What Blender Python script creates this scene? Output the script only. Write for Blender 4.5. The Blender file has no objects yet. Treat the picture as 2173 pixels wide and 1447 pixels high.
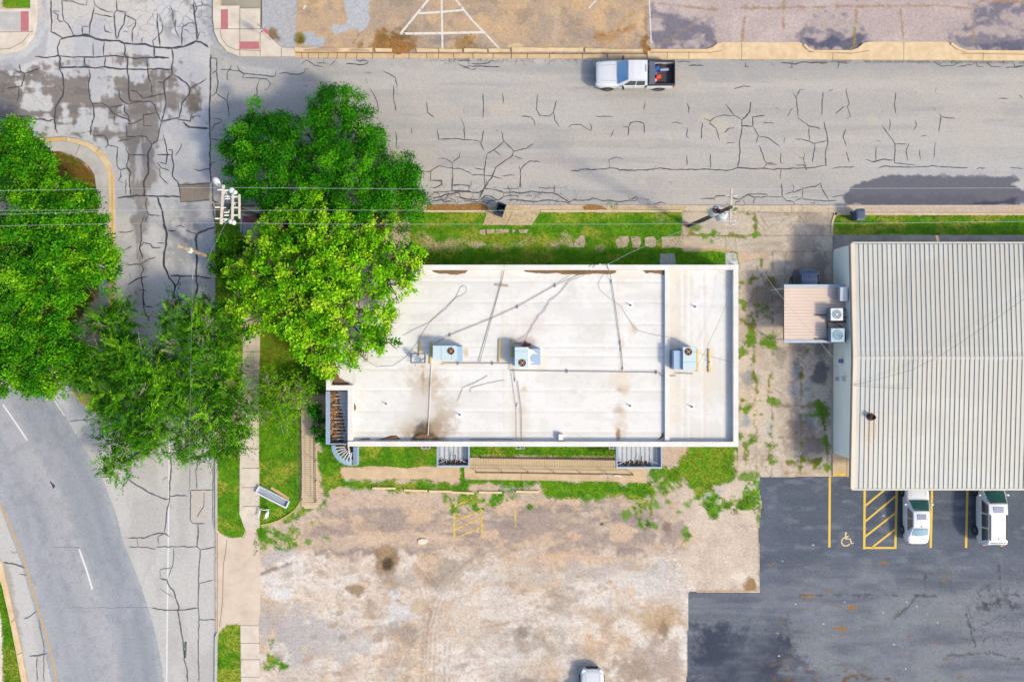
import bpy, bmesh, math, random
import numpy as np
from mathutils import Vector, Matrix

random.seed(7)
rng = np.random.default_rng(11)
SC = bpy.context.scene
COL = SC.collection

# ------------------------------------------------------------------ camera, sky, sun, exposure
S = 28.0            # photograph pixels per metre on the ground
H = 60.0            # height of the drone in metres
CX, CY = 1086.5, 723.5

cam_d = bpy.data.cameras.new("camera")
cam_d.sensor_width = 36.0
cam_d.lens = 36.0 * H / (2173.0 / S)
cam_d.clip_end = 2000.0
cam = bpy.data.objects.new("camera", cam_d)
cam.location = (0, 0, H)
cam.rotation_euler = (0, 0, 0)
COL.objects.link(cam)
SC.camera = cam

SUN_EL = math.radians(41.0)
SUN_DIR = (0.866, -0.5)      # towards the sun, on the ground (x right, y up in the picture)
world = bpy.data.worlds.new("World")
SC.world = world
world.use_nodes = True
wn = world.node_tree
bg = wn.nodes.get("Background") or wn.nodes.new("ShaderNodeBackground")
sky = wn.nodes.new("ShaderNodeTexSky")
sky.sky_type = 'NISHITA'
sky.sun_disc = False
sky.sun_elevation = SUN_EL
sky.sun_rotation = math.atan2(SUN_DIR[0], SUN_DIR[1])
sky.dust_density = 2.6
sky.air_density = 1.0
wn.links.new(sky.outputs[0], bg.inputs[0])
bg.inputs[1].default_value = 0.15
sun_d = bpy.data.lights.new("sun", 'SUN')
sun_d.energy = 1.9
sun_d.angle = math.radians(6.0)
sun_d.color = (1.0, 0.89, 0.64)
sun = bpy.data.objects.new("sun", sun_d)
COL.objects.link(sun)
sv = Vector((SUN_DIR[0] * math.cos(SUN_EL), SUN_DIR[1] * math.cos(SUN_EL), math.sin(SUN_EL)))
sun.rotation_euler = sv.to_track_quat('Z', 'Y').to_euler()
SC.view_settings.view_transform = 'Standard'
SC.view_settings.look = 'None'
SC.view_settings.gamma = 1.0
SC.view_settings.exposure = 0.87
SC.cycles.max_bounces = 8
SC.cycles.diffuse_bounces = 3
SC.cycles.transparent_max_bounces = 4
FK = 1.62           # display value of a sunlit white diffuse surface at that exposure


# ------------------------------------------------------------------ helpers
def g(px, py, z=0.0):
    k = (1 - z / H) / S
    return Vector(((px - CX) * k, (CY - py) * k, z))


def lin(c):
    return tuple((v / 255 / 12.92 if v <= 10.3 else ((v / 255 + 0.055) / 1.055) ** 2.4) for v in c)


def A(r, gg, b):
    """sunlit colour seen in the photograph -> base colour"""
    return np.array([min(0.86, v / FK) for v in lin((r, gg, b))])


def newmat(name):
    m = bpy.data.materials.new(name)
    m.use_nodes = True
    nt = m.node_tree
    b = nt.nodes["Principled BSDF"]
    return m, nt, b


def mat(name, col, rough=0.6, metal=0.0, var=0.12, scale=3.0, bump=0.0, bscale=40.0, coat=0.0, spec=0.5, tint=None):
    m, nt, b = newmat(name)
    tc = nt.nodes.new("ShaderNodeTexCoord")
    n1 = nt.nodes.new("ShaderNodeTexNoise")
    n1.inputs["Scale"].default_value = scale
    n1.inputs["Detail"].default_value = 6
    n1.inputs["Roughness"].default_value = 0.65
    nt.links.new(tc.outputs["Object"], n1.inputs["Vector"])
    ramp = nt.nodes.new("ShaderNodeValToRGB")
    c = np.array(col[:3], dtype=float)
    lo = np.clip(c * (1 - var), 0, 1)
    hi = np.clip(c * (1 + var), 0, 1)
    if tint is not None:
        lo = np.array(tint[:3])
    ramp.color_ramp.elements[0].position = 0.3
    ramp.color_ramp.elements[1].position = 0.7
    ramp.color_ramp.elements[0].color = (*lo, 1)
    ramp.color_ramp.elements[1].color = (*hi, 1)
    nt.links.new(n1.outputs[0], ramp.inputs[0])
    nt.links.new(ramp.outputs[0], b.inputs["Base Color"])
    b.inputs["Roughness"].default_value = rough
    b.inputs["Metallic"].default_value = metal
    b.inputs["Specular IOR Level"].default_value = spec
    if coat:
        b.inputs["Coat Weight"].default_value = coat
        b.inputs["Coat Roughness"].default_value = 0.05
    if bump:
        n2 = nt.nodes.new("ShaderNodeTexNoise")
        n2.inputs["Scale"].default_value = bscale
        n2.inputs["Detail"].default_value = 4
        nt.links.new(tc.outputs["Object"], n2.inputs["Vector"])
        bp = nt.nodes.new("ShaderNodeBump")
        bp.inputs["Strength"].default_value = bump
        bp.inputs["Distance"].default_value = 0.02
        nt.links.new(n2.outputs[0], bp.inputs["Height"])
        nt.links.new(bp.outputs[0], b.inputs["Normal"])
    return m


def painted(name, rough=0.92, grain=0.16, gscale=9.0, bump=0.25, spec=0.25, speck=0.0, sscale=30.0, craze=0.0, cscale=0.6):
    """weathered surface: worn-in colours come from the mesh attribute, grain from noise"""
    m, nt, b = newmat(name)
    at = nt.nodes.new("ShaderNodeAttribute")
    at.attribute_name = "Col"
    tc = nt.nodes.new("ShaderNodeTexCoord")
    n1 = nt.nodes.new("ShaderNodeTexNoise")
    n1.inputs["Scale"].default_value = gscale
    n1.inputs["Detail"].default_value = 8
    n1.inputs["Roughness"].default_value = 0.75
    nt.links.new(tc.outputs["Object"], n1.inputs["Vector"])
    mr = nt.nodes.new("ShaderNodeMapRange")
    mr.inputs[1].default_value = 0.25
    mr.inputs[2].default_value = 0.75
    mr.inputs[3].default_value = 1 - grain
    mr.inputs[4].default_value = 1 + grain
    nt.links.new(n1.outputs[0], mr.inputs[0])
    fac = mr.outputs[0]

    def mul(a_, b_):
        q = nt.nodes.new("ShaderNodeMath")
        q.operation = 'MULTIPLY'
        nt.links.new(a_, q.inputs[0])
        nt.links.new(b_, q.inputs[1])
        return q.outputs[0]
    if speck:      # loose stones and pits
        v = nt.nodes.new("ShaderNodeTexVoronoi")
        v.inputs["Scale"].default_value = sscale
        nt.links.new(tc.outputs["Object"], v.inputs["Vector"])
        m2 = nt.nodes.new("ShaderNodeMapRange")
        m2.inputs[3].default_value = 1 - speck
        m2.inputs[4].default_value = 1 + speck
        sp = nt.nodes.new("ShaderNodeSeparateColor")
        nt.links.new(v.outputs["Color"], sp.inputs[0])
        nt.links.new(sp.outputs[0], m2.inputs[0])
        fac = mul(fac, m2.outputs[0])
    if craze:      # hairline cracking, only here and there
        nz = nt.nodes.new("ShaderNodeTexNoise")
        nz.inputs["Scale"].default_value = 2.2
        nz.inputs["Detail"].default_value = 5
        nt.links.new(tc.outputs["Object"], nz.inputs["Vector"])
        wv = nt.nodes.new("ShaderNodeVectorMath")
        wv.operation = 'MULTIPLY_ADD'
        wv.inputs[1].default_value = (.55, .55, 0)
        nt.links.new(nz.outputs["Color"], wv.inputs[0])
        nt.links.new(tc.outputs["Object"], wv.inputs[2])
        ve = nt.nodes.new("ShaderNodeTexVoronoi")
        ve.feature = 'DISTANCE_TO_EDGE'
        ve.inputs["Scale"].default_value = cscale
        nt.links.new(wv.outputs[0], ve.inputs["Vector"])
        m3 = nt.nodes.new("ShaderNodeMapRange")
        m3.inputs[1].default_value = .006 * max(1, cscale)
        m3.inputs[2].default_value = .022 * max(1, cscale)
        m3.inputs[3].default_value = 1 - craze
        m3.inputs[4].default_value = 1
        nt.links.new(ve.outputs["Distance"], m3.inputs[0])
        lp = nt.nodes.new("ShaderNodeMix")
        lp.inputs[2].default_value = 1.0
        nt.links.new(at.outputs["Alpha"], lp.inputs[0])
        nt.links.new(m3.outputs[0], lp.inputs[3])
        fac = mul(fac, lp.outputs[0])
    mx = nt.nodes.new("ShaderNodeVectorMath")
    mx.operation = 'SCALE'
    nt.links.new(at.outputs["Color"], mx.inputs[0])
    nt.links.new(fac, mx.inputs["Scale"])
    nt.links.new(mx.outputs[0], b.inputs["Base Color"])
    b.inputs["Roughness"].default_value = rough
    b.inputs["Specular IOR Level"].default_value = spec
    if bump:
        bp = nt.nodes.new("ShaderNodeBump")
        bp.inputs["Strength"].default_value = bump
        bp.inputs["Distance"].default_value = 0.03
        nt.links.new(n1.outputs[0], bp.inputs["Height"])
        nt.links.new(bp.outputs[0], b.inputs["Normal"])
    return m


def leafmat(name, trans=0.45):
    m = bpy.data.materials.new(name)
    m.use_nodes = True
    nt = m.node_tree
    nt.nodes.clear()
    out = nt.nodes.new("ShaderNodeOutputMaterial")
    at = nt.nodes.new("ShaderNodeAttribute")
    at.attribute_name = "Col"
    d = nt.nodes.new("ShaderNodeBsdfPrincipled")
    d.inputs["Roughness"].default_value = 0.6
    d.inputs["Specular IOR Level"].default_value = 0.12
    t = nt.nodes.new("ShaderNodeBsdfTranslucent")
    mx = nt.nodes.new("ShaderNodeMixShader")
    mx.inputs[0].default_value = trans
    nt.links.new(at.outputs["Color"], d.inputs["Base Color"])
    nt.links.new(at.outputs["Color"], t.inputs[0])
    nt.links.new(d.outputs[0], mx.inputs[1])
    nt.links.new(t.outputs[0], mx.inputs[2])
    nt.links.new(mx.outputs[0], out.inputs[0])
    return m


def tag(o, label=None, cat=None, group=None, kind=None):
    if label: o["label"] = label
    if cat: o["category"] = cat
    if group: o["group"] = group
    if kind: o["kind"] = kind
    return o


def thing(name, label, cat, loc=(0, 0, 0), rotz=0.0, group=None):
    o = bpy.data.objects.new(name, None)
    o.empty_display_size = 0.3
    o.location = loc
    o.rotation_euler = (0, 0, rotz)
    COL.objects.link(o)
    return tag(o, label, cat, group)


def children(o):
    return [c for c in bpy.data.objects if c.parent == o]


def copy_tree(o, parent=None):
    c = o.copy()
    COL.objects.link(c)
    if parent is not None:
        c.parent = parent
    for ch in children(o):
        copy_tree(ch, c)
    return c


class MB:
    """collects shapes, links them as ONE mesh object"""
    def __init__(s):
        s.v, s.f, s.m, s.k = [], [], [], 0

    def add(s, vs, fs, mi=None):
        o = len(s.v)
        s.v += [tuple(p) for p in vs]
        s.f += [tuple(i + o for i in f) for f in fs]
        s.m += [s.k if mi is None else mi] * len(fs)
        return s

    def box(s, c, d, rz=0.0, mi=None, taper=1.0, M=None):
        hx, hy, hz = d[0] / 2, d[1] / 2, d[2] / 2
        vs = []
        for z, t in ((-hz, 1.0), (hz, taper)):
            for x, y in ((-hx, -hy), (hx, -hy), (hx, hy), (-hx, hy)):
                vs.append(Vector((x * t, y * t, z)))
        R = M if M is not None else Matrix.Rotation(rz, 3, 'Z')
        vs = [R @ p + Vector(c) for p in vs]
        return s.add(vs, [(3, 2, 1, 0), (4, 5, 6, 7), (0, 1, 5, 4), (1, 2, 6, 5), (2, 3, 7, 6), (3, 0, 4, 7)], mi)

    def bar(s, a, b, w, h, mi=None):
        a, b = Vector(a), Vector(b)
        d = b - a
        M = d.to_track_quat('X', 'Z').to_matrix()
        return s.box((a + b) / 2, (d.length, w, h), M=M, mi=mi)

    def prism(s, pts, z0, z1, mi=None):
        n = len(pts)
        a = sum(pts[i][0] * pts[(i + 1) % n][1] - pts[(i + 1) % n][0] * pts[i][1] for i in range(n))
        if a < 0: pts = pts[::-1]
        vs = [(p[0], p[1], z0) for p in pts] + [(p[0], p[1], z1) for p in pts]
        fs = [tuple(range(n - 1, -1, -1)), tuple(range(n, 2 * n))]
        fs += [(i, (i + 1) % n, n + (i + 1) % n, n + i) for i in range(n)]
        return s.add(vs, fs, mi)

    def tube(s, pts, r, n=8, mi=None, cap=True):
        pts = [Vector(p) for p in pts]
        rs = r if isinstance(r, (list, tuple)) else [r] * len(pts)
        vs, fs = [], []
        prev = None
        for i, p in enumerate(pts):
            d = (pts[min(i + 1, len(pts) - 1)] - pts[max(i - 1, 0)])
            if d.length < 1e-9: d = Vector((0, 0, 1))
            d.normalize()
            if prev is None:
                u = d.orthogonal().normalized()
            else:
                u = (prev - d * prev.dot(d))
                u = u.normalized() if u.length > 1e-6 else d.orthogonal().normalized()
            prev = u
            w = d.cross(u)
            for k in range(n):
                t = 2 * math.pi * k / n
                vs.append(p + (u * math.cos(t) + w * math.sin(t)) * rs[i])
        for i in range(len(pts) - 1):
            for k in range(n):
                k2 = (k + 1) % n
                fs.append((i * n + k, i * n + k2, (i + 1) * n + k2, (i + 1) * n + k))
        if cap:
            fs.append(tuple(range(n - 1, -1, -1)))
            fs.append(tuple(range((len(pts) - 1) * n, len(pts) * n)))
        return s.add(vs, fs, mi)

    def lathe(s, c, prof, n=20, mi=None, M=None):
        """prof: list of (radius, height)"""
        vs, fs = [], []
        for r, z in prof:
            for k in range(n):
                t = 2 * math.pi * k / n
                p = Vector((r * math.cos(t), r * math.sin(t), z))
                vs.append((M @ p if M is not None else p) + Vector(c))
        m = len(prof)
        for i in range(m - 1):
            for k in range(n):
                k2 = (k + 1) % n
                fs.append((i * n + k, i * n + k2, (i + 1) * n + k2, (i + 1) * n + k))
        fs.append(tuple(range(n - 1, -1, -1)))
        fs.append(tuple(range((m - 1) * n, m * n)))
        return s.add(vs, fs, mi)

    def ribbon(s, pts, w, mi=None):
        """flat strip along 3-D points; w: width or list of widths"""
        pts = [Vector(p) for p in pts]
        ws = w if isinstance(w, (list, tuple)) else [w] * len(pts)
        vs = []
        for i, p in enumerate(pts):
            d = pts[min(i + 1, len(pts) - 1)] - pts[max(i - 1, 0)]
            q = Vector((-d.y, d.x, 0))
            q = q.normalized() if q.length > 1e-9 else Vector((0, 1, 0))
            vs += [p - q * ws[i] / 2, p + q * ws[i] / 2]
        fs = [(2 * i, 2 * i + 2, 2 * i + 3, 2 * i + 1) for i in range(len(pts) - 1)]
        return s.add(vs, fs, mi)

    def loft(s, rings, mi=None, cap=True, closed=True):
        n = len(rings[0])
        vs = [p for r in rings for p in r]
        fs = []
        for i in range(len(rings) - 1):
            for k in range(n if closed else n - 1):
                k2 = (k + 1) % n
                fs.append((i * n + k, i * n + k2, (i + 1) * n + k2, (i + 1) * n + k))
        if cap:
            fs.append(tuple(range(n - 1, -1, -1)))
            fs.append(tuple(range((len(rings) - 1) * n, len(rings) * n)))
        return s.add(vs, fs, mi)

    def build(s, name, mats, parent=None, smooth=False, bevel=0.0):
        me = bpy.data.meshes.new(name)
        me.from_pydata(s.v, [], s.f)
        if not isinstance(mats, (list, tuple)): mats = [mats]
        for m in mats: me.materials.append(m)
        if len(mats) > 1:
            me.polygons.foreach_set("material_index", np.array(s.m, dtype=np.int32))
        bm = bmesh.new()
        bm.from_mesh(me)
        if len(s.f) < 20000:
            bmesh.ops.recalc_face_normals(bm, faces=bm.faces)
        bm.to_mesh(me)
        bm.free()
        if smooth:
            me.polygons.foreach_set("use_smooth", np.ones(len(me.polygons), dtype=bool))
        me.update()
        o = bpy.data.objects.new(name, me)
        COL.objects.link(o)
        if parent is not None: o.parent = parent
        if bevel:
            md = o.modifiers.new("bevel", 'BEVEL')
            md.width = bevel
            md.segments = 2
            md.limit_method = 'ANGLE'
            md.angle_limit = math.radians(35)
        return o


# ------------------------------------------------------------------ numpy noise and masks
def _hash(ix, iy, seed):
    h = (ix.astype(np.int64) * 374761393 + iy.astype(np.int64) * 668265263 + seed * 974711) & 0xFFFFFFFF
    h = ((h ^ (h >> 13)) * 1274126177) & 0xFFFFFFFF
    h = h ^ (h >> 16)
    return (h & 0xFFFF) / 65535.0


def vnoise(x, y, seed):
    ix, iy = np.floor(x), np.floor(y)
    fx, fy = x - ix, y - iy
    fx = fx * fx * (3 - 2 * fx)
    fy = fy * fy * (3 - 2 * fy)
    a, b = _hash(ix, iy, seed), _hash(ix + 1, iy, seed)
    c, d = _hash(ix, iy + 1, seed), _hash(ix + 1, iy + 1, seed)
    return (a + (b - a) * fx) * (1 - fy) + (c + (d - c) * fx) * fy


def N(x, y, sx, sy=None, octv=4, seed=1):
    """fractal noise 0..1; sx, sy feature size in pixels"""
    sy = sy or sx
    r, amp, tot = 0.0, 1.0, 0.0
    for o in range(octv):
        r = r + amp * vnoise(x / sx * 2 ** o + 17.3 * o, y / sy * 2 ** o + 9.1 * o, seed + o)
        tot += amp
        amp *= 0.55
    r = r / tot
    return np.clip((r - 0.5) * 1.7 + 0.5, 0, 1)


def sm(a, b, v):
    t = np.clip((v - a) / (b - a), 0, 1)
    return t * t * (3 - 2 * t)


def sdf(x, y, pts):
    d = np.full(x.shape, 1e18)
    inside = np.zeros(x.shape, dtype=bool)
    n = len(pts)
    for i in range(n):
        ax, ay = pts[i]
        bx, by = pts[(i + 1) % n]
        ex, ey = bx - ax, by - ay
        wx, wy = x - ax, y - ay
        t = np.clip((wx * ex + wy * ey) / (ex * ex + ey * ey + 1e-9), 0, 1)
        d = np.minimum(d, (wx - ex * t) ** 2 + (wy - ey * t) ** 2)
        c = ((ay <= y) & (by > y)) | ((by <= y) & (ay > y))
        with np.errstate(divide='ignore', invalid='ignore'):
            xi = ax + (y - ay) * ex / (ey if ey != 0 else 1e-9)
        inside ^= c & (x < xi)
    d = np.sqrt(d)
    return np.where(inside, -d, d)


def ldist(x, y, pts):
    d = np.full(x.shape, 1e18)
    for i in range(len(pts) - 1):
        ax, ay = pts[i]
        bx, by = pts[i + 1]
        ex, ey = bx - ax, by - ay
        wx, wy = x - ax, y - ay
        t = np.clip((wx * ex + wy * ey) / (ex * ex + ey * ey + 1e-9), 0, 1)
        d = np.minimum(d, (wx - ex * t) ** 2 + (wy - ey * t) ** 2)
    return np.sqrt(d)


class Paint:
    """albedo of a worn surface, laid down in patches, stains and streaks"""
    def __init__(s, x, y, base):
        s.x, s.y = x, y
        s.c = np.tile(np.array(base, dtype=float), (len(x), 1))
        s.cz = np.zeros(len(x))          # how far hairline cracking shows
        s.wn = N(x, y, 26, None, 4, 91)      # shared edge wobble
        s.wf = N(x, y, 8, None, 3, 57)

    def _sub(s, pts, pad):
        xs = [p[0] for p in pts]
        ys = [p[1] for p in pts]
        return np.nonzero((s.x > min(xs) - pad) & (s.x < max(xs) + pad) & (s.y > min(ys) - pad) & (s.y < max(ys) + pad))[0]

    def mix(s, rgb, m, idx=None):
        rgb = np.array(rgb)
        if idx is None:
            s.c = s.c + (rgb - s.c) * m[:, None]
        else:
            s.c[idx] += (rgb - s.c[idx]) * m[:, None]

    def poly(s, pts, rgb, a=1.0, soft=1.5, warp=0.0, tex=None):
        i = s._sub(pts, soft + warp + 4)
        if not len(i): return
        d = sdf(s.x[i], s.y[i], pts) + warp * ((s.wn[i] - 0.5) * 1.6 + (s.wf[i] - 0.5) * 0.6)
        m = sm(soft, -soft, d) * a
        if tex is not None: m = m * tex[i]
        s.mix(rgb, m, i)

    def line(s, pts, w, rgb, a=1.0, soft=1.0, warp=0.0, brk=0.0):
        i = s._sub(pts, w + soft + warp + 4)
        if not len(i): return
        d = ldist(s.x[i], s.y[i], pts) - w / 2 + warp * ((s.wn[i] - 0.5) + (s.wf[i] - 0.5))
        m = sm(soft, -soft, d) * a
        if brk: m = m * sm(brk - 0.15, brk + 0.15, s.wf[i] * 0.5 + s.wn[i] * 0.5)
        s.mix(rgb, m, i)

    def blob(s, cx, cy, rx, ry, rgb, a=1.0, soft=0.5, warp=0.5, ang=0.0):
        i = np.nonzero((abs(s.x - cx) < 2.2 * max(rx, ry)) & (abs(s.y - cy) < 2.2 * max(rx, ry)))[0]
        if not len(i): return
        dx, dy = s.x[i] - cx, s.y[i] - cy
        ca, sa = math.cos(ang), math.sin(ang)
        u, v = (dx * ca + dy * sa) / rx, (-dx * sa + dy * ca) / ry
        r = np.sqrt(u * u + v * v) + warp * ((s.wn[i] - 0.5) * 1.4 + (s.wf[i] - 0.5) * 0.6)
        s.mix(rgb, sm(1 + soft, 1 - soft, r) * a, i)

    def noise(s, rgb, lo, hi, sx, sy=None, a=1.0, seed=1, octv=5, mask=None):
        m = sm(lo, hi, N(s.x, s.y, sx, sy, octv, seed)) * a
        if mask is not None: m = m * mask
        s.mix(rgb, m)

    def polymask(s, pts, soft=2.0, warp=0.0):
        m = np.zeros(len(s.x))
        i = s._sub(pts, soft + warp + 4)
        if len(i):
            d = sdf(s.x[i], s.y[i], pts) + warp * ((s.wn[i] - 0.5) * 1.6 + (s.wf[i] - 0.5) * 0.6)
            m[i] = sm(soft, -soft, d)
        return m


def raw_mesh(name, co, faces_idx, nv, colors, material, smooth=True, extra=None):
    """fast mesh from arrays; every face has nv corners"""
    me = bpy.data.meshes.new(name)
    nf = len(faces_idx)
    me.vertices.add(len(co))
    me.vertices.foreach_set("co", np.asarray(co, dtype=np.float32).ravel())
    me.loops.add(nf * nv)
    me.loops.foreach_set("vertex_index", np.asarray(faces_idx, dtype=np.int32).ravel())
    me.polygons.add(nf)
    me.polygons.foreach_set("loop_start", np.arange(0, nf * nv, nv, dtype=np.int32))
    me.materials.append(material)
    me.update(calc_edges=True)
    if smooth:
        me.polygons.foreach_set("use_smooth", np.ones(nf, dtype=bool))
    if colors is not None:
        at = me.attributes.new("Col", 'FLOAT_COLOR', 'POINT')
        c4 = np.ones((len(co), 4), dtype=np.float32)
        c4[:, :colors.shape[1]] = colors
        at.data.foreach_set("color", c4.ravel())
    me.validate()
    return me


def sheet(name, box, paint, material, z=0.0, poly=None, res=2.6, zfun=None, parent=None, base=(0.3, 0.3, 0.3), keep=None):
    x0, y0, x1, y1 = box
    nx, ny = int(math.ceil((x1 - x0) / res)) + 1, int(math.ceil((y1 - y0) / res)) + 1
    gx, gy = np.meshgrid(np.linspace(x0, x1, nx), np.linspace(y0, y1, ny))
    x, y = gx.ravel(), gy.ravel()
    idx = np.arange(nx * ny).reshape(ny, nx)
    q = np.stack([idx[:-1, :-1], idx[1:, :-1], idx[1:, 1:], idx[:-1, 1:]], axis=-1).reshape(-1, 4)
    if poly is not None or keep is not None:
        cxm = x[q].mean(axis=1)
        cym = y[q].mean(axis=1)
        k = np.ones(len(q), dtype=bool)
        if poly is not None: k &= sdf(cxm, cym, poly) < 0
        if keep is not None: k &= keep(cxm, cym)
        q = q[k]
        used, inv = np.unique(q, return_inverse=True)
        x, y = x[used], y[used]
        q = inv.reshape(-1, 4)
    P = Paint(x, y, base)
    paint(P)
    zz = np.full(len(x), z) if zfun is None else zfun(x, y)
    kk = (1 - zz / H) / S
    co = np.stack([(x - CX) * kk, (CY - y) * kk, zz], axis=1)
    me = raw_mesh(name, co, q, 4, np.concatenate([np.clip(P.c, 0.003, 0.86), np.clip(P.cz, 0, 1)[:, None]], axis=1), material)
    o = bpy.data.objects.new(name, me)
    COL.objects.link(o)
    if parent is not None: o.parent = parent
    return o


def G2(pts, z=0.0):
    return [tuple(g(p[0], p[1], z)[:2]) for p in pts]


def arc(cx, cy, r, a0, a1, n=10):
    return [(cx + r * math.cos(math.radians(a0 + (a1 - a0) * i / n)), cy + r * math.sin(math.radians(a0 + (a1 - a0) * i / n))) for i in range(n + 1)]
# ------------------------------------------------------------------ GROUND SURFACES
M_ground = painted("soil and turf", grain=0.24, gscale=6.0, bump=0.6, speck=.10, sscale=11.0)
M_street = painted("worn street concrete", grain=0.13, gscale=5.0, bump=0.3, speck=.05, sscale=12, craze=.55, cscale=1.0)
M_asph = painted("aged asphalt", grain=0.12, gscale=9.0, bump=0.35, speck=.09, sscale=14, craze=.6, cscale=1.1)
M_dark = painted("sealed asphalt", grain=0.18, gscale=8.0, bump=0.3, speck=.12, sscale=14, craze=.45, cscale=1.2)
M_tar = mat("crack sealant", A(74, 75, 82), rough=0.55, var=0.25, scale=4)
M_tarthin = mat("crack line", A(105, 106, 112), rough=0.9, var=0.3, scale=5)

# ---- base terrain far beyond the frame
mb = MB()
mb.add([(-400, -400, -0.08), (400, -400, -0.08), (400, 400, -0.08), (-400, 400, -0.08)], [(0, 1, 2, 3)])
tag(mb.build("ground", mat("far ground", A(176, 168, 150), rough=0.95, var=0.25, scale=0.08)), kind="structure")

# ---- grass areas, used for both the turf colour and the blades
GRASS = [
    # polygon, edge softness, wobble, kind (0 fresh, 1 dry/brown, 2 sparse weeds)
    ([(870, 450), (1445, 450), (1447, 500), (1450, 545), (870, 575)], 3, 4, 0),
    ([(900, 538), (1565, 534), (1565, 580), (860, 580)], 3, 5, 0),
    ([(1767, 457), (2240, 457), (2240, 499), (1767, 499)], 2, 2, 0),
    ([(552, 700), (700, 700), (700, 835), (640, 840), (640, 1060), (622, 1085), (590, 1105), (552, 1114)], 3, 4, 0),
    ([(676, 960), (722, 960), (722, 1000), (730, 1020), (975, 1022), (985, 1014), (1290, 1022), (1380, 1025), (1388, 1048), (1340, 1060), (1290, 1050), (1240, 1060), (1180, 1058), (1150, 1052), (1145, 1030), (1000, 1026), (985, 1050), (860, 1042), (790, 1036), (715, 1036), (690, 1050), (676, 1020)], 4, 10, 0),
    ([(676, 925), (930, 925), (930, 990), (830, 994), (722, 992), (690, 970)], 3, 4, 0),
    ([(975, 990), (986, 990), (986, 1020), (975, 1020)], 2, 3, 0),
    ([(930, 925), (1310, 925), (1310, 968), (1000, 968), (995, 985), (930, 985)], 3, 4, 0),
    ([(1470, 925), (1567, 925), (1565, 990), (1540, 1025), (1480, 1040), (1430, 1020), (1400, 1000), (1440, 990)], 6, 16, 1),
    ([(1375, 985), (1430, 1000), (1450, 1030), (1410, 1050), (1400, 1030), (1380, 1020)], 6, 10, 2),
    ([(1340, 1072), (1385, 1058), (1382, 1080), (1372, 1122), (1356, 1116)], 3, 6, 2),
    ([(935, 1055), (1000, 1038), (1060, 1040), (1090, 1050), (1040, 1075), (980, 1088), (930, 1075)], 4, 14, 2),
    ([(552, 1118), (600, 1118), (640, 1120), (630, 1160), (590, 1155), (552, 1165)], 5, 14, 2),
    ([(625, 1085), (660, 1065), (670, 1080), (640, 1100), (600, 1112)], 4, 8, 2),
    ([(672, 1080), (690, 1060), (685, 1085), (668, 1100)], 3, 6, 2),
    ([(455, 470), (512, 440), (515, 700), (515, 832), (500, 840), (462, 840), (460, 600)], 2, 2, 1),
    ([(460, 940), (512, 940), (508, 1085), (522, 1120), (518, 1138), (500, 1142), (475, 1136), (461, 1122)], 2, 3, 0),
    ([(458, 1380), (462, 1345), (480, 1326), (505, 1323), (511, 1330), (513, 1500), (458, 1500)], 2, 2, 0),
    ([(552, 830), (560, 830), (556, 1130), (540, 1180), (542, 1120), (548, 1000)], 2, 3, 0),
    ([(-10, 1215), (4, 1222), (20, 1290), (38, 1370), (52, 1500), (10, 1500), (5, 1320), (-2, 1290)], 2, 2, 0),
    ([(0, 1218), (6, 1230), (24, 1300), (50, 1447), (52, 1500), (8, 1500), (6, 1330), (0, 1290)], 2, 2, 0),
    ([(4, -40), (66, -40), (66, 18), (4, 18)], 2, 3, 1),
    ([(98, 318), (140, 325), (175, 340), (200, 370), (212, 420), (210, 620), (150, 700), (60, 700), (60, 400)], 4, 4, 3),
    ([(565, 1350), (585, 1355), (575, 1385), (612, 1412), (600, 1420), (560, 1425), (556, 1400), (572, 1375)], 3, 8, 2),
    ([(1735, 862), (1760, 850), (1762, 880), (1752, 905), (1733, 900)], 3, 6, 0),
    ([(1480, 1040), (1530, 1048), (1560, 1050), (1600, 1045), (1612, 1060), (1600, 1075), (1560, 1085), (1520, 1078), (1490, 1070)], 3, 40, 2),
]
GR = {0: ((108, 162, 16), (84, 142, 12), (172, 176, 62)), 1: ((108, 164, 20), (134, 162, 36), (88, 148, 16)),
      2: ((110, 160, 24), (85, 145, 15), (160, 170, 60)), 3: ((125, 108, 36), (95, 105, 24), (140, 95, 45))}


def grass_mask(P):
    ms = []
    for pts, soft, warp, kd in GRASS:
        ms.append((P.polymask(pts, soft, warp), kd))
    return ms


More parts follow.
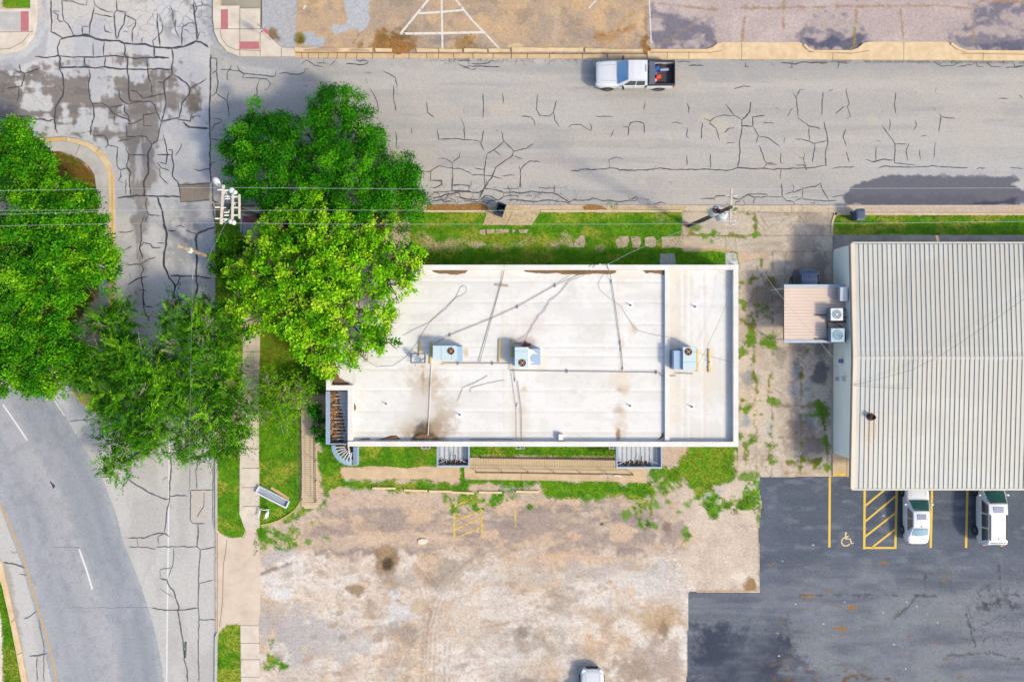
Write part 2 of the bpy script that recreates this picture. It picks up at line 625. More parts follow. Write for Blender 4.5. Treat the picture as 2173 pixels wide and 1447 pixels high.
def paint_ground(P):
    x, y = P.x, P.y
    lot = sm(1015, 1035, y)
    # dirt and worn caliche of the lot
    P.mix(A(212, 192, 174), np.ones(len(x)))
    P.mix(A(229, 213, 198), sm(1160, 1200, y + 30 * (P.wn - .5)) * .9)
    P.noise(A(240, 231, 222), 0.33, 0.75, 120, 90, 0.95, 3, mask=sm(1150, 1190, y + 20 * (P.wn - .5)))
    P.noise(A(216, 188, 158), 0.45, 0.75, 70, 60, 0.8, 5)
    P.noise(A(206, 170, 134), 0.6, 0.85, 60, 36, 0.35, 6, octv=6)
    P.noise(A(190, 172, 156), 0.5, 0.85, 56, 42, 0.5, 7, octv=7, mask=lot)
    P.noise(A(166, 146, 128), 0.62, 0.88, 18, 14, 0.3, 9, octv=6, mask=lot)
    P.noise(A(198, 190, 182), 0.5, 0.72, 90, 110, 0.5, 8, mask=sm(1170, 1240, y))
    # old asphalt band in the upper lot, greyish with dust showing through
    band = P.polymask([(640, 1085), (760, 1050), (1010, 1062), (1140, 1065), (1370, 1075), (1400, 1110), (1370, 1165), (1310, 1172), (1130, 1168), (1060, 1150), (980, 1165), (720, 1172), (650, 1150)], 10, 34)
    P.noise(A(176, 158, 147), 0.22, 0.6, 60, 26, 0.95, 13, mask=band)
    P.noise(A(158, 143, 136), 0.5, 0.75, 110, 18, 0.8, 14, mask=band)
    P.noise(A(218, 190, 162), 0.55, 0.7, 60, 30, 0.9, 15, mask=band)
    for pts, c, a in [([(680, 1098), (745, 1082), (850, 1072), (860, 1085), (740, 1100)], (160, 147, 140), .7),
                      ([(690, 1165), (760, 1158), (880, 1160), (900, 1166), (740, 1172)], (160, 148, 142), .8),
                      ([(820, 1140), (870, 1138), (890, 1146), (840, 1148)], (168, 154, 146), .8),
                      ([(960, 1060), (1130, 1066), (1140, 1075), (960, 1072)], (226, 198, 168), .7),
                      ([(1100, 1175), (1300, 1182), (1320, 1192), (1120, 1194)], (220, 188, 160), .8),
                      ([(700, 1108), (1000, 1110), (1010, 1125), (720, 1125)], (170, 152, 142), .55),
                      ([(640, 1145), (900, 1132), (1010, 1145), (900, 1160), (660, 1160)], (222, 196, 172), .65),
                      ([(690, 1052), (940, 1048), (930, 1068), (700, 1078)], (218, 192, 170), .7)]:
        P.poly(pts, A(*c), a, 6, 14)
    P.noise(A(160, 140, 122), .64, .85, 30, 12, .3, 10, octv=6, mask=sm(1180, 1230, y))
    P.noise(A(240, 234, 228), .55, .8, 50, 20, .5, 11, octv=6, mask=sm(1180, 1230, y))
    P.noise(A(140, 120, 102), .72, .85, 9, 7, .3, 12, octv=4, mask=lot)
    # stains, scrapes and patches of the lot
    P.blob(820, 1193, 24, 26, A(150, 122, 84), .85, .45, 1.0)
    P.blob(822, 1195, 11, 14, A(84, 66, 48), .95, .35, .5)
    P.blob(818, 1166, 10, 16, A(176, 146, 116), .7, .5, 1.0)
    P.blob(760, 1250, 17, 9, A(150, 118, 84), .8, .45, 1.2)
    P.blob(738, 1248, 6, 8, A(160, 130, 96), .8, .5, 1.0)
    P.blob(782, 1226, 7, 5, A(166, 136, 106), .8, .5, 1.0)
    P.blob(602, 1262, 20, 20, A(226, 224, 224), .95, .25, .7)
    P.blob(583, 1234, 8, 7, A(226, 224, 224), .95, .25, .7)
    P.blob(840, 1258, 12, 9, A(226, 226, 228), .9, .3, 1.2)
    P.blob(855, 1298, 42, 16, A(224, 222, 224), .75, .4, 1.3)
    P.blob(832, 1316, 12, 8, A(228, 228, 230), .9, .3, 1.0)
    P.blob(855, 1335, 34, 20, A(160, 148, 138), .7, .7, 1.3)
    P.blob(860, 1235, 40, 18, A(178, 166, 158), .6, .7, 1.3)
    P.blob(960, 1215, 44, 16, A(150, 136, 120), .65, .6, 1.4, -.3)
    P.blob(985, 1195, 38, 7, A(160, 148, 136), .6, .7, 1.2, -.6)
    P.blob(890, 1290, 22, 12, A(206, 178, 140), .7, .6, 1.2)
    P.blob(600, 1345, 60, 45, A(186, 180, 180), .8, .6, 1.3)
    P.blob(690, 1360, 70, 40, A(196, 190, 188), .7, .6, 1.3)
    P.blob(600, 1290, 50, 14, A(200, 190, 182), .6, .7, 1.3)
    P.poly([(556, 1178), (620, 1165), (640, 1172), (610, 1188), (556, 1210)], A(196, 190, 190), .8, 5, 8)
    P.line([(556, 1217), (580, 1206), (625, 1194)], 8, A(136, 124, 116), .85, 4, 8)
    P.line([(560, 1222), (640, 1205)], 4, A(226, 214, 206), .7, 3, 6)
    for pts in ([(930, 1250), (985, 1190), (1045, 1165)], [(960, 1285), (1000, 1238), (1040, 1222)], [(900, 1470), (902, 1380), (908, 1290), (895, 1240)], [(948, 1470), (952, 1370), (965, 1300), (1000, 1250)],
                [(925, 1470), (928, 1330)], [(845, 1420), (870, 1360), (905, 1330)]):
        for off, c in ((-5, (186, 164, 142)), (0, (230, 220, 210)), (5, (180, 158, 138))):
            P.line([(a + off, b) for a, b in pts], 4, A(*c), .6, 3, 5, .35)
    P.line([(908, 1280), (912, 1300), (908, 1340), (896, 1380)], 14, A(168, 138, 116), .6, 6, 10, .4)
    P.line([(1020, 1332), (1080, 1322)], 5, A(176, 146, 122), .8, 3, 5)
    P.line([(900, 1400), (850, 1430)], 5, A(176, 146, 122), .6, 3, 5)
    for cxr, w0 in ((0, .55), (9, .5), (40, .5), (49, .45), (20, .25)):
        P.line([(905 + cxr, 1480), (903 + cxr, 1400), (908 + cxr, 1330), (922 + cxr, 1275), (950 + cxr, 1228), (990 + cxr, 1192), (1045 + cxr, 1165)], 3.5, A(168, 146, 124), w0, 2.5, 5, .3)
        P.line([(909 + cxr, 1480), (907 + cxr, 1400), (912 + cxr, 1330), (927 + cxr, 1277), (955 + cxr, 1231), (995 + cxr, 1196)], 2.5, A(240, 232, 224), w0, 2, 4, .3)
    for _ in range(46):
        P.blob(rng.uniform(600, 1450), rng.uniform(1210, 1440), rng.uniform(4, 14), rng.uniform(3, 9),
               A(*[(150, 128, 108), (176, 150, 124), (160, 150, 142), (192, 158, 128)][rng.integers(4)]), rng.uniform(.3, .7), .7, 1.4, rng.uniform(-.6, .3))
    P.blob(1370, 1290, 34, 40, A(200, 170, 132), .7, .8, 1.5)
    P.blob(1415, 1320, 26, 44, A(186, 154, 116), .65, .7, 1.5)
    P.blob(1412, 1340, 9, 16, A(134, 112, 88), .7, .7, 1.3)
    P.blob(1390, 1400, 70, 34, A(176, 158, 146), .7, .7, 1.4)
    P.blob(1330, 1425, 30, 18, A(166, 146, 130), .65, .7, 1.4)
    P.blob(1112, 1345, 16, 12, A(128, 112, 98), .7, .6, 1.2)
    P.blob(1140, 1360, 30, 26, A(160, 146, 130), .6, .7, 1.4)
    P.blob(1180, 1285, 26, 20, A(176, 160, 144), .6, .7, 1.4)
    P.blob(1270, 1216, 46, 20, A(186, 176, 170), .7, .6, 1.4)
    P.blob(1395, 1210, 24, 14, A(170, 164, 160), .75, .6, 1.4)
    P.blob(1330, 1200, 22, 14, A(180, 174, 170), .7, .6, 1.4)
    P.blob(1360, 1240, 70, 36, A(222, 216, 212), .7, .7, 1.3)
    P.blob(1010, 1300, 50, 60, A(226, 216, 206), .5, .8, 1.3)
    P.blob(1160, 1410, 46, 16, A(214, 190, 166), .6, .7, 1.3)
    P.blob(1115, 1445, 20, 12, A(150, 132, 118), .7, .7, 1.3)
    # right side of the lot, old concrete with weeds
    con = P.polymask([(1450, 1035), (1612, 1010), (1614, 1250), (1455, 1250), (1470, 1150), (1430, 1080)], 8, 20)
    P.mix(A(224, 206, 188), con * .9)
    P.noise(A(206, 188, 172), .45, .75, 50, 50, .7, 21, mask=con)
    P.poly([(1402, 1115), (1450, 1105), (1452, 1140), (1430, 1162), (1402, 1150)], A(176, 158, 148), .9, 4, 8)
    P.blob(1418, 1122, 7, 15, A(140, 120, 100), .8, .5, 1.5)
    P.blob(1596, 1240, 15, 11, A(150, 116, 60), .85, .4, 1.2)
    P.blob(1566, 1226, 14, 9, A(240, 228, 214), .8, .4, 1.0)
    P.line([(1545, 1117), (1600, 1115)], 3, A(160, 146, 136), .6, 2, 4, .4)
    P.line([(1610, 1010), (1612, 1250)], 5, A(150, 130, 50), .8, 3, 8, .4)
    P.line([(1480, 1254), (1610, 1253)], 4, A(190, 140, 80), .8, 3, 4, .35)
    # grey gravelly margin by the south walk
    P.poly([(1060, 1030), (1100, 1028), (1110, 1040), (1060, 1042)], A(164, 158, 156), .8, 4, 8)
    P.poly([(1375, 1030), (1412, 1030), (1420, 1080), (1385, 1085)], A(196, 180, 164), .8, 5, 10)
    P.poly([(1500, 1030), (1545, 1035), (1530, 1055), (1490, 1055)], A(186, 186, 188), .9, 4, 8)
    P.poly([(1405, 948), (1465, 948), (1460, 985), (1410, 992)], A(206, 182, 164), 1, 4, 6)
    # verge north of the building
    verge = P.polymask([(870, 440), (1567, 440), (1567, 585), (860, 585)], 3, 0)
    P.mix(A(216, 192, 150), verge)
    P.noise(A(196, 176, 120), .4, .7, 50, 24, .8, 31, mask=verge)
    # pad under the trees west of the building and the island
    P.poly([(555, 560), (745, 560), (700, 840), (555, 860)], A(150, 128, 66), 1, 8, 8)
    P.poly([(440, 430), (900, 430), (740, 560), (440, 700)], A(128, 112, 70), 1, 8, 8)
    # turf
    gn = N(x, y, 14, 14, 4, 41)
    gn2 = N(x, y, 50, 26, 5, 42)
    for m, kd in grass_mask(P):
        c0, c1, c2 = [A(*c) for c in GR[kd]]
        col = c0 + (c1 - c0) * sm(.35, .7, gn)[:, None]
        col = col + (c2 - col) * (sm(.5, .8, gn2) * .85)[:, None]
        lim = m if kd != 2 else m * sm(.25, .55, P.wf * .5 + gn * .5)
        P.c += (col - P.c) * lim[:, None]
    # dry, brown turf under the lime tree
    P.blob(585, 715, 30, 50, A(150, 132, 44), .55, .6, .8)
    P.blob(600, 760, 44, 30, A(128, 136, 34), .5, .7, .9)
    for bx, by, rx, ry, a in ((930, 520, 46, 11, .85), (975, 512, 22, 9, .6), (890, 505, 12, 14, .7), (1015, 520, 16, 6, .8), (1180, 517, 20, 6, .8), (1125, 512, 12, 6, .6), (1100, 518, 14, 5, .6), (1205, 505, 12, 8, .6), (1275, 527, 10, 5, .5), (1040, 522, 20, 5, .5), (1400, 460, 8, 10, .3)):
        P.blob(bx, by, rx, ry, A(214, 188, 150), a, .6, 1.4)
    for bx, by, rx, ry, a in ((1250, 462, 12, 9, .6), (1185, 470, 10, 8, .4), (1300, 508, 16, 8, .5), (1150, 515, 30, 9, .5), (1060, 508, 40, 8, .5), (940, 475, 20, 10, .5), (1000, 462, 18, 9, .6), (1380, 455, 20, 6, .4)):
        P.blob(bx, by, rx, ry, A(182, 178, 54), a, .7, 1.3)
    P.blob(480, 665, 12, 26, A(168, 128, 66), .8, .6, .9)
    P.blob(965, 460, 16, 8, A(170, 165, 60), .6, .6, 1.2)
    # small weeds
    for wx, wy, r in [(1124, 1075, 7), (1377, 1113, 6), (1460, 1135, 7), (1391, 1070, 6), (1420, 1065, 5), (1515, 1095, 6), (1503, 1075, 8), (1575, 1070, 9), (1455, 1068, 7), (1590, 1060, 8),
                      (1545, 1072, 7), (1560, 1086, 6), (1277, 1112, 4), (1390, 1117, 4), (1330, 1090, 5), (1610, 1075, 6), (1610, 1098, 6), (1440, 1085, 6), (1480, 1092, 5), (663, 1110, 5), (608, 1140, 8), (690, 1140, 4), (650, 1150, 5)]:
        P.blob(wx, wy, r * 1.1, r * rng.uniform(.7, 1.5), A(98, 150, 24), .85, .55, 2.0)


ISLAND = [(-60, 300), (95, 300), (135, 297), (165, 301), (192, 311), (214, 326), (229, 348), (236, 376), (238, 420), (236, 800), (236, 830), (200, 845), (165, 826), (150, 812), (-60, 812)]
LOWLEFT = [(-60, 1215), (-10, 1208), (4, 1240), (20, 1310), (32, 1370), (48, 1450), (54, 1510), (-60, 1510)]


def sheet_keep(cx, cy):
    return (cy > 434) & (cx > 457) | (sdf(cx, cy, ISLAND) < 0) | (sdf(cx, cy, LOWLEFT) < 0) | (cx < 70) & (cy < 24)
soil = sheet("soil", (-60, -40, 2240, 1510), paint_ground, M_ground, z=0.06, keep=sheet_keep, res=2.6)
tag(soil, kind="structure")


# ---- concrete cross street with worn overlay
def paint_side(P):
    x, y = P.x, P.y
    P.mix(A(210, 210, 213), np.ones(len(x)))
    P.noise(A(186, 187, 192), .4, .75, 80, 120, .7, 51)
    P.noise(A(214, 210, 206), .5, .8, 50, 60, .6, 52)
    top = sm(110, 60, y)
    P.noise(A(150, 150, 152), .58, .8, 30, 34, .7, 53, mask=top * sm(240, 330, x))
    P.noise(A(214, 206, 198), .4, .7, 60, 60, .6, 54, mask=top)
    # brown worn overlay: west street, junction, wheel tracks running south
    m1 = P.polymask([(-60, 150), (60, 146), (160, 146), (280, 150), (370, 155), (400, 190), (412, 240), (395, 262), (330, 270), (300, 290), (180, 285), (110, 280), (30, 262), (-60, 268)], 10, 40)
    m2 = P.polymask([(272, 240), (345, 230), (345, 300), (330, 340), (318, 430), (306, 500), (298, 560), (290, 640), (284, 640), (285, 540), (284, 440), (276, 330)], 8, 20)
    m3 = P.polymask([(225, 118), (310, 112), (335, 122), (310, 140), (230, 142)], 5, 16)
    patchy = sm(.34, .5, N(x, y, 75, 16, 5, 55) * .55 + N(x, y, 20, 60, 4, 58) * .45)
    vp = sm(.3, .5, N(x, y, 14, 90, 5, 56))
    mm = np.where(x < 270, patchy, np.minimum(1, patchy * .6 + vp * .7))
    ov = A(138, 130, 125)
    P.mix(ov, m1 * mm * .95)
    P.noise(A(120, 114, 112), .5, .8, 60, 12, .6, 57, mask=m1 * mm)
    P.mix(A(142, 136, 132), m2 * np.clip(vp + .25, 0, 1) * .9)
    P.mix(ov, m3 * vp * .9)
    P.blob(398, 224, 14, 20, A(122, 112, 106), .9, .4, 1.2)
    P.blob(405, 160, 10, 12, A(150, 142, 136), .7, .5, 1.4)
    P.poly([(380, 391), (446, 387), (444, 425), (383, 430)], A(150, 138, 128), 1, 1.5, 2)
    P.blob(385, 520, 26, 50, A(120, 124, 136), .5, .7, 1.3)  # bluish tree shade painted into the street colour
    P.blob(400, 470, 18, 40, A(128, 130, 140), .45, .7, 1.3)  # more of the painted tree shade
    P.line([(300, 420), (296, 640)], 20, A(168, 166, 166), .5, 8, 10, .3)
    P.line([(352, 420), (350, 520)], 18, A(176, 176, 178), .5, 8, 10, .4)
    P.cz = np.clip(sm(100, 60, y) * sm(200, 340, x) * 1.0 + sm(420, 300, y) * .45 * sm(.3, .6, N(x, y, 120, 120, 3, 60)), 0, 1)
    # gutter tone beside the NE and NW corners
    P.poly([(440, -40), (462, -40), (465, 60), (480, 100), (510, 122), (640, 128), (640, 150), (560, 148), (500, 135), (455, 100), (440, 60)], A(176, 178, 184), .8, 3, 5)
    P.poly([(78, -40), (102, -40), (100, 60), (80, 100), (40, 125), (-60, 130), (-60, 150), (40, 148), (95, 120), (104, 60)], A(180, 181, 186), .7, 3, 5)
    # southern leg, pale concrete with slabs
    s = sm(880, 930, y)
    P.mix(A(206, 203, 199), s * .8)
    P.noise(A(190, 187, 184), .45, .8, 46, 110, .7, 59, mask=s)
    P.poly([(404, 1040), (440, 1038), (438, 1108), (405, 1108)], A(206, 196, 186), .8, 1, 1)
    P.line([(456, 940), (458, 1447)], 8, A(196, 186, 176), .6, 3, 5, .3)
    P.poly([(180, 870), (200, 880), (215, 900), (196, 888)], A(150, 138, 126), .7, 4, 8)
    P.poly([(0, 1180), (20, 1200), (60, 1447), (40, 1447)], A(170, 162, 152), .7, 4, 6)
    P.line([(40, 1390), (45, 1430)], 8, A(120, 110, 98), .7, 4, 6)


HWY = [(-60, 815), (0, 822), (60, 826), (108, 832), (125, 858), (165, 930), (190, 970), (215, 1010), (245, 1085), (262, 1150), (280, 1195), (300, 1245), (318, 1300), (332, 1350), (345, 1420), (352, 1510),
       (140, 1510), (108, 1440), (92, 1370), (68, 1275), (44, 1192), (12, 1108), (0, 1075), (-60, 960)]


def paint_hwy(P):
    x, y = P.x, P.y
    P.mix(A(176, 180, 185), np.ones(len(x)))
    # lanes follow the bend: distance to the outer edge
    edge = [(-60, 815), (108, 832), (165, 930), (215, 1010), (262, 1150), (300, 1245), (332, 1350), (352, 1510)]
    d = ldist(x, y, edge[1:])
    P.mix(A(162, 168, 176), sm(4, 12, d) * sm(100, 84, d) * .8)
    for c, w, col, a in ((30, 12, (150, 153, 166), .6), (62, 14, (156, 158, 168), .5), (98, 10, (188, 186, 188), .8), (125, 18, (180, 179, 184), .6), (150, 14, (152, 153, 166), .6), (185, 16, (158, 160, 172), .6), (205, 14, (176, 177, 184), .6)):
        P.mix(A(*col), np.exp(-((d - c + 8 * (P.wn - .5)) / w) ** 2) * a)
    P.noise(A(184, 184, 192), .4, .8, 40, 90, .4, 61)
    P.noise(A(148, 150, 160), .55, .8, 12, 12, .35, 62)


def paint_road(P):
    x, y = P.x, P.y
    P.mix(A(186, 182, 177), np.ones(len(x)))
    P.noise(A(197, 193, 187), .35, .75, 300, 30, .8, 71)
    P.noise(A(172, 170, 168), .45, .8, 260, 18, .6, 72)
    P.noise(A(200, 190, 180), .5, .8, 90, 60, .5, 73)
    P.mix(A(160, 161, 163), sm(175, 130, y) * sm(1300, 1500, x) * .5)
    P.mix(A(196, 196, 197), sm(280, 360, y) * sm(1700, 1900, x) * .6)
    P.mix(A(170, 168, 166), sm(160, 135, y) * .35 * sm(.3, .6, P.wn))
    P.poly([(445, 135), (540, 140), (640, 150), (640, 240), (560, 215), (470, 205)], A(198, 196, 196), .5, 14, 16)
    # gutter and repaired strip at the north-west corner
    P.poly([(445, 100), (512, 122), (638, 124), (637, 148), (590, 149), (520, 138), (470, 116)], A(176, 177, 181), 1, 2, 2)
    P.poly([(505, 141), (590, 148), (588, 160), (520, 156)], A(196, 196, 198), .8, 2, 2)
    P.noise(A(150, 148, 142), .5, .72, 20, 8, .7, 75, mask=sm(134, 126, y) * sm(900, 960, x))
    P.line([(1720, 131), (2173, 133)], 4, A(92, 80, 44), .8, 2, 4, .4)
    P.line([(900, 130), (1250, 130)], 3, A(128, 116, 92), .7, 2, 4, .5)
    for bx, by, r in ((1500, 255, 14), (1418, 293, 8), (1365, 385, 8), (1523, 273, 16), (1850, 255, 10), (1065, 232, 18)):
        P.blob(bx, by, r, r * .8, A(206, 196, 180), .6, .6, 1.0)
    P.cz = np.clip(sm(385, 405, y) * sm(1260, 1200, x) + sm(142, 132, y) * sm(880, 940, x) * sm(1330, 1250, x) + sm(140, 132, y) * sm(1900, 2000, x), 0, 1)
    # fresh dark patch
    P.poly([(1803, 398), (1830, 384), (1880, 374), (1930, 370), (2010, 373), (2150, 373), (2160, 382), (2140, 392), (2172, 405), (2190, 425), (2150, 436), (2050, 440), (1792, 438)], A(112, 113, 124), 1, 2, 7)
    P.poly([(1800, 415), (2100, 418), (2110, 434), (1795, 438)], A(98, 98, 108), .6, 6, 10)
    P.poly([(2070, 428), (2120, 426), (2160, 418), (2150, 434), (2060, 438)], A(60, 66, 82), .8, 3, 5)
    P.poly([(1990, 368), (2173, 356), (2173, 372), (2010, 372)], A(176, 177, 182), .5, 5, 8)


tag(sheet("side_street", (-60, -40, 470, 1510), paint_side, M_street, z=0.0), kind="structure")
tag(sheet("highway", (-60, 810, 356, 1510), paint_hwy, M_asph, z=0.006, poly=HWY, res=2.2), kind="structure")
tag(sheet("main_road", (446, 96, 2260, 445), paint_road, M_asph, z=0.006, res=2.4), kind="structure")


# ---- parking lot across the road
def paint_north(P):
    x, y = P.x, P.y
    P.mix(A(200, 172, 142), np.ones(len(x)))
    P.noise(A(178, 160, 142), .35, .7, 60, 50, .8, 81)
    P.noise(A(216, 182, 140), .5, .8, 44, 40, .8, 82)
    P.noise(A(160, 142, 124), .55, .85, 30, 26, .6, 83)
    P.poly([(555, -40), (630, -40), (627, 104), (600, 104), (555, 60)], A(186, 186, 190), 1, 2, 2)
    P.noise(A(170, 170, 174), .5, .8, 30, 30, .5, 84, mask=sm(632, 626, x))
    P.blob(576, 72, 16, 9, A(136, 108, 70), .9, .5, 1.2, .6)
    P.poly([(733, -40), (787, -40), (787, 20), (782, 60), (770, 68), (742, 66), (735, 74), (708, 74), (702, 62), (712, 56), (732, 50)], A(192, 194, 199), 1, 2, 7)
    P.poly([(645, 72), (662, 70), (670, 80), (688, 86), (684, 98), (645, 98)], A(184, 188, 196), 1, 2, 7)
    P.blob(636, 85, 9, 12, A(128, 120, 44), .9, .4, 1.0)
    P.line([(770, 68), (762, 74), (750, 92)], 2, A(136, 116, 92), .8, 1, 3)
    P.line([(770, 74), (768, 96)], 2, A(120, 104, 84), .8, 1, 3)
    P.blob(830, 92, 50, 20, A(160, 120, 66), .9, .5, 1.4)
    P.blob(850, 85, 24, 13, A(124, 96, 44), .7, .5, 1.5)
    P.blob(995, 88, 26, 13, A(166, 128, 72), .8, .5, 1.4)
    P.blob(930, 84, 30, 8, A(150, 142, 138), .8, .5, 1.2)
    P.blob(1178, 26, 15, 12, A(206, 184, 150), .9, .4, .7)
    P.blob(1178, 50, 7, 24, A(204, 184, 160), .7, .5, 1.0)
    P.blob(1100, 98, 30, 6, A(232, 208, 160), .7, .5, 1.0)
    P.poly([(1265, 70), (1300, 72), (1350, 50), (1345, 60), (1300, 90), (1265, 85)], A(180, 130, 62), .55, 4, 10)
    P.line([(1262, 80), (1290, 70), (1330, 62)], 3, A(150, 106, 50), .7, 2, 8, .3)
    P.line([(1280, 96), (1320, 50), (1345, 25)], 4, A(196, 150, 70), .7, 2, 8, .3)
    # right half: pinkish old asphalt with blue-black worn seal
    r = sm(1372, 1377, x + 3 * (P.wn - .5))
    P.mix(A(192, 176, 172), r)
    P.noise(A(206, 190, 184), .4, .75, 70, 50, .7, 85, mask=r)
    sl = A(98, 100, 122)
    sn = sm(.3, .65, N(x, y, 34, 26, 5, 86))
    for pts, a in (([(1376, 18), (1430, 20), (1470, 40), (1500, 55), (1520, 80), (1500, 105), (1376, 106)], .85),
                   ([(1690, 70), (1720, 50), (1790, 45), (1845, 65), (1830, 90), (1800, 108), (1730, 108), (1700, 95)], .8),
                   ([(2005, 60), (2050, 40), (2080, 5), (2240, 5), (2240, 108), (2050, 108), (2020, 95)], .85)):
        m = P.polymask(pts, 12, 26)
        P.mix(sl, m * (sn * .8 + .1) * a)
    P.poly([(1705, 82), (1760, 82), (1840, 72), (1830, 92), (1800, 108), (1730, 106)], A(84, 88, 112), .85, 4, 8)
    P.poly([(2030, 80), (2100, 76), (2240, 82), (2240, 108), (2045, 106)], A(88, 92, 116), .6, 5, 14)
    for pts in ([(1372, -40), (1370, 60), (1380, 108)], [(1590, -40), (1582, 20), (1574, 92)], [(1665, -40), (1662, 70)], [(1822, -40), (1812, 105)], [(1910, 20), (1918, 88)], [(1370, 4), (1500, 20), (1800, 14), (2000, 12), (2060, 20), (2080, 2), (2240, 6)], [(2062, 20), (2068, 106)]):
        P.line(pts, 3, A(172, 140, 112), .8, 1.5, 5)
    P.line([(1378, 108), (1366, 96), (1372, 80)], 9, A(150, 104, 40), .9, 3, 6)
    P.line([(1813, 60), (1812, 106)], 4, A(140, 140, 60), .8, 2, 3)
    P.line([(1380, 100), (1420, 85), (1460, 60), (1500, 35)], 3, A(168, 148, 100), .6, 2, 4, .3)


tag(sheet("parking_lot", (556, -40, 2260, 112), paint_north, M_ground, z=0.05, res=2.2), kind="structure")


# ---- concrete driveway and back alley
def paint_alley(P):
    x, y = P.x, P.y
    P.mix(A(214, 200, 183), np.ones(len(x)))
    P.noise(A(190, 174, 156), .4, .75, 60, 60, .8, 101)
    P.noise(A(222, 202, 176), .5, .8, 40, 60, .6, 102)
    drv = sm(545, 535, y)
    P.mix(A(205, 191, 170), drv * .7)
    P.noise(A(176, 160, 142), .5, .8, 90, 12, .5, 103, mask=drv)
    # base painted paler to lift the warehouse's shade right of x 1660, then stains
    st = sm(1650, 1680, x + 14 * (P.wn - .5))
    P.mix(A(226, 206, 184), st * .6)
    for bx, by, rx, ry, c, a in ((1720, 470, 40, 24, (150, 134, 120), .5), (1738, 560, 16, 50, (130, 118, 108), .6), (1690, 520, 26, 40, (150, 138, 126), .5), (1720, 530, 30, 70, (160, 146, 132), .4),
                                 (1620, 630, 34, 40, (146, 132, 118), .8), (1596, 622, 14, 12, (160, 146, 136), .7), (1592, 805, 14, 16, (158, 156, 156), .9), (1609, 805, 8, 20, (190, 182, 170), .7), (1584, 895, 10, 12, (166, 170, 174), .9),
                                 (1632, 910, 8, 24, (186, 188, 190), .8), (1632, 765, 6, 10, (196, 190, 186), .8), (1690, 780, 11, 24, (152, 156, 164), .9), (1740, 790, 18, 18, (110, 108, 114), .85), (1684, 830, 13, 14, (186, 186, 184), .9),
                                 (1720, 855, 14, 24, (206, 198, 182), 1), (1722, 862, 8, 10, (172, 160, 140), .9), (1715, 820, 7, 10, (200, 194, 184), .9), (1718, 890, 15, 11, (176, 178, 182), .9), (1692, 905, 20, 20, (134, 126, 124), .75),
                                 (1731, 948, 20, 14, (110, 110, 118), .85), (1712, 940, 44, 36, (170, 152, 138), .6), (1690, 930, 30, 50, (150, 136, 124), .5), (1740, 740, 14, 24, (126, 122, 126), .7), (1700, 745, 14, 14, (156, 150, 148), .7), (1655, 755, 14, 20, (150, 140, 130), .7)):
        P.blob(bx, by, rx, ry, A(*c), a, .45, .9)
    P.noise(A(140, 128, 118), .55, .8, 14, 14, .4, 104, mask=st * sm(700, 740, y))
    P.poly([(1440, 437), (1770, 437), (1770, 448), (1440, 448)], A(222, 200, 172), .8, 1, 2)
    joint = A(150, 134, 112)
    for pts in ([(1440, 449), (1770, 453)], [(1440, 500), (1772, 500)], [(1602, 452), (1603, 500)], [(1560, 500), (1562, 530)], [(1540, 500), (1541, 535)], [(1640, 533), (1766, 535)], [(1668, 535), (1664, 600)], [(1545, 440), (1546, 450)], [(1680, 438), (1680, 450)]):
        P.line(pts, 2, joint, .7, 1, 1)
    P.cz = .7 * sm(.3, .6, N(x, y, 90, 90, 3, 105))
    # cracks grown over with weeds
    moss = A(120, 128, 30)
    weeds = [[(1575, 600), (1600, 590), (1635, 595), (1640, 605)], [(1614, 545), (1618, 580), (1612, 592)], [(1578, 655), (1585, 670), (1605, 672)], [(1603, 648), (1630, 650), (1640, 655)], [(1576, 680), (1590, 690), (1600, 705), (1585, 730)],
             [(1595, 660), (1600, 690), (1590, 730), (1580, 745)], [(1568, 760), (1590, 730)], [(1585, 725), (1605, 728), (1640, 730)], [(1600, 735), (1600, 790), (1607, 830), (1600, 852), (1580, 870)], [(1600, 850), (1625, 850), (1640, 848)],
             [(1634, 800), (1630, 840)], [(1602, 880), (1600, 910)], [(1570, 870), (1575, 850)], [(1602, 880), (1618, 880)], [(1640, 885), (1634, 930), (1632, 960), (1636, 980)], [(1580, 940), (1584, 960), (1580, 1005)], [(1595, 935), (1640, 940)],
             [(1700, 940), (1698, 1005)], [(1740, 850), (1755, 940), (1758, 1005)], [(1704, 755), (1702, 780), (1700, 800)], [(1672, 980), (1700, 975), (1740, 980)], [(1740, 975), (1728, 990)], [(1568, 640), (1572, 580)], [(1462, 497), (1540, 500), (1600, 499)], [(1562, 440), (1568, 450), (1602, 452)], [(1602, 456), (1602, 476), (1603, 500)]]
    for pts in ([(1570, 590), (1640, 592)], [(1568, 760), (1640, 762)], [(1568, 925), (1765, 932)], [(1606, 545), (1604, 1010)], [(1640, 540), (1638, 1010)], [(1700, 740), (1700, 1010)], [(1645, 860), (1765, 862)]):
        P.line(pts, 2.2, A(140, 128, 92), .6, 1.2, 7)
    for pts in weeds:
        P.line(pts, 5.5, moss, .95, 3, 9, .12)
    for bx, by, r in ((1590, 725, 14), (1598, 722, 12), (1630, 725, 16), (1583, 745, 9), (1578, 640, 7), (1625, 655, 12), (1590, 862, 11), (1637, 848, 8), (1598, 935, 10), (1570, 925, 8), (1634, 945, 9), (1637, 980, 9), (1585, 1010, 13), (1585, 600, 9), (1747, 875, 15), (1756, 935, 8), (1757, 990, 9), (1716, 742, 4), (1476, 482, 9), (1520, 500, 9), (1495, 498, 6), (1603, 498, 5), (1560, 446, 7), (1510, 448, 8), (1625, 990, 5)):
        P.blob(bx, by, r * 1.1, r * .75, A(112, 150, 34), .85, .55, 2.2)
    P.line([(1660, 1004), (1745, 1002)], 6, A(170, 130, 60), .6, 3, 6, .4)
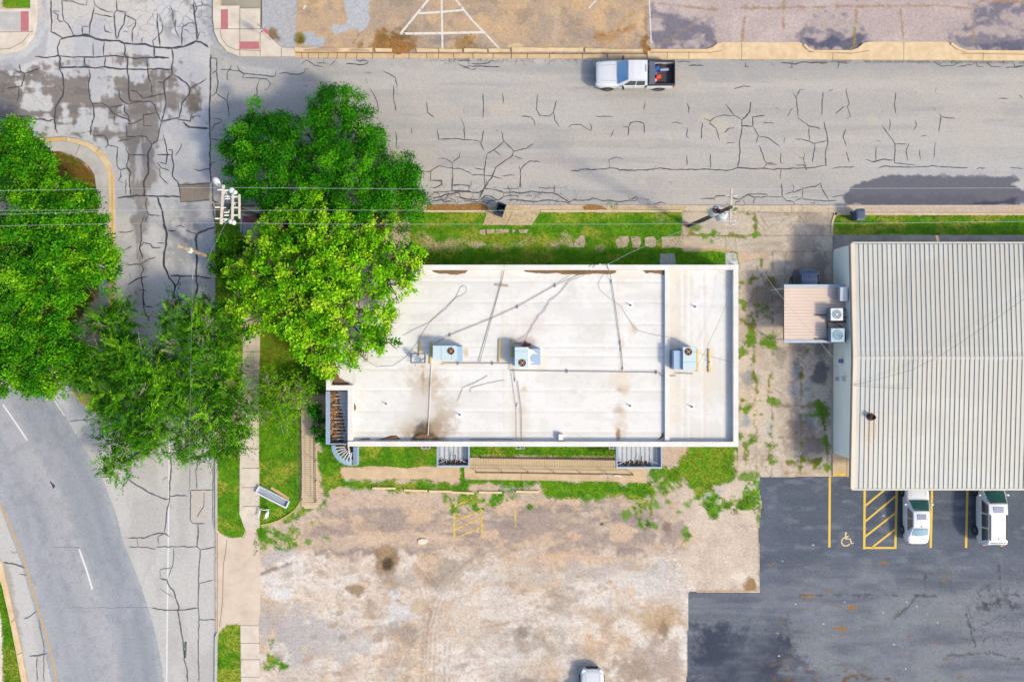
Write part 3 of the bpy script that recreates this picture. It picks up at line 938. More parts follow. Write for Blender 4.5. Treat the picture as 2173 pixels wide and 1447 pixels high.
    P.line([(1440, 470), (1455, 478), (1462, 500)], 6, A(186, 150, 110), .6, 3, 5)


ALLEY = [(1458, 436), (1770, 436), (1767, 460), (1765, 530), (1765, 1010), (1612, 1012), (1600, 1020), (1565, 1020), (1567, 560), (1640, 540), (1565, 535), (1545, 530), (1448, 506), (1448, 455)]
tag(sheet("driveway", (1444, 434, 1772, 1022), paint_alley, painted("old concrete", grain=0.2, gscale=8, bump=0.4, speck=.12, sscale=13, craze=.35, cscale=.7), z=0.078, poly=ALLEY, res=2.0), kind="structure")


# ---- sealed asphalt car park, lower right
def paint_dark(P):
    x, y = P.x, P.y
    P.mix(A(92, 102, 116), np.ones(len(x)))
    P.mix(A(140, 144, 150), sm(1130, 1330, y + 60 * (P.wn - .5)) * (.35 + .65 * sm(1600, 1760, x)) * .85)
    P.mix(A(132, 135, 146), sm(1980, 2150, x) * sm(1150, 1250, y) * .5)
    P.noise(A(108, 114, 130), .3, .8, 90, 50, .6, 111, octv=7)
    P.noise(A(86, 92, 108), .4, .9, 120, 30, .5, 112, octv=7)
    P.noise(A(146, 149, 160), .55, .9, 40, 14, .35, 113, octv=7)
    P.noise(A(140, 142, 152), .5, .8, 150, 12, .4, 114, mask=sm(1180, 1260, y))
    st = P.polymask([(1462, 1345), (1510, 1330), (1560, 1345), (1640, 1325), (1690, 1350), (1700, 1400), (1690, 1460), (1680, 1510), (1458, 1510), (1460, 1420)], 24, 46)
    P.mix(A(62, 68, 86), st * (.35 + .65 * sm(.15, .75, N(x, y, 60, 46, 7, 115))) * .95)
    P.noise(A(136, 138, 150), .62, .8, 26, 26, .55, 116, mask=sm(1320, 1360, y) * sm(1500, 1460, x + 30 * (P.wn - .5)))
    P.noise(A(110, 84, 50), .62, .78, 13, 8, .85, 117, octv=4, mask=sm(1390, 1447, y) * sm(1620, 1700, x) * sm(1960, 1860, x))
    for _ in range(110):
        bx = 1640 + 420 * rng.random() ** 1.4
        by = rng.uniform(1180, 1447) if rng.random() < .45 else rng.uniform(1320, 1447)
        P.blob(bx, by, rng.uniform(1.5, 7), rng.uniform(1, 3), A(*[(146, 116, 66), (122, 102, 66), (136, 114, 80)][rng.integers(3)]), rng.uniform(.25, .6), .5, 1.2, rng.uniform(-.5, .3))
    P.blob(1720, 1263, 12, 3, A(170, 130, 60), .8, .5, 1.2)
    P.blob(1872, 1194, 12, 4, A(156, 118, 66), .7, .5, 1.2)
    P.blob(1808, 1288, 8, 4, A(170, 120, 40), .9, .5, 1.2)
    P.blob(1775, 1332, 16, 4, A(160, 116, 36), .8, .5, 1.2)
    P.cz = P.polymask([(2030, 1245), (2180, 1240), (2180, 1420), (2050, 1400)], 30, 30) * .8
    crack = A(66, 66, 74)
    for pts in ([(1940, 1205), (1965, 1208), (1962, 1262)], [(1700, 1262), (1830, 1262), (1960, 1263), (2050, 1268), (2120, 1262), (2240, 1262)], [(1990, 1280), (2060, 1280), (2120, 1282), (2240, 1282)], [(2050, 1300), (2060, 1340), (2070, 1370)], [(2120, 1200), (2125, 1260)], [(2070, 1262), (2090, 1285), (2130, 1270), (2150, 1290)], [(1900, 1310), (1930, 1285), (1945, 1262)], [(2010, 1390), (2100, 1385), (2173, 1400)], [(2080, 1262), (2085, 1290), (2110, 1300), (2140, 1275), (2173, 1285)]):
        P.line(pts, 2.2, crack, .6, 1.2, 7, .2)
    P.noise(A(70, 68, 74), .58, .72, 12, 10, .6, 118, octv=4, mask=P.polymask([(2040, 1255), (2160, 1250), (2173, 1300), (2060, 1300)], 20, 20))
    P.poly([(1780, 1128), (1812, 1128), (1812, 1160), (1780, 1160)], A(112, 118, 130), .7, 2, 1)
    P.line([(1460, 1256), (1610, 1257)], 3, A(70, 74, 86), .7, 1.5, 2)
    for _ in range(16):
        P.blob(rng.uniform(1640, 2000), rng.uniform(1040, 1420), 1.5, 1.3, A(226, 226, 226), .9, .4, .4)


DARK = [(1612, 1011), (1640, 1008), (1700, 1012), (1765, 1010), (2260, 1010), (2260, 1510), (1457, 1510), (1458, 1400), (1461, 1300), (1460, 1260), (1464, 1256), (1612, 1257), (1613, 1180), (1610, 1130), (1617, 1070), (1611, 1035)]
tag(sheet("car_park", (1450, 1000, 2260, 1510), paint_dark, M_dark, z=0.07, poly=DARK, res=2.2), kind="structure")

# ------------------------------------------------------------------ CRACK SEALANT
CR = {
 (0, 0): "372,0 375,100 380,160 372,235 440,270 470,285*1.3;455,0 455,90 465,150 500,180 520,220 540,262;455,10 530,10 570,30 630,40 635,5;685,0 695,40 740,70 790,90 830,90;690,55 675,120 660,170 655,265;685,100 760,115 825,125;850,0 855,75 835,100 840,180 850,290*1.2;850,80 915,90 910,140 905,180 870,240 858,285;915,110 960,130 995,150 990,190 965,230 970,310;380,85 440,85;385,90 425,115 420,140 440,160 460,160;440,290 520,270 600,260 660,268 720,290 800,300 870,300 910,320 1000,325 1060,325 1130,345 1200,350 1260,352 1340,345 1430,305 1470,310 1525,350*1.9;440,290 418,350 425,400 440,430 435,500 460,560 468,640 455,710 405,790 400,870 405,940 420,975*1.3;680,315 682,415;760,305 757,410;910,320 915,370 910,400 935,430 930,510 940,570 940,660 950,740 1045,745*1.3;1130,345 1125,415 1235,425*1.4;1255,355 1265,430 1255,510 1260,545 1210,585 1195,610 1205,680 1215,760 1190,860 1180,890*1.3;255,415 340,425 420,410 520,420 620,420 700,420 790,412 850,410 910,420 1000,430 1100,420 1235,428*1.2;615,420 620,490*1.3;770,415 765,490;430,495 520,495 620,490 700,500 770,490 850,505 930,505 1050,510 1150,505 1250,510*1.5;650,510 660,560 645,620 655,720 680,770 690,850 665,930 660,990*1.2;140,470 150,520 180,540 160,630 50,648;120,520 180,540 240,520 300,495;135,635 140,700 125,750;145,650 160,660 155,700;0,855 60,865 120,850 200,850 250,870 320,875 350,890 395,875*1.4;680,760 740,755 790,780 830,830 880,855 930,870 950,895;835,840 833,910;870,660 870,710 910,750 940,765 1000,750 1100,740 1130,770 1150,830 1175,890;950,660 1000,670 1045,720 1110,705 1200,685;1075,430 1085,560 1110,640 1110,705;1145,605 1200,605;800,790 850,780 900,765;910,765 910,820 940,850 950,895;920,910 970,905 1050,870 1050,840 1145,825;1050,870 1050,920 1110,920;1180,890 1250,875 1310,860 1330,760 1385,690 1390,650 1365,610 1310,570 1260,545*1.4;1390,650 1430,620 1480,600 1510,575;1290,870 1340,880 1390,890 1395,860 1440,845*1.3;1340,895 1380,930 1450,935 1530,940*2;1540,400 1538,600 1530,800 1535,1000 1535,1230 1545,1340*1.3;1535,425 1585,430 1585,515 1540,545;1580,520 1595,600 1580,680 1545,705;1580,680 1660,740 1672,670;1665,740 1675,860;1415,20 1420,100 1430,170 1440,240 1440,300*1.4;1410,0 1440,60 1415,110;1470,0 1480,40 1420,50;1240,40 1265,90 1265,150;1150,100 1150,170 1160,260 1170,340*1.2;1125,345 1115,300 1150,265;1190,170 1190,220 1160,260;1330,340 1330,200 1380,170 1430,170;1285,140 1280,215 1310,275;925,915 925,1020;680,1010 690,990 760,990 785,1020 790,1060 770,1085;790,1060 860,1080 855,1140 855,1215 885,1245 925,1230 950,1260;860,1035 910,1025 960,1015;1005,995 1070,1000 1110,1060 1150,1030 1180,890;1110,1060 1080,1130 1085,1270 1050,1330 1055,1440*1.8;945,1135 1070,1135;920,1085 945,1135 925,1210 955,1260 945,1300 955,1425;920,1310 918,1420;1195,985 1215,1070 1225,1130 1215,1200 1165,1185;1225,1095 1260,1100 1255,1150 1270,1210 1260,1290 1300,1330 1310,1380*1.2;1330,1050 1310,1100 1280,1140;1145,1185 1180,1230 1240,1250;1165,1230 1170,1290 1210,1330 1230,1350;1415,1235 1450,1250 1530,1235 1550,1190 1580,1185;880,1250 885,1290 865,1320 900,1340;1545,960 1570,910 1620,890;1560,870 1600,870 1625,885;1545,1015 1600,1025;600,195 605,250 650,255;600,195 655,200;900,235 920,228 935,240;1050,275 1035,290 1040,315;765,185 770,230 815,245;1145,1130 1255,1135;1000,1000 920,1005;1460,235 1500,240;1440,300 1460,240",
 (440, 0): "95,510 165,510 230,520 260,540 340,545 430,555 495,560 505,515*1.1;175,475 165,510 145,530 145,580 160,588;215,480 235,520 270,540 255,570 300,570 380,575 430,578 460,610 440,655 415,655;460,615 480,618;380,580 360,650 362,715;525,540 580,530 610,545 670,545 710,530 715,505 745,505;685,475 720,440 760,460 785,480 850,490;735,440 770,432;800,460 850,460 880,470;850,430 850,460;890,485 920,460 940,440;1015,470 1040,465 1110,475 1160,470 1180,450*1.3;1085,435 1115,450 1140,440 1170,450*1.3;700,630 740,630;1155,535 1200,535;1280,515 1350,555 1375,570 1390,630 1380,645;1155,575 1170,610;1190,650 1215,690 1240,740 1250,830;1360,620 1360,700 1380,815;1605,745 1610,820 1660,860;1370,960 1385,1010 1380,1080;1490,935 1495,985;1680,945 1695,1030;1695,1018 1790,1015 1930,1025;1875,800 1877,840;1850,865 1875,915 1880,1020;1830,445 1880,440 1930,445;1830,465 1880,490 1929,510;1870,500 1929,480;1690,1160 1740,1160 1790,1190 1840,1150 1850,1110;1580,1255 1630,1255 1690,1215 1760,1230 1850,1235 1929,1270;1635,1250 1630,1320 1710,1325 1710,1355 1650,1380;1790,1190 1795,1300 1785,1390 1929,1400;1790,1360 1850,1350 1929,1360",
 (1000, 0): "0,465 60,470 130,460 150,445 180,455;0,490 60,485 210,490*1.2;50,435 50,470;40,500 0,515;85,685 90,800 85,865;225,680 235,740 230,765;485,690 475,800 500,845 570,850 600,825 625,735;605,825 610,880 645,930;365,852 435,855 460,885 468,925;710,935 730,915 800,910 850,945 875,960 880,930 862,895;905,850 1040,855;1270,745 1262,810;1575,755 1592,790 1590,830;1105,930 1150,932 1145,995;1150,932 1165,900 1215,890 1262,905 1267,980;1040,958 1020,1005;1465,898 1500,895 1545,905;1580,935 1575,1000 1595,1015;1690,895 1680,1020;1700,868 1750,885 1790,855 1850,842 1925,848;1858,760 1925,845 1980,880;2045,745 2035,820 1980,880;1750,885 1745,905 1790,940 1815,1025;1925,932 1880,940 1850,975;1865,1055 1880,1045 1930,1042;1980,880 1975,980 1960,1050 1965,1100 1950,1225*1.1;1980,920 2060,925;725,1250 790,1250 790,1240 900,1240 1010,1230 1070,1235 1080,1245 1220,1245 1330,1240 1380,1230 1450,1240 1560,1240 1700,1238 1830,1245 1890,1245 1950,1228 2067,1232*1.2;1015,1230 1005,1170 1060,1150 1110,1165;1330,1240 1350,1215;1575,1135 1578,1210;1748,1125 1750,1240;1585,478 1700,482*1.2;1920,652 1990,632 2045,635;2005,455 2005,490 2025,492;1500,455 1560,450 1610,455;90,950 80,1020 70,1050 95,1110;0,1022 50,1030 70,1050;220,958 240,1035 170,1095 115,1125*1.1;240,1035 310,1105 400,1090 460,1048;165,1100 215,1140;310,1105 300,1140 180,1225 150,1300 100,1365*1.1;300,1140 375,1165;150,1222 180,1225;115,1125 95,1240 95,1280 100,1365 60,1430;95,1240 20,1228;0,1278 90,1280 160,1290 230,1310;220,1287 320,1282;505,1185 430,1178 390,1205 360,1245;350,1215 360,1250 355,1375;1450,1325 1470,1345;180,955 205,958",
 (860, 380): "230,10 265,10 270,40 230,60 190,65;340,0 345,40 430,45 465,50 465,95*1.2;345,40 340,90 200,100;480,50 485,20;340,90 465,95 540,100 580,70 660,80 720,100*1.2;590,0 600,40 580,70;200,140 260,130 310,110 370,100 400,105 400,130 460,150 540,150*1.2;250,135 300,160 350,165;380,130 440,150 430,165 550,165;195,165 260,150 290,170 330,165*1.3;540,150 550,120 580,70;580,120 620,125 680,155 720,130 720,100*1.2;550,165 600,180 610,160 690,150;720,100 790,95 850,105 920,90 1000,100 1085,105 1130,125 1200,170 1195,185*1.3;840,0 840,65;710,70 830,70;750,45 755,70 770,100;975,65 1080,70 1095,45 1085,105;720,130 770,120 825,125 825,145;740,150 800,150 880,160 970,165 1050,155 1140,165 1200,180*1.3;880,125 920,120 925,140;920,90 895,115;1205,170 1230,155 1340,155 1370,140 1450,160 1480,155 1550,165 1640,160*1.2;1280,130 1275,155;1225,155 1250,145;1635,125 1635,155 1690,130 1700,145 1680,160 1640,160*1.2;1690,150 1720,175;1740,145 1780,150 1770,170;1815,185 1870,170 1910,180;590,120 540,165",
 (1300, 380): "640,142 740,142 745,155*1.2;740,142 760,125 820,122 880,140 930,150 960,130 990,115 1040,135 1130,130*1.2;990,108 1130,112 1130,130 1235,130;1040,135 1025,190;950,150 970,190;900,190 900,170 940,155;1235,35 1240,130 1270,160 1320,165 1335,190*1.1;1335,160 1385,140 1390,60;1310,35 1325,60 1320,95 1265,112;1320,100 1390,70 1480,55 1520,30 1530,70 1575,140 1580,170*1.1;1385,140 1400,150 1475,155 1570,160 1640,155;1475,155 1480,178 1440,175;1305,135 1360,130;1600,135 1690,120 1720,110",
 (1573, 0): "380,685 400,710 410,790 418,860;465,655 430,655 405,705;405,862 440,880 490,920 580,945;495,930 500,1030;395,1015 460,1025 540,1050 625,1030;540,1050 520,1190;605,890 625,970 632,1050 615,1120 620,1210 480,1230 470,1245*1.1;600,675 590,760 590,845;635,668 675,655;780,645 765,660 790,760 775,785 800,850 770,870;755,775 690,835;0,880 40,850 65,800 68,745;0,925 85,925 85,855 175,845;85,925 125,995 110,1050;125,995 200,1010 285,1075;130,1065 180,1190 240,1195;155,897 240,900;375,790 330,855;250,785 275,800;320,1005 312,1048;287,1120 290,1190 305,1195;0,1232 160,1232 240,1240 290,1235 470,1230*1.2;165,1230 185,1200 265,1203;400,1207 455,1207 475,1240;465,1120 455,1160 475,1235;420,1148 455,1160;290,1235 285,1310;660,1235 740,1222 830,1220;765,945 745,1000 770,1070;765,1105 790,1185;1130,675 1120,760 1128,830;1085,870 1090,910 1080,960;1030,920 1080,990 1125,1055 1120,1190 1280,1210;1125,1055 1210,1055;1230,1045 1205,1110 1215,1175;905,1168 970,1185 1050,1165 1115,1172*1.2;985,1180 985,1080 1000,1075;1005,1230 1050,1215 1200,1225 1360,1220 1400,1213 1540,1225 1660,1225*1.1;1715,1240 1740,1228 1790,1230;1960,1225 2060,1235;1270,880 1283,910 1260,955;1305,1095 1305,1130 1312,1170;1420,1040 1408,1160;1310,998 1360,990;985,1033 1025,1033;1270,690 1280,670;1418,675 1425,645;1445,830 1460,850 1445,970;1460,850 1500,862 1565,868;1885,722 1955,720;2030,695 2060,725;1400,785 1420,810;1025,820 1040,805;290,460 400,470 450,455 520,462 630,462*1.3;375,450 370,500 350,490;215,460 245,485;30,460 35,490 55,490;705,460 790,462;715,445 705,505;1410,455 1460,485 1550,480 1600,455;1585,490 1700,470;1720,455 1725,485 1770,490;1790,455 1830,490 1900,490*1.2;1990,455 2000,490 2067,480*1.3;1930,495 2060,490",
 (0, 380): "860,140 920,130 1000,120 1100,125 1200,125 1320,130*1.8;1150,130 1170,190 1190,260 1200,340 1220,400 1215,480 1200,540 1200,640 1235,720 1280,780 1270,860 1230,950 1205,1040 1210,1130*2.2;1075,130 1065,190 1085,260 1180,270;1085,265 1060,310;865,390 930,390 980,375;1060,265 1030,330 1035,440 1020,500 1040,560 1040,590*1.2;1020,500 1050,465 1100,475 1115,500 1180,500*1.3;1150,465 1210,470;900,525 965,490;930,625 1030,625 1060,600 1140,572;1035,630 1050,660 1030,700 1045,790 1045,880 1060,930 1115,935*1.4;1045,890 1060,990 1085,1010 1090,1045*1.3;935,775 1000,730 1075,712*1.4;945,690 955,730*1.4;1010,800 1070,820;1240,705 1320,710 1440,710 1550,725*1.7;1320,710 1300,770 1270,780*2;1580,350 1520,365 1445,400 1430,440 1440,520 1435,700 1445,800 1420,880 1425,940*2.2;1445,400 1410,395 1350,370*1.4;1285,350 1320,340 1360,355;1225,375 1285,378*1.3;1310,45 1545,30;1535,155 1320,170 1310,45;1555,30 1555,160 1600,175*1.2;1555,170 1560,260 1575,340*1.2",
 (0, 740): "920,940 980,985 1080,1045 1180,1090 1240,1100*1.8!;1240,1080 1300,1070 1370,1075*1.8!;1250,790 1250,900 1240,1000 1240,1100 1225,1160 1210,1290 1200,1340*1.8!;1245,735 1300,740 1340,735*2!;1190,970 1200,945 1225,938!;1240,1145 1262,1160!;1390,1030 1370,1040!;1390,1035 1480,1030 1560,1030*1.2!;1395,1035 1390,1250 1410,1275 1500,1275*1.3!;1445,1275 1450,1350 1445,1410*1.7!;1450,840 1430,900 1440,1000 1435,1025!;1560,840 1555,1030 1555,1290!;1490,1050 1490,1150 1440,1230!;930,1382 1060,1380 1160,1345 1210,1350 1240,1375*1.7!;1160,1430 1155,1370 1210,1350*1.3!;505,530 560,522 640,522!;730,935 810,937*1.3!;1390,830 1388,1030*.6!",
 (0, 1027): "945,458 1060,460 1140,475*1.4!;1140,458 1300,458 1440,455 1465,480 1580,458*1.3!;1000,395 1005,455!;1440,380 1445,460*1.6!;1465,480 1450,690 1455,740 1450,840 1450,900 1455,970 1450,1200 1455,1447*1.4!;1270,465 1265,580 1245,640 1225,690!;1170,690 1220,700 1240,750 1270,780 1290,850 1310,900 1300,930 1320,1040 1340,1160 1345,1280 1370,1360 1370,1447*1.9!;1170,690 1170,625 1250,610!;1170,760 1270,830*.8!;1110,905 1200,920 1300,920 1450,905*1.7!;1455,725 1560,700!;1450,992 1575,992*1.3!;25,572 90,580 180,608*2.4!;135,660 200,662*1.3!;175,985 220,965 270,925*1.6!;280,975 300,1070 320,1180 320,1447*1.2!;215,1258 290,1250 345,1235*2!;270,1260 270,1447*1.3!;80,485 95,500 130,500!;380,460 590,460*.4!;470,905 1105,900*.4!",
}
sealA = MB()
for (ox, oy), txt in CR.items():
    kw = 1.2 if (ox, oy) == (0, 0) else 1.0
    for part in txt.split(";"):
        thin = part.endswith("!")
        part = part.rstrip("!")
        w = 1.0
        if "*" in part:
            part, w = part.split("*")
            w = float(w)
        pts = [tuple(float(v) for v in p.split(",")) for p in part.split()]
        pts = [(ox + a / 3.445, oy + b / 3.445) for a, b in pts]
        out = []
        for i in range(len(pts) - 1):
            (ax, ay), (bx, by) = pts[i], pts[i + 1]
            n = max(1, int(math.hypot(bx - ax, by - ay) / 6))
            for k in range(n):
                t = k / n
                j = 0.9 if k else 0.3
                out.append((ax + (bx - ax) * t + random.uniform(-j, j), ay + (by - ay) * t + random.uniform(-j, j)))
        out.append(pts[-1])
        ww = [w * kw * (0.066 if not thin else 0.055) * random.uniform(.65, 1.25) for _ in out]
        ww[0] *= .4
        ww[-1] *= .4
        sealA.ribbon([g(a, b, 0.012 + random.uniform(0, .002)) for a, b in out], ww, mi=1 if thin else 0)
# reflector stud set in sealant on the highway
sealA.add([g(*p, .014) for p in [(110, 1030), (113, 1037), (116, 1034), (117, 1030), (112, 1031), (108, 1024), (105, 1019), (107, 1025)]], [(0, 1, 2, 3), (3, 4, 5, 6), (4, 0, 3), (7, 4, 6)], 0)
seal = sealA.build("crack_sealant", [M_tar, M_tarthin])
tag(seal, kind="structure")
# ------------------------------------------------------------------ KERBS, PAVEMENTS, PAINTED MARKINGS
M_walk = mat("pavement concrete", A(232, 221, 206), rough=0.9, var=0.10, scale=1.2, bump=0.15, bscale=30, tint=A(214, 200, 184))
M_walkgrey = mat("grey pavement", A(206, 203, 200), rough=0.9, var=0.10, scale=1.0, bump=0.15, bscale=30, tint=A(186, 182, 178))
M_tan = mat("tan concrete", A(222, 196, 162), rough=0.9, var=0.10, scale=1.3, bump=0.2, bscale=25, tint=A(206, 176, 142))
M_kerb = mat("kerb concrete", A(236, 212, 174), rough=0.9, var=0.10, scale=1.6, bump=0.15, bscale=25, tint=A(222, 190, 146))
M_gutter = mat("gutter concrete", A(226, 194, 150), rough=0.9, var=0.12, scale=1.4, bump=0.2, bscale=25, tint=A(206, 172, 132))
M_joint = mat("pavement joint", A(150, 132, 108), rough=0.95, var=0.3, scale=6)
M_jointd = mat("dark joint", A(110, 100, 86), rough=0.95, var=0.3, scale=6)
M_brick = mat("red paving", A(200, 122, 128), rough=0.85, var=0.10, scale=4, bump=0.4, bscale=50)
M_brickd = mat("dark red paving", A(168, 96, 98), rough=0.85, var=0.14, scale=4, bump=0.4, bscale=50)
M_ykerb = mat("yellow kerb paint", A(236, 190, 92), rough=0.7, var=0.16, scale=3, tint=A(214, 180, 120))
M_white = mat("white road paint", A(238, 238, 240), rough=0.7, var=0.06, scale=5)
M_yellow = mat("yellow road paint", A(238, 200, 84), rough=0.7, var=0.12, scale=4, tint=A(206, 170, 84))


def wornpaint(name, col, thr):
    m, nt, b = newmat(name)
    tc = nt.nodes.new("ShaderNodeTexCoord")
    n = nt.nodes.new("ShaderNodeTexNoise")
    n.inputs["Scale"].default_value = 5.0
    n.inputs["Detail"].default_value = 8
    n.inputs["Roughness"].default_value = 0.7
    nt.links.new(tc.outputs["Object"], n.inputs["Vector"])
    mr = nt.nodes.new("ShaderNodeMapRange")
    mr.inputs[1].default_value = thr - .04
    mr.inputs[2].default_value = thr + .06
    nt.links.new(n.outputs[0], mr.inputs[0])
    nt.links.new(mr.outputs[0], b.inputs["Alpha"])
    b.inputs["Base Color"].default_value = (*col, 1)
    b.inputs["Roughness"].default_value = .8
    return m


M_whiteworn = wornpaint("worn white paint", A(238, 230, 220), .38)
M_yelworn = wornpaint("worn yellow paint", A(240, 202, 90), .42)
M_orangeworn = wornpaint("worn orange edge line", A(206, 176, 130), .36)
M_yellot = wornpaint("scuffed yellow paint", A(240, 200, 84), .30)


def jag(pts, amp=1.2, step=14):
    out = []
    n = len(pts)
    for i in range(n):
        a, b = pts[i], pts[(i + 1) % n]
        k = max(1, int(math.hypot(b[0] - a[0], b[1] - a[1]) / step))
        for j in range(k):
            t = j / k
            out.append((a[0] + (b[0] - a[0]) * t + random.uniform(-amp, amp), a[1] + (b[1] - a[1]) * t + random.uniform(-amp, amp)))
    return out


def slab(name, polys, m, z0=-0.02, z1=0.12, joints=(), mj=None, jw=0.05, extra=(), amp=0.0, mats_extra=()):
    mb = MB()
    for p in polys:
        q = jag(p, amp) if amp else p
        mb.prism(G2(q), z0, z1, mi=0)
    for l in joints:
        mb.ribbon([g(a, b, z1 + .004) for a, b in l], jw, mi=1)
    for k, p in extra:
        mb.prism(G2(p), z1 - .01, z1 + .006, mi=k)
    o = mb.build(name, [m, mj or M_joint] + list(mats_extra))
    return tag(o, kind="structure")


# north-east street corner with tactile ramps
ne = [(453, -40), (453, 40), (456, 70), (466, 92), (482, 110), (508, 121), (626, 121), (626, 104), (598, 103), (573, 80), (552, 68), (552, 20), (510, 20), (509, 14), (462, 14), (462, -40)]
slab("pavement", [ne], M_walk, joints=[[(509, 14), (509, 120)], [(455, 62), (552, 62)], [(552, 68), (552, 120)], [(597, 103), (597, 121)], [(467, 64), (470, 82), (482, 98), (500, 106), (552, 108)]],
     extra=[(2, [(470, 22), (485, 22), (485, 63), (470, 63)]), (2, [(509, 90), (551, 90), (551, 106), (509, 106)]), (3, [(462, -40), (468, -40), (468, 14), (462, 14)])], mats_extra=[M_brick, M_kerb])
# north-west street corner
nw = [(-60, 21), (66, 20), (66, -40), (78, -40), (78, 50), (72, 76), (56, 98), (34, 111), (8, 116), (-60, 117)]
slab("pavement", [nw], M_walk, joints=[[(-60, 69), (70, 68)], [(-20, 106), (20, 104), (48, 90), (62, 72)]], extra=[(2, [(46, 26), (63, 26), (63, 68), (46, 68)]), (3, [(-60, 27), (45, 27), (45, 67), (-60, 67)])], mats_extra=[M_brick, M_walkgrey])
# sidewalk along the cross street, north and south of the lot entrance
slab("sidewalk", [[(513, 440), (556, 440), (553, 700), (549, 835), (552, 1118), (543, 1123), (521, 1123), (509, 1090), (510, 900), (513, 835), (517, 700)]], M_walk, z1=.10,
     joints=[[(512, y), (553, y)] for y in (478, 516, 554, 592, 630, 668)] + [[(514, y), (550, y)] for y in (746, 786, 828, 868, 952, 993, 1034, 1074)], jw=.05)
slab("sidewalk", [[(511, 1326), (549, 1326), (553, 1510), (513, 1510)]], M_walk, z1=.10, joints=[[(511, y), (552, y)] for y in (1364, 1399, 1436)], jw=.045)
slab("lot_entrance", [[(460, 1124), (470, 1132), (490, 1141), (515, 1138), (522, 1123), (545, 1123), (552, 1160), (553, 1290), (549, 1326), (511, 1326), (500, 1322), (482, 1325), (466, 1340), (460, 1352)]], mat("pale apron", A(228, 211, 194), rough=.9, var=.08, scale=.7, tint=A(214, 192, 170)), z1=.066, joints=[[(461, 1130), (461, 1350)], [(482, 1145), (474, 1200), (472, 1280), (466, 1330)]], jw=.05)
# kerb between street and strip
mb = MB()
mb.prism(G2([(457, 640), (461, 640), (462, 1125), (458, 1125)]), -.02, .13, 0)
mb.prism(G2([(457, 1350), (462, 1340), (463, 1345), (460, 1510), (456, 1510)]), -.02, .13, 0)
mb.ribbon([g(457, 640, .006), g(458, 900, .006), g(458, 1125, .006)], .05, 1)
mb.ribbon([g(456.5, 1340, .006), g(456, 1510, .006)], .07, 1)
tag(mb.build("kerb", [M_walkgrey, M_jointd]), kind="structure")
# reveal pad with red paving at the south-east corner of the junction
slab("pavement", [[(510, 455), (560, 455), (560, 500), (510, 500)]], M_walkgrey, z1=.115, extra=[(2, [(517, 459), (551, 459), (551, 474), (517, 474)])], mats_extra=[M_brickd], joints=[[(515, 456), (515, 500)]])

# island on the left: kerb with yellow face, curved walk
out = [(60, 294), (95, 295), (135, 292), (165, 296), (195, 306), (218, 322), (234, 345), (241, 375), (243, 420), (242, 660), (240, 800)]
inn = [(60, 302), (95, 303), (135, 300), (160, 304), (188, 314), (208, 330), (224, 352), (231, 378), (233, 420), (232, 660), (230, 800)]
slab("kerb", [out + inn[::-1]], M_kerb, z1=.15, extra=[(2, [(238, 360), (242, 372), (243, 400), (243, 800), (238, 800), (238, 400)]), (2, [(95, 295), (140, 293), (140, 299), (95, 302)])], mats_extra=[M_ykerb], joints=[[(140, 292), (140, 300)], [(212, 312), (206, 322)], [(241, 540), (233, 540)], [(241, 620), (233, 620)], [(242, 465), (233, 465)]])
inn2 = [(60, 320), (95, 321), (130, 322), (152, 328), (172, 338), (190, 352), (202, 372), (206, 400), (210, 440), (212, 700), (212, 810)]
slab("sidewalk", [[(60, 302.3), (95, 303.3), (135, 300.3), (160, 304.3), (187.8, 314.3), (207.7, 330.2), (223.7, 352), (230.7, 378), (232.7, 420), (231.7, 660), (229.7, 800)] + inn2[::-1]], M_walkgrey, z1=.12, joints=[[(170, 306), (160, 330)], [(232, 470), (210, 470)], [(232, 540), (211, 540)], [(232, 610), (211, 610)]])
slab("kerb", [[(150, 826), (160, 838), (172, 853), (188, 867), (208, 876), (240, 876), (240, 820), (205, 833), (178, 836), (165, 832)]], M_ykerb, z1=.14)
slab("pavement", [[(150, 815), (240, 812), (240, 819), (205, 832), (178, 835), (164, 831), (150, 825)]], M_walkgrey, z1=.13)
# lower-left verge: kerb along the highway shoulder, cream walk
slab("kerb", [[(-20, 1170), (2, 1190), (14, 1235), (32, 1320), (46, 1385), (60, 1460), (66, 1510), (54, 1510), (48, 1447), (34, 1370), (22, 1310), (6, 1240), (-8, 1205), (-20, 1190)]], M_kerb, z1=.14, joints=[[(31, 1314), (24, 1320)], [(46, 1385), (36, 1388)]])
slab("sidewalk", [[(-60, 1260), (-4, 1280), (2, 1300), (5, 1360), (6, 1510), (-60, 1510)]], M_walk, z1=.10)

# kerb and gutter on the north side of the main road
gut = [(626, 112), (740, 113), (900, 113), (1372, 115), (1372, 126), (1240, 125), (626, 123)]
seg = [640, 654, 676, 697, 716, 735, 758, 791, 836, 868, 905, 931, 962, 1003, 1047, 1085, 1120, 1167, 1237, 1290]
slab("gutter", [gut], M_gutter, z1=.045, joints=[[(s, 113), (s + random.uniform(-2, 2), 125)] for s in seg] + [[(626, 112.5), (1372, 115)]], mj=M_jointd, jw=.05)
mb = MB()
for a, b, yo in ((626, 790, 0), (796, 832, 1), (884, 930, 2), (932, 980, 2), (984, 1034, 2), (1036, 1083, 2), (1085, 1237, 0), (1241, 1364, 2)):
    mb.prism(G2(jag([(a, 103 + yo), (b, 104 + yo), (b - 1, 111.6 + yo * .3), (a + 1, 111.3 + yo * .3)], .8, 20)), .0, .15, 0)
mb.prism(G2([(643, 107), (690, 103), (715, 104), (722, 108), (718, 111), (650, 111)]), .1, .165, 1)
mb.prism(G2([(742, 107), (765, 104), (782, 108), (786, 111), (745, 111)]), .1, .165, 1)
tag(mb.build("kerb", [M_kerb, mat("silt", A(198, 168, 136), rough=1, var=.12)]), kind="structure")
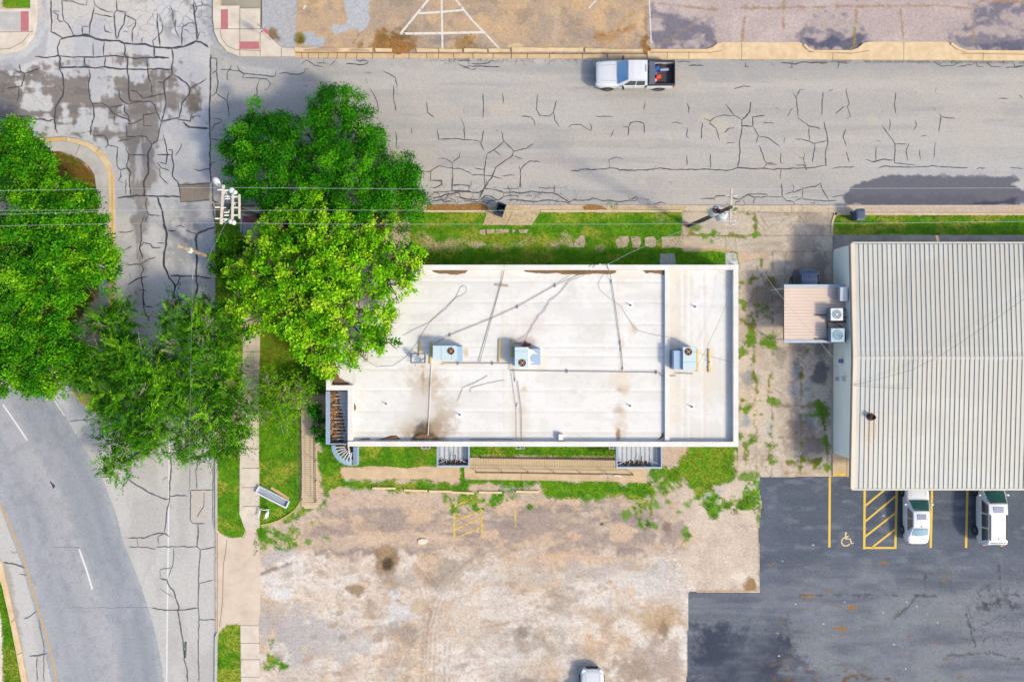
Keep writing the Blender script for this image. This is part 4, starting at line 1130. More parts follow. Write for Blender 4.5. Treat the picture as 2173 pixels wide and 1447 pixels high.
ap = [(1374, 109), (1384, 106), (1500, 106), (1512, 102), (1524, 93), (1534, 91), (1696, 91), (1706, 95), (1714, 103), (1726, 108), (1808, 109), (1822, 104), (1834, 92), (1846, 90), (2006, 90), (2020, 94), (2034, 103), (2050, 108), (2260, 110),
      (2260, 130), (1960, 128), (1700, 127), (1374, 126)]
slab("kerb", [ap], M_kerb, z1=.075, joints=[[(1416, 107), (1416, 126)], [(1462, 107), (1462, 126)], [(1574, 91), (1574, 127)], [(1768, 109), (1767, 127)], [(1918, 90), (1918, 128)], [(2087, 109), (2086, 129)], [(1380, 112), (1508, 112), (1532, 108)], [(1714, 110), (1805, 114), (1845, 108)], [(2040, 114), (2260, 117)]], jw=.045)
mb = MB()
for pts in ([(1380, 107.5), (1500, 107.5), (1512, 103.5), (1525, 94)], [(1706, 95), (1714, 104), (1727, 109.5), (1806, 110), (1821, 105), (1834, 94)], [(2018, 93), (2033, 104), (2050, 109.5), (2260, 111.5)]):
    for i in range(len(pts) - 1):
        mb.bar(g(*pts[i], .1), g(*pts[i + 1], .1), .17, .14)
tag(mb.build("kerb", M_kerb), kind="structure")
# kerb and gutter on the south side
slab("gutter", [[(925, 436), (1095, 437), (1215, 437), (1300, 436), (1445, 437), (1445, 446.5), (1100, 446.5), (925, 447)]], M_gutter, z1=.04, joints=[[(s, 437), (s + random.uniform(-2, 2), 446)] for s in (1087, 1149, 1218, 1303, 1376, 1420)], mj=M_joint, jw=.05)
slab("kerb", [[(868, 447), (1030, 447), (1030, 450.5), (868, 450.5)], [(1148, 447), (1445, 447), (1445, 450.5), (1148, 450.5)]], M_kerb, z1=.13)
slab("gutter", [[(1815, 439), (2240, 440), (2240, 450), (1815, 450)]], M_gutter, z1=.045, amp=1.0, joints=[[(s, 439), (s + 1, 450)] for s in (1830, 1855, 1867, 1880, 1916, 1950, 1970, 2000, 2020)], mj=M_jointd, jw=.06)
slab("kerb", [[(1768, 452), (2240, 453), (2240, 457), (1768, 457)], [(1762, 500), (1763, 475), (1766, 462), (1771, 452), (1776, 453), (1770, 464), (1767, 476), (1766, 500)]], M_kerb, z1=.14)
M_leafdirt = mat("leaf dirt", A(172, 124, 66), rough=1, var=.35, scale=9, bump=.8, bscale=30, tint=A(116, 84, 44))
slab("silt", [[(905, 435), (1000, 433), (1020, 433), (1032, 437), (1036, 447), (905, 447)], [(1237, 439), (1250, 434), (1276, 436), (1290, 445), (1240, 446)], [(800, 98), (812, 88), (836, 84), (862, 88), (884, 100), (872, 112), (845, 116), (805, 111)], [(1364, 106), (1372, 96), (1380, 104), (1388, 110), (1384, 117), (1370, 117)]], M_leafdirt, z0=.0, z1=.07, amp=2.0)
# concrete apron on the verge and the broken walk slabs
slab("apron", [[(1032, 447.5), (1147, 447.5), (1140, 460), (1128, 478), (1024, 478), (1031, 460)]], M_tan, z1=.085, joints=[[(1087, 448), (1075, 478)]], jw=.045)
sl = [[(1018, 489), (1030, 488), (1031, 496), (1027, 500), (1018, 496)], [(1033, 488), (1050, 487), (1050, 495), (1034, 496)], [(1053, 487), (1080, 487), (1079, 495), (1054, 495)], [(1087, 488), (1095, 488), (1094, 493), (1087, 494)], [(1101, 487), (1122, 487), (1117, 495), (1101, 494)],
      [(1220, 510), (1229, 501), (1240, 500), (1243, 514), (1238, 526), (1217, 524)], [(1167, 515), (1188, 514), (1188, 521), (1172, 523)], [(1206, 516), (1216, 515), (1216, 525), (1207, 525)], [(1306, 510), (1312, 502), (1333, 501), (1334, 512), (1331, 525), (1312, 527)], [(1338, 501), (1358, 502), (1360, 514), (1357, 526), (1341, 526)],
      [(1368, 504), (1388, 502), (1393, 510), (1391, 524), (1379, 527), (1369, 522)], [(1403, 504), (1410, 502), (1545, 501), (1560, 502), (1560, 527), (1500, 528), (1405, 526)], [(1009, 516), (1025, 514), (1033, 520), (1015, 524)]]
slab("paving_slab", sl, mat("old slab", A(216, 192, 166), rough=.95, var=.12, scale=2, bump=.5, bscale=14, tint=A(196, 174, 152)), z0=.0, z1=.075, amp=1.2)
slab("walkway", [[(1400, 538), (1432, 538), (1436, 575), (1400, 575)], [(1538, 536), (1562, 538), (1566, 575), (1542, 575)]], M_walkgrey, z0=0, z1=.08, amp=1.0)
slab("sidewalk", [[(1767.5, 499.5), (2240, 499.5), (2240, 535), (1767.5, 535)]], mat("shaded walk", A(176, 166, 154), rough=.9, var=.25, scale=.7, tint=A(140, 132, 124)), z1=.11, joints=[[(s, 500), (s, 530)] for s in (1990, 2080)], jw=.04)  # walk colour darkened to carry the warehouse's shade

# front walks and ramps of the retail building
slab("walkway", [[(722, 1000), (728, 992), (770, 990), (820, 988), (860, 992), (900, 990), (945, 990), (972, 992), (977, 1004), (975, 1017), (940, 1016), (850, 1014), (760, 1016), (728, 1014)]], M_tan, z0=0, z1=.09, amp=1.5)
slab("walkway", [[(985, 992), (1010, 990), (1355, 992), (1366, 994), (1374, 1024), (1300, 1021), (1100, 1018), (1000, 1017), (986, 1012)]], M_tan, z0=0, z1=.10, joints=[[(1106, 1004), (1106, 1018)], [(1290, 1003), (1290, 1021)]])
mb = MB()
mb.prism(G2([(998, 970), (1306, 973), (1306, 999), (1010, 997), (994, 990)]), 0, .22, 0)
for k in range(56):
    px = 1004 + k * 5.4
    mb.ribbon([g(px, 972, .223), g(px, 990, .223)], .018, 1)
tag(mb.build("ramp", [mat("ramp concrete", A(214, 190, 152), rough=.9, var=.08, scale=1.5), M_joint]), kind="structure")
mb = MB()
mb.prism(G2([(617, 835), (695, 835), (695, 862), (672, 862), (674, 1000), (675, 1072), (668, 1078), (648, 1078), (641, 1070), (642, 1000), (640, 868), (617, 868)]), 0, .15, 0)
for k in range(44):
    py = 868 + k * 4.7
    mb.ribbon([g(642, py, .154), g(674, py, .154)], .015, 1)
mb.ribbon([g(643, 1066, .154), g(674, 1066, .154)], .04, 1)
tag(mb.build("ramp", [mat("ramp concrete pale", A(222, 198, 166), rough=.9, var=.08, scale=1.3), M_joint]), kind="structure")
# thin curved edging of the corner lawn
mb = MB()
pts = [(641, 1052), (637, 1066), (628, 1080), (612, 1093), (592, 1104), (572, 1111), (554, 1114)]
for i in range(len(pts) - 1):
    mb.bar(g(*pts[i], .07), g(*pts[i + 1], .07), .12, .12)
tag(mb.build("lawn_edging", mat("mossy edging", A(196, 182, 96), rough=.95, var=.2, scale=3)), kind="structure")
slab("pavement", [[(1765.5, 961), (1795, 961), (1795, 1009), (1765.5, 1009)]], M_tan, z1=.13, extra=[(2, [(1766, 1002), (1795, 1002), (1795, 1009), (1766, 1009)])], mats_extra=[M_yellow])


# ---- painted markings
def strip(mb, pts, wpx, z, mi=0):
    mb.ribbon([g(a, b, z) for a, b in pts], wpx / S, mi)


mk = MB()
strip(mk, [(6, 858), (32, 895), (58, 934)], 3.4, .014, 0)
strip(mk, [(168, 1165), (183, 1207), (196, 1250)], 4, .014, 0)
strip(mk, [(114, 847), (137, 882)], 2.6, .014, 0)
strip(mk, [(360, 910), (359, 980), (357, 1150), (355, 1300), (353, 1510)], 2.9, .008, 0)
strip(mk, [(363, 628), (362, 700)], 3, .008, 1)
strip(mk, [(-8, 1052), (0, 1072), (20, 1112), (48, 1182), (74, 1268), (98, 1350), (112, 1400), (124, 1470), (130, 1510)], 4.5, .014, 2)
tag(mk.build("lane_marking", [M_white, M_whiteworn, M_orangeworn]), kind="structure")

mk = MB()
strip(mk, [(936, -40), (938, 40), (939, 104)], 4.2, .056)
strip(mk, [(912, -4), (850, 72)], 4.6, .058)
strip(mk, [(850, 72), (936, 71), (1030, 69)], 5, .060)
strip(mk, [(888, 29), (936, 26), (983, 22)], 4.6, .060)
strip(mk, [(964, -4), (1004, 46), (1028, 70), (1059, 103)], 4, .058)
strip(mk, [(644, 20), (649, 12)], 4, .056)
strip(mk, [(1378, 0), (1382, 92)], 2.5, .056)
strip(mk, [(1250, 18), (1264, 2)], 3, .056)
tag(mk.build("lot_marking", M_whiteworn), kind="structure")

mk = MB()
for pts in ([(964, 1088), (964, 1142)], [(1021, 1077), (1023, 1136)]):
    strip(mk, pts, 3.6, .066)
for pts in ([(965, 1106), (1020, 1083)], [(965, 1124), (1020, 1098)], [(965, 1142), (1022, 1118)], [(966, 1090), (978, 1092)], [(964, 1074), (990, 1063)]):
    strip(mk, pts, 3.0, .068)
strip(mk, [(1093, 1078), (1094, 1118)], 3, .066)
strip(mk, [(1452, 950), (1450, 965)], 2, .066)
tag(mk.build("stall_marking", M_yelworn), kind="structure")

mk = MB()
for pts in ([(1761, 1011), (1760, 1161)], [(1835, 1030), (1834, 1165)], [(1903, 1030), (1900, 1164)], [(1978, 1030), (1975, 1162)], [(2053, 1030), (2050, 1162)], [(2126, 1030), (2126, 1159)]):
    strip(mk, pts, 5.0, .076)
strip(mk, [(1833, 1162), (1902, 1162)], 4.4, .080)
for pts in ([(1836, 1073), (1888, 1030)], [(1836, 1106), (1901, 1052)], [(1836, 1138), (1900, 1088)], [(1852, 1160), (1899, 1123)]):
    strip(mk, pts, 4.2, .080)
tag(mk.build("stall_marking", M_yellot), kind="structure")

# wheelchair symbol painted in the accessible stall
mk = MB()
cx, cy = 1795, 1149
strip(mk, arc(cx, cy, 9, -70, -330, 18)[::1], 2.6, .078)
strip(mk, [(1794, 1134), (1795, 1143), (1804, 1143), (1807, 1153), (1811, 1151)], 3.0, .080)
strip(mk, [(1795, 1138), (1801, 1138)], 2.4, .079)
mk.prism(G2(arc(1794, 1130.5, 2.6, 0, 330, 11)), .070, .079)
tag(mk.build("accessible_symbol", mat("cream paint", A(232, 208, 158), rough=.8, var=.1, scale=6)), kind="structure")

# ---- the same streets and lots carried on beyond the frame
def far(name, polys, m, z):
    mb = MB()
    for p in polys:
        q = G2(p)
        mb.add([(a, b, z) for a, b in q], [tuple(range(len(q)))])
    return tag(mb.build(name, m), kind="structure")


M_farroad = mat("far asphalt", A(184, 181, 177), rough=.95, var=.08, scale=.4)
M_farconc = mat("far concrete", A(205, 205, 207), rough=.95, var=.08, scale=.4)
far("main_road", [[(2255, 128), (5200, 128), (5200, 445), (2255, 445)]], M_farroad, .004)
far("side_street", [[(70, -2600), (462, -2600), (462, -36), (70, -36)], [(150, 1505), (458, 1505), (458, 3900), (150, 3900)], [(-2600, 130), (-55, 130), (-55, 292), (-2600, 292)]], M_farconc, -.004)
far("highway", [[(-2600, 560), (-1200, 640), (-400, 760), (-58, 815), (-58, 960), (-420, 860), (-1200, 760), (-2600, 690)], [(140, 1505), (352, 1505), (390, 2400), (400, 3900), (190, 3900), (180, 2400)]], mat("far highway", A(172, 173, 182), rough=.95, var=.05, scale=.3), .002)
far("car_park", [[(2255, 1010), (3300, 1010), (3300, 2400), (1460, 2400), (1458, 1505), (2255, 1505)]], mat("far sealed asphalt", A(118, 122, 134), rough=.95, var=.12, scale=.3), .066)
far("soil", [[(553, 1505), (1458, 1505), (1460, 2400), (553, 2400)]], mat("far dirt lot", A(224, 208, 194), rough=1, var=.12, scale=.3), .056)
far("parking_lot", [[(1372, -900), (4000, -900), (4000, 110), (2255, 110), (2255, -36), (1372, -36)]], mat("far old asphalt", A(192, 176, 172), rough=1, var=.1, scale=.3), .046)
far("parking_lot", [[(556, -900), (1371, -900), (1371, -36), (556, -36)]], mat("far tan lot", A(200, 174, 146), rough=1, var=.12, scale=.3), .046)
slab("walkway", [[(1796, 961), (2600, 961), (2600, 1011), (1796, 1011)]], M_tan, z1=.128)
# ------------------------------------------------------------------ RETAIL BUILDING WITH THE WHITE FLAT ROOF
ZR, ZP = 2.4, 2.85         # roof deck and parapet top
M_memb = painted("white roof membrane", rough=0.8, grain=0.035, gscale=5, bump=0.12)
M_para = mat("white parapet cap", A(248, 246, 242), rough=.75, var=.04, scale=.7, tint=A(234, 228, 220))
M_stucco = mat("pale stucco", A(226, 220, 208), rough=.95, var=.06, scale=1.2, bump=.3, bscale=30)
M_blue = mat("blue grey metal", A(168, 190, 214), rough=.45, metal=.0, var=.08, scale=2)
M_bluedk = mat("blue trim", A(120, 150, 190), rough=.45, var=.1, scale=2)
M_steelw = mat("white steel", A(214, 220, 226), rough=.5, var=.08, scale=3)
M_black = mat("black metal", (.02, .02, .022), rough=.45, var=.2, scale=4)
M_rust = mat("rusty steel", A(92, 62, 50), rough=.85, var=.3, scale=8, tint=A(64, 48, 44))
M_litter = mat("leaf litter", A(190, 146, 98), rough=1, var=.4, scale=14, bump=1.0, bscale=50, tint=A(132, 94, 62))
M_dirtpile = mat("roof dirt", A(142, 112, 82), rough=1, var=.3, scale=9, bump=.8, bscale=40, tint=A(104, 80, 56))

rb = thing("retail_building", "long white flat-roofed shop building with low parapets and blue open awnings", "building", g(1130, 755, 0))
RB0 = Vector(rb.location)


def put(o, root):
    """parent a part built in world coordinates"""
    o.parent = root
    o.matrix_parent_inverse = Matrix.Translation(-Vector(root.location))
    return o


OUT = [(738, 562), (1567, 563), (1567, 948), (738, 946), (738, 828), (692, 828), (692, 676), (738, 676)]
wallp = G2([(740, 565), (1565, 566), (1565, 945), (740, 943), (740, 826), (695, 826), (695, 679), (740, 679)], ZP)
mb = MB()
mb.prism(wallp, 0, ZR - .04)
put(mb.build("wall", M_stucco), rb)


def paint_roof(P):
    x, y = P.x, P.y
    P.mix(A(246, 244, 240), np.ones(len(x)))
    P.noise(A(248, 247, 245), .4, .75, 120, 60, .8, 201)
    P.noise(A(232, 229, 224), .5, .8, 90, 40, .6, 202)
    P.mix(A(252, 252, 252), sm(920, 760, x) * sm(640, 600, x * 0 + 620) * 0 + sm(900, 780, x) * sm(800, 740, y) * .8)
    P.noise(A(236, 226, 212), .52, .8, 60, 200, .7, 203, mask=sm(1405, 1415, x))
    # membrane laps
    lap = A(253, 252, 250)
    for yy in (594, 638, 684, 732, 752, 780, 825, 869, 913):
        P.line([(740, yy), (1408, yy + 1)], 5, lap, .75, 2, 2)
        P.line([(740, yy + 5), (1408, yy + 6)], 3, A(222, 217, 208), .6, 2, 2, .2)
    for xx, a in ((1070, .9), (1090, .5), (1316, .8), (918, .4)):
        P.line([(xx, 570), (xx + 6, 940)], 9, A(246, 240, 232), .7 * a, 4, 6)
        P.line([(xx - 6, 570), (xx, 940)], 2, A(228, 220, 208), .5 * a, 2, 4)
    for xx in (1448, 1490, 1533, 1462):
        P.line([(xx, 575), (xx, 935)], 5, lap, .7, 3, 3)
        P.line([(xx + 5, 575), (xx + 5, 935)], 3, A(234, 222, 204), .6, 3, 4)
    for cx_, cy_, r_ in ((820, 690, 34), (1200, 835, 40), (1000, 640, 28), (1250, 705, 30), (1480, 860, 26), (860, 800, 30), (1150, 600, 22), (1370, 640, 24)):
        dd = np.sqrt((x - cx_) ** 2 + ((y - cy_) * 1.5) ** 2) + 16 * (P.wn - .5)
        P.mix(A(224, 214, 200), np.exp(-((dd - r_) / 3.0) ** 2) * .2)
        P.mix(A(236, 232, 226), sm(r_, r_ - 10, dd) * .25)
    P.noise(A(226, 216, 202), .64, .88, 40, 26, .25, 204, octv=6)
    P.noise(A(214, 206, 196), .68, .84, 10, 10, .2, 205, octv=4)
    # stains
    P.blob(905, 885, 46, 70, A(198, 176, 150), .75, .7, .8)
    P.blob(908, 905, 34, 40, A(168, 142, 112), .75, .7, .8)
    P.blob(900, 845, 30, 46, A(206, 184, 158), .6, .8, .9)
    P.poly([(872, 932), (882, 915), (888, 892), (896, 888), (902, 900), (905, 890), (912, 900), (918, 922), (926, 932)], A(104, 88, 70), .9, 5, 8)
    for pts, w in (([(898, 778), (897, 830), (902, 850), (900, 880)], 5), ([(895, 776), (899, 800), (893, 830)], 3), ([(905, 820), (903, 860)], 4)):
        P.line(pts, w, A(186, 158, 130), .6, 2, 5, .2)
    for bx, by, rx, ry, c, a in ((1315, 826, 12, 7, (170, 140, 110), .8), (1315, 812, 20, 22, (238, 222, 204), .7), (1313, 870, 10, 8, (196, 168, 140), .7), (1311, 905, 12, 26, (226, 206, 184), .7), (1311, 922, 4, 14, (150, 120, 92), .8),
                                 (1112, 826, 8, 5, (206, 182, 156), .7), (1108, 870, 7, 6, (210, 188, 164), .7), (1105, 880, 16, 60, (236, 226, 212), .6), (1318, 728, 8, 8, (216, 196, 172), .6), (1338, 690, 7, 40, (240, 228, 212), .6), (1345, 695, 6, 14, (216, 190, 162), .6),
                                 (1108, 730, 24, 16, (206, 186, 176), .7), (1105, 738, 14, 10, (150, 118, 110), .7), (988, 745, 5, 8, (206, 176, 136), .7), (1150, 765, 10, 22, (240, 230, 214), .6), (900, 712, 12, 6, (190, 180, 168), .5), (1120, 690, 30, 20, (236, 222, 214), .6),
                                 (960, 770, 60, 8, (232, 220, 204), .5), (1500, 800, 50, 30, (240, 228, 212), .5), (1440, 800, 8, 120, (240, 226, 206), .5), (1423, 760, 6, 170, (236, 220, 198), .5), (1250, 660, 60, 26, (232, 230, 226), .5), (1210, 610, 10, 16, (222, 220, 216), .6), (820, 690, 40, 40, (252, 252, 252), .6),
                                 (890, 780, 26, 10, (226, 210, 192), .5), (1550, 760, 5, 170, (236, 222, 204), .6), (1467, 940, 60, 4, (240, 226, 200), .5), (1083, 760, 8, 26, (236, 222, 204), .5), (860, 860, 60, 30, (236, 235, 232), .7), (960, 640, 40, 20, (234, 231, 226), .5)):
        P.blob(bx, by, rx, ry, A(*c), a, .6, 1.0)
    P.poly([(1060, 720), (1088, 720), (1088, 768), (1060, 768)], A(240, 232, 218), .7, 2, 2)
    P.line([(752, 776), (752, 845)], 5, A(214, 204, 192), .4, 3, 6, .3)
    # patches round the vent pipes
    for vx, vy in VENTS:
        P.poly([(vx - 8, vy - 7), (vx + 6, vy - 7), (vx + 6, vy + 6), (vx - 8, vy + 6)], A(254, 254, 254), .95, 1, 1)


VENTS = [(820, 857), (976, 880), (1337, 861), (1338, 648), (1475, 651), (1468, 863), (1504, 768)]
deck = [(740, 566), (1564, 566), (1564, 944), (740, 942), (740, 825), (696, 825), (696, 680), (740, 680)]
memb = sheet("roof_membrane", (690, 560, 1570, 950), paint_roof, M_memb, z=ZR, poly=deck, res=2.0)
put(memb, rb)


def wallrun(mb, pts, w_px, z0, z1, mi=0):
    pass


mb = MB()
pw = .36


def pbar(a, b, z=ZP, h=.62, w=pw, mi=0):
    A3, B3 = g(*a, z), g(*b, z)
    A3.z = B3.z = z - h / 2
    d = (B3 - A3).normalized()
    mb.bar(A3 - d * w * .0, B3 + d * w * .0, w, h, mi)


hp = pw / 2 * S / (1 - ZP / H)
x0, x1, y0, y1 = 738 + hp, 1567 - hp, 562 + hp, 948 - hp
pbar((738, y0), (1567, y0))
pbar((x1, 562 + 2 * hp), (x1, 948 - 2 * hp))
pbar((738, y1 - 1), (1567, y1))
pbar((738 + hp, 828), (738 + hp, 945 - 2 * hp))
pbar((692, 828 - hp), (738 + 2 * hp, 828 - hp), z=ZP - .004)
pbar((692 + hp, 676 + 2 * hp), (692 + hp, 828 - 2 * hp), z=ZP)
pbar((692, 676 + hp), (738 + 2 * hp, 676 + hp), z=ZP - .004)
pbar((738 + hp, 562 + 2 * hp), (738 + hp, 676), z=ZP)
put(mb.build("parapet", M_para), rb)
mb = MB()
pbar((1416, 562 + 2 * hp), (1416, 947 - 2 * hp), z=ZR + .24, h=.24, w=.33)
put(mb.build("parapet", M_para), rb)
mb = MB()
mb.box(g(1190, 927, ZR + .25) + Vector((0, 0, -.05)), (.33, .42, .4))
put(mb.build("parapet", M_para), rb)
# scuppers and leader heads on the south wall
for px in (904, 1104, 1301):
    mb = MB()
    c = g(px, 952, 2.15)
    c.y = wallp[2][1] - .30
    mb.box(c + Vector((0, 0, .02)), (.62, .04, .34)); mb.box(c + Vector((-.29, .13, .02)), (.04, .22, .34)); mb.box(c + Vector((.29, .13, .02)), (.04, .22, .34)); mb.box(c + Vector((0, .13, -.15)), (.54, .22, .03)); mb.box(c + Vector((0, .13, .05)), (.04, .22, .2))
    mb.box(c + Vector((0, .17, -1.05)), (.1, .09, 1.75))
    put(mb.build("leader_head", M_steelw), rb)

# wall of the north side: service window hood near the alley corner
mb = MB()
mb.box(g(1556, 560, 2.2) + Vector((0, .05, 0)), (.6, .28, .06))
put(mb.build("leader_head", M_steelw), rb)


# ---- awnings: open steel frames with blue cladding
def canopy_front(xa, xb, yb, zt, cover_x=1.0):
    """projecting entrance canopy on the south side, open on top so that its ribs show"""
    yw = wallp[2][1] - .02
    a = g(xa, yb, zt); b = g(xb, yb, zt)
    y_out = a.y
    root = MB()
    t = .09
    hh = .6
    root.box(((a.x + b.x) / 2, y_out + t / 2, zt - hh / 2), (b.x - a.x, t, hh))
    root.box((a.x + t / 2, (y_out + t + yw) / 2, zt - hh / 2), (t, yw - y_out - t, hh))
    root.box((b.x - t / 2, (y_out + t + yw) / 2, zt - hh / 2), (t, yw - y_out - t, hh))
    aw = put(root.build("awning", M_blue), rb)
    m2 = MB()
    m2.box(((a.x + b.x) / 2, (y_out + yw) / 2, zt - hh + .06), (b.x - a.x - 2 * t - .01, yw - y_out - t - .02, .03))
    sub(m2.build("tray", M_steelw), aw)
    m3 = MB()
    n = int((b.x - a.x) / .33)
    for i in range(1, n):
        x = a.x + (b.x - a.x) * i / n
        m3.box((x, (y_out + .25 + yw) / 2, zt - .35), (.035, yw - y_out - .25, .05))
    for sx, ox in ((a.x + .12, .5), (b.x - .12, -.5)):
        m3.bar((sx, y_out + .2, zt - .25), (sx + ox, y_out + .45, zt - .25), .04, .04)
    sub(m3.build("rib", M_steelw), aw)
    m4 = MB()
    xx = a.x + (b.x - a.x) * .56
    m4.bar((xx, y_out + .06, zt - .05), (xx, y_out + .85, zt - .2), .06, .06)
    sub(m4.build("brace", M_rust), aw)
    m5 = MB()
    rr = random.Random(xa)
    for i in range(26):
        x = rr.uniform(a.x + .15, b.x - .15)
        m5.lathe((x, y_out + rr.uniform(.12, .38), zt - hh + .07), [(rr.uniform(.08, .2), 0), (.1, rr.uniform(.03, .1)), (.01, .11)], 7)
    tag(m5.build("leaf_litter", M_dirtpile), kind="stuff")
    m6 = MB()
    for i in range(14):
        yy = y_out + .1 + i * (yw - y_out - .2) / 14
        m6.box((b.x + .004, yy, zt - hh / 2), (.012, .02, hh))
        m6.box((a.x - .004, yy, zt - hh / 2), (.012, .02, hh))
    m6.box(((a.x + b.x) / 2, y_out - .01, zt - .02), (b.x - a.x + .08, .03, .05))
    sub(m6.build("trim", M_para), aw)
    return aw


def sub(o, part):
    o.parent = part
    o.matrix_parent_inverse = (part.matrix_parent_inverse.inverted() if False else Matrix.Identity(4))
    return o


canopy_front(927, 996, 990, 2.35)
canopy_front(1308, 1405, 993, 2.35)

# west awning: sloping blue metal roof edge with open rafters
zt = 2.4
wx = wallp[4][0] - .02
a = g(691, 830, zt); b = g(691, 943, zt)
mb = MB()
mb.box((a.x + .05, (a.y + b.y) / 2, zt - .4), (.08, a.y - b.y, .8))
mb.box(((a.x + .1 + wx) / 2, b.y + .04, zt - .4), (wx - a.x - .1, .08, .8))
for k in range(24):
    yy = b.y + .1 + k * (a.y - b.y - .2) / 23
    mb.box((a.x + .2, yy, zt - .02), (.22, .10, .02))
mb.box((a.x + .2, (a.y + b.y) / 2, zt - .04), (.24, a.y - b.y - .1, .02))
aww = put(mb.build("awning", M_blue), rb)
m2 = MB()
m2.box(((a.x + .1 + wx) / 2, (a.y + b.y) / 2, zt - .74), (wx - a.x - .12, a.y - b.y - .1, .03))
sub(m2.build("tray", M_steelw), aww)
m3 = MB()
for k in range(14):
    yy = b.y + .35 + k * (a.y - b.y - .5) / 13.5
    ln = (wx - a.x) * random.uniform(.45, .78)
    m3.box((wx - ln / 2, yy, zt - .4), (ln, .04, .06))
sub(m3.build("rib", M_steelw), aww)
for k in (.05, .33, .62, .88):
    m3 = MB()
    yy = b.y + k * (a.y - b.y)
    m3.bar((a.x + .15, yy, zt - .1), (a.x + .75, yy + .12, zt - .35), .06, .06)
    sub(m3.build("brace", M_rust), aww)
m3 = MB()
m3.box(((a.x + .2 + wx) / 2, b.y + .14, zt - .2), (wx - a.x - .3, .05, .05))
sub(m3.build("brace", M_rust), aww)
m5 = MB()
rr = random.Random(4)
for i in range(170):
    yy = rr.uniform(b.y + .2, a.y - .2)
    xm = .55 + .25 * math.sin((yy - b.y) * 1.1 + .5)
    x = rr.uniform(a.x + .2, a.x + .35 + xm)
    m5.lathe((x, yy, zt - .73), [(rr.uniform(.1, .22), 0), (.11, rr.uniform(.05, .2)), (.01, .2)], 7)
tag(m5.build("leaf_litter", M_litter), kind="stuff")
# curved corner awning
mb = MB()
cx_, cy_ = 747, 944
R_ = 43
ring = [g(cx_ - R_ * math.cos(t), cy_ + R_ * math.sin(t), zt - .1) for t in np.linspace(.02, math.pi / 2, 16)]
rin = [g(cx_ - (R_ - 9) * math.cos(t), cy_ + (R_ - 9) * math.sin(t), zt - .1) for t in np.linspace(.02, math.pi / 2, 16)]
for p, q in zip(ring[:-1], ring[1:]):
    mb.bar(p + Vector((0, 0, -.35)), q + Vector((0, 0, -.35)), .07, .75)
for i in range(15):
    mb.add([ring[i] + Vector((0, 0, .05)), rin[i] + Vector((0, 0, .1)), rin[i + 1] + Vector((0, 0, .1)), ring[i + 1] + Vector((0, 0, .05))], [(0, 1, 2, 3)])
p0, p1 = g(754, 948, zt - .1), g(754, 987, zt - .1)
mb.box((p0.x, (p0.y + p1.y) / 2, zt - .4), (.3, p0.y - p1.y, .7))
awc = put(mb.build("awning", M_blue), rb)
m3 = MB()
for t in np.linspace(.15, 1.45, 7):
    o = g(cx_ - (R_ - 6) * math.cos(t), cy_ + (R_ - 6) * math.sin(t), zt)
    i = g(cx_ - 16 * math.cos(t + .1), cy_ + 16 * math.sin(t + .1), zt)
    m3.bar(o, i, .07, .06)
m3.bar(g(739, 945, zt), g(745, 978, zt), .1, .08)
m3.bar(g(722, 950, zt - .1), g(741, 982, zt - .1), .07, .06)
sub(m3.build("rib", M_steelw), awc)
m3 = MB()
for k in range(11):
    yy = p1.y + .1 + k * (p0.y - p1.y - .15) / 10
    m3.bar((p0.x - .14, yy - .05, zt - .04), (p0.x + .14, yy + .05, zt - .04), .05, .02)
sub(m3.build("trim", M_bluedk), awc)
m2 = MB()
m2.prism([tuple(v[:2]) for v in rin] + [tuple(g(cx_, cy_ + 2, zt)[:2])], zt - .82, zt - .80)
sub(m2.build("tray", M_dirtpile), awc)
m5 = MB()
for i in range(40):
    t, r = rr.uniform(.1, 1.5), rr.uniform(8, 30)
    m5.lathe(g(cx_ - r * math.cos(t), cy_ + r * math.sin(t), zt - .79), [(rr.uniform(.08, .2), 0), (.1, rr.uniform(.03, .12)), (.01, .13)], 7)
tag(m5.build("leaf_litter", M_litter), kind="stuff")

# drifts of leaf litter against the roof parapets
mb = MB()


def drift(pts, h):
    q = jag([p for p in pts], 1.0, 6)
    top = G2(q, ZR + .02)
    n = len(top)
    cxm = sum(p[0] for p in top) / n
    cym = sum(p[1] for p in top) / n
    vs = [(p[0], p[1], ZR + .012) for p in top] + [(cxm + (p[0] - cxm) * .6, cym + (p[1] - cym) * .6, ZR + h) for p in top]
    mb.add(vs, [(i, (i + 1) % n, n + (i + 1) % n, n + i) for i in range(n)] + [tuple(range(n, 2 * n))])


for pts, h in (([(917, 573), (994, 573), (988, 579), (970, 583), (950, 582), (930, 580), (920, 578)], .08), ([(1111, 573), (1308, 574), (1305, 580), (1290, 582), (1270, 579), (1250, 583), (1225, 583), (1200, 582), (1180, 580), (1150, 580), (1125, 579), (1113, 576)], .08),
               ([(1365, 574), (1409, 574), (1409, 585), (1398, 580), (1380, 579), (1370, 580)], .08), ([(872, 932), (880, 922), (892, 918), (908, 920), (920, 925), (926, 932)], .14), ([(798, 932), (815, 930), (825, 926), (832, 924), (842, 924), (851, 932)], .1), ([(758, 932), (770, 930), (782, 929), (788, 932)], .06),
               ([(705, 818), (706, 790), (706, 770), (712, 764), (716, 790), (722, 806), (738, 812), (744, 818)], .12), ([(749, 862), (752, 853), (756, 862), (755, 868), (751, 872)], .05), ([(1397, 934), (1409, 926), (1409, 918), (1405, 920), (1404, 930)], .05)):
    drift(pts, h)
tag(mb.build("leaf_litter", M_dirtpile), kind="stuff")


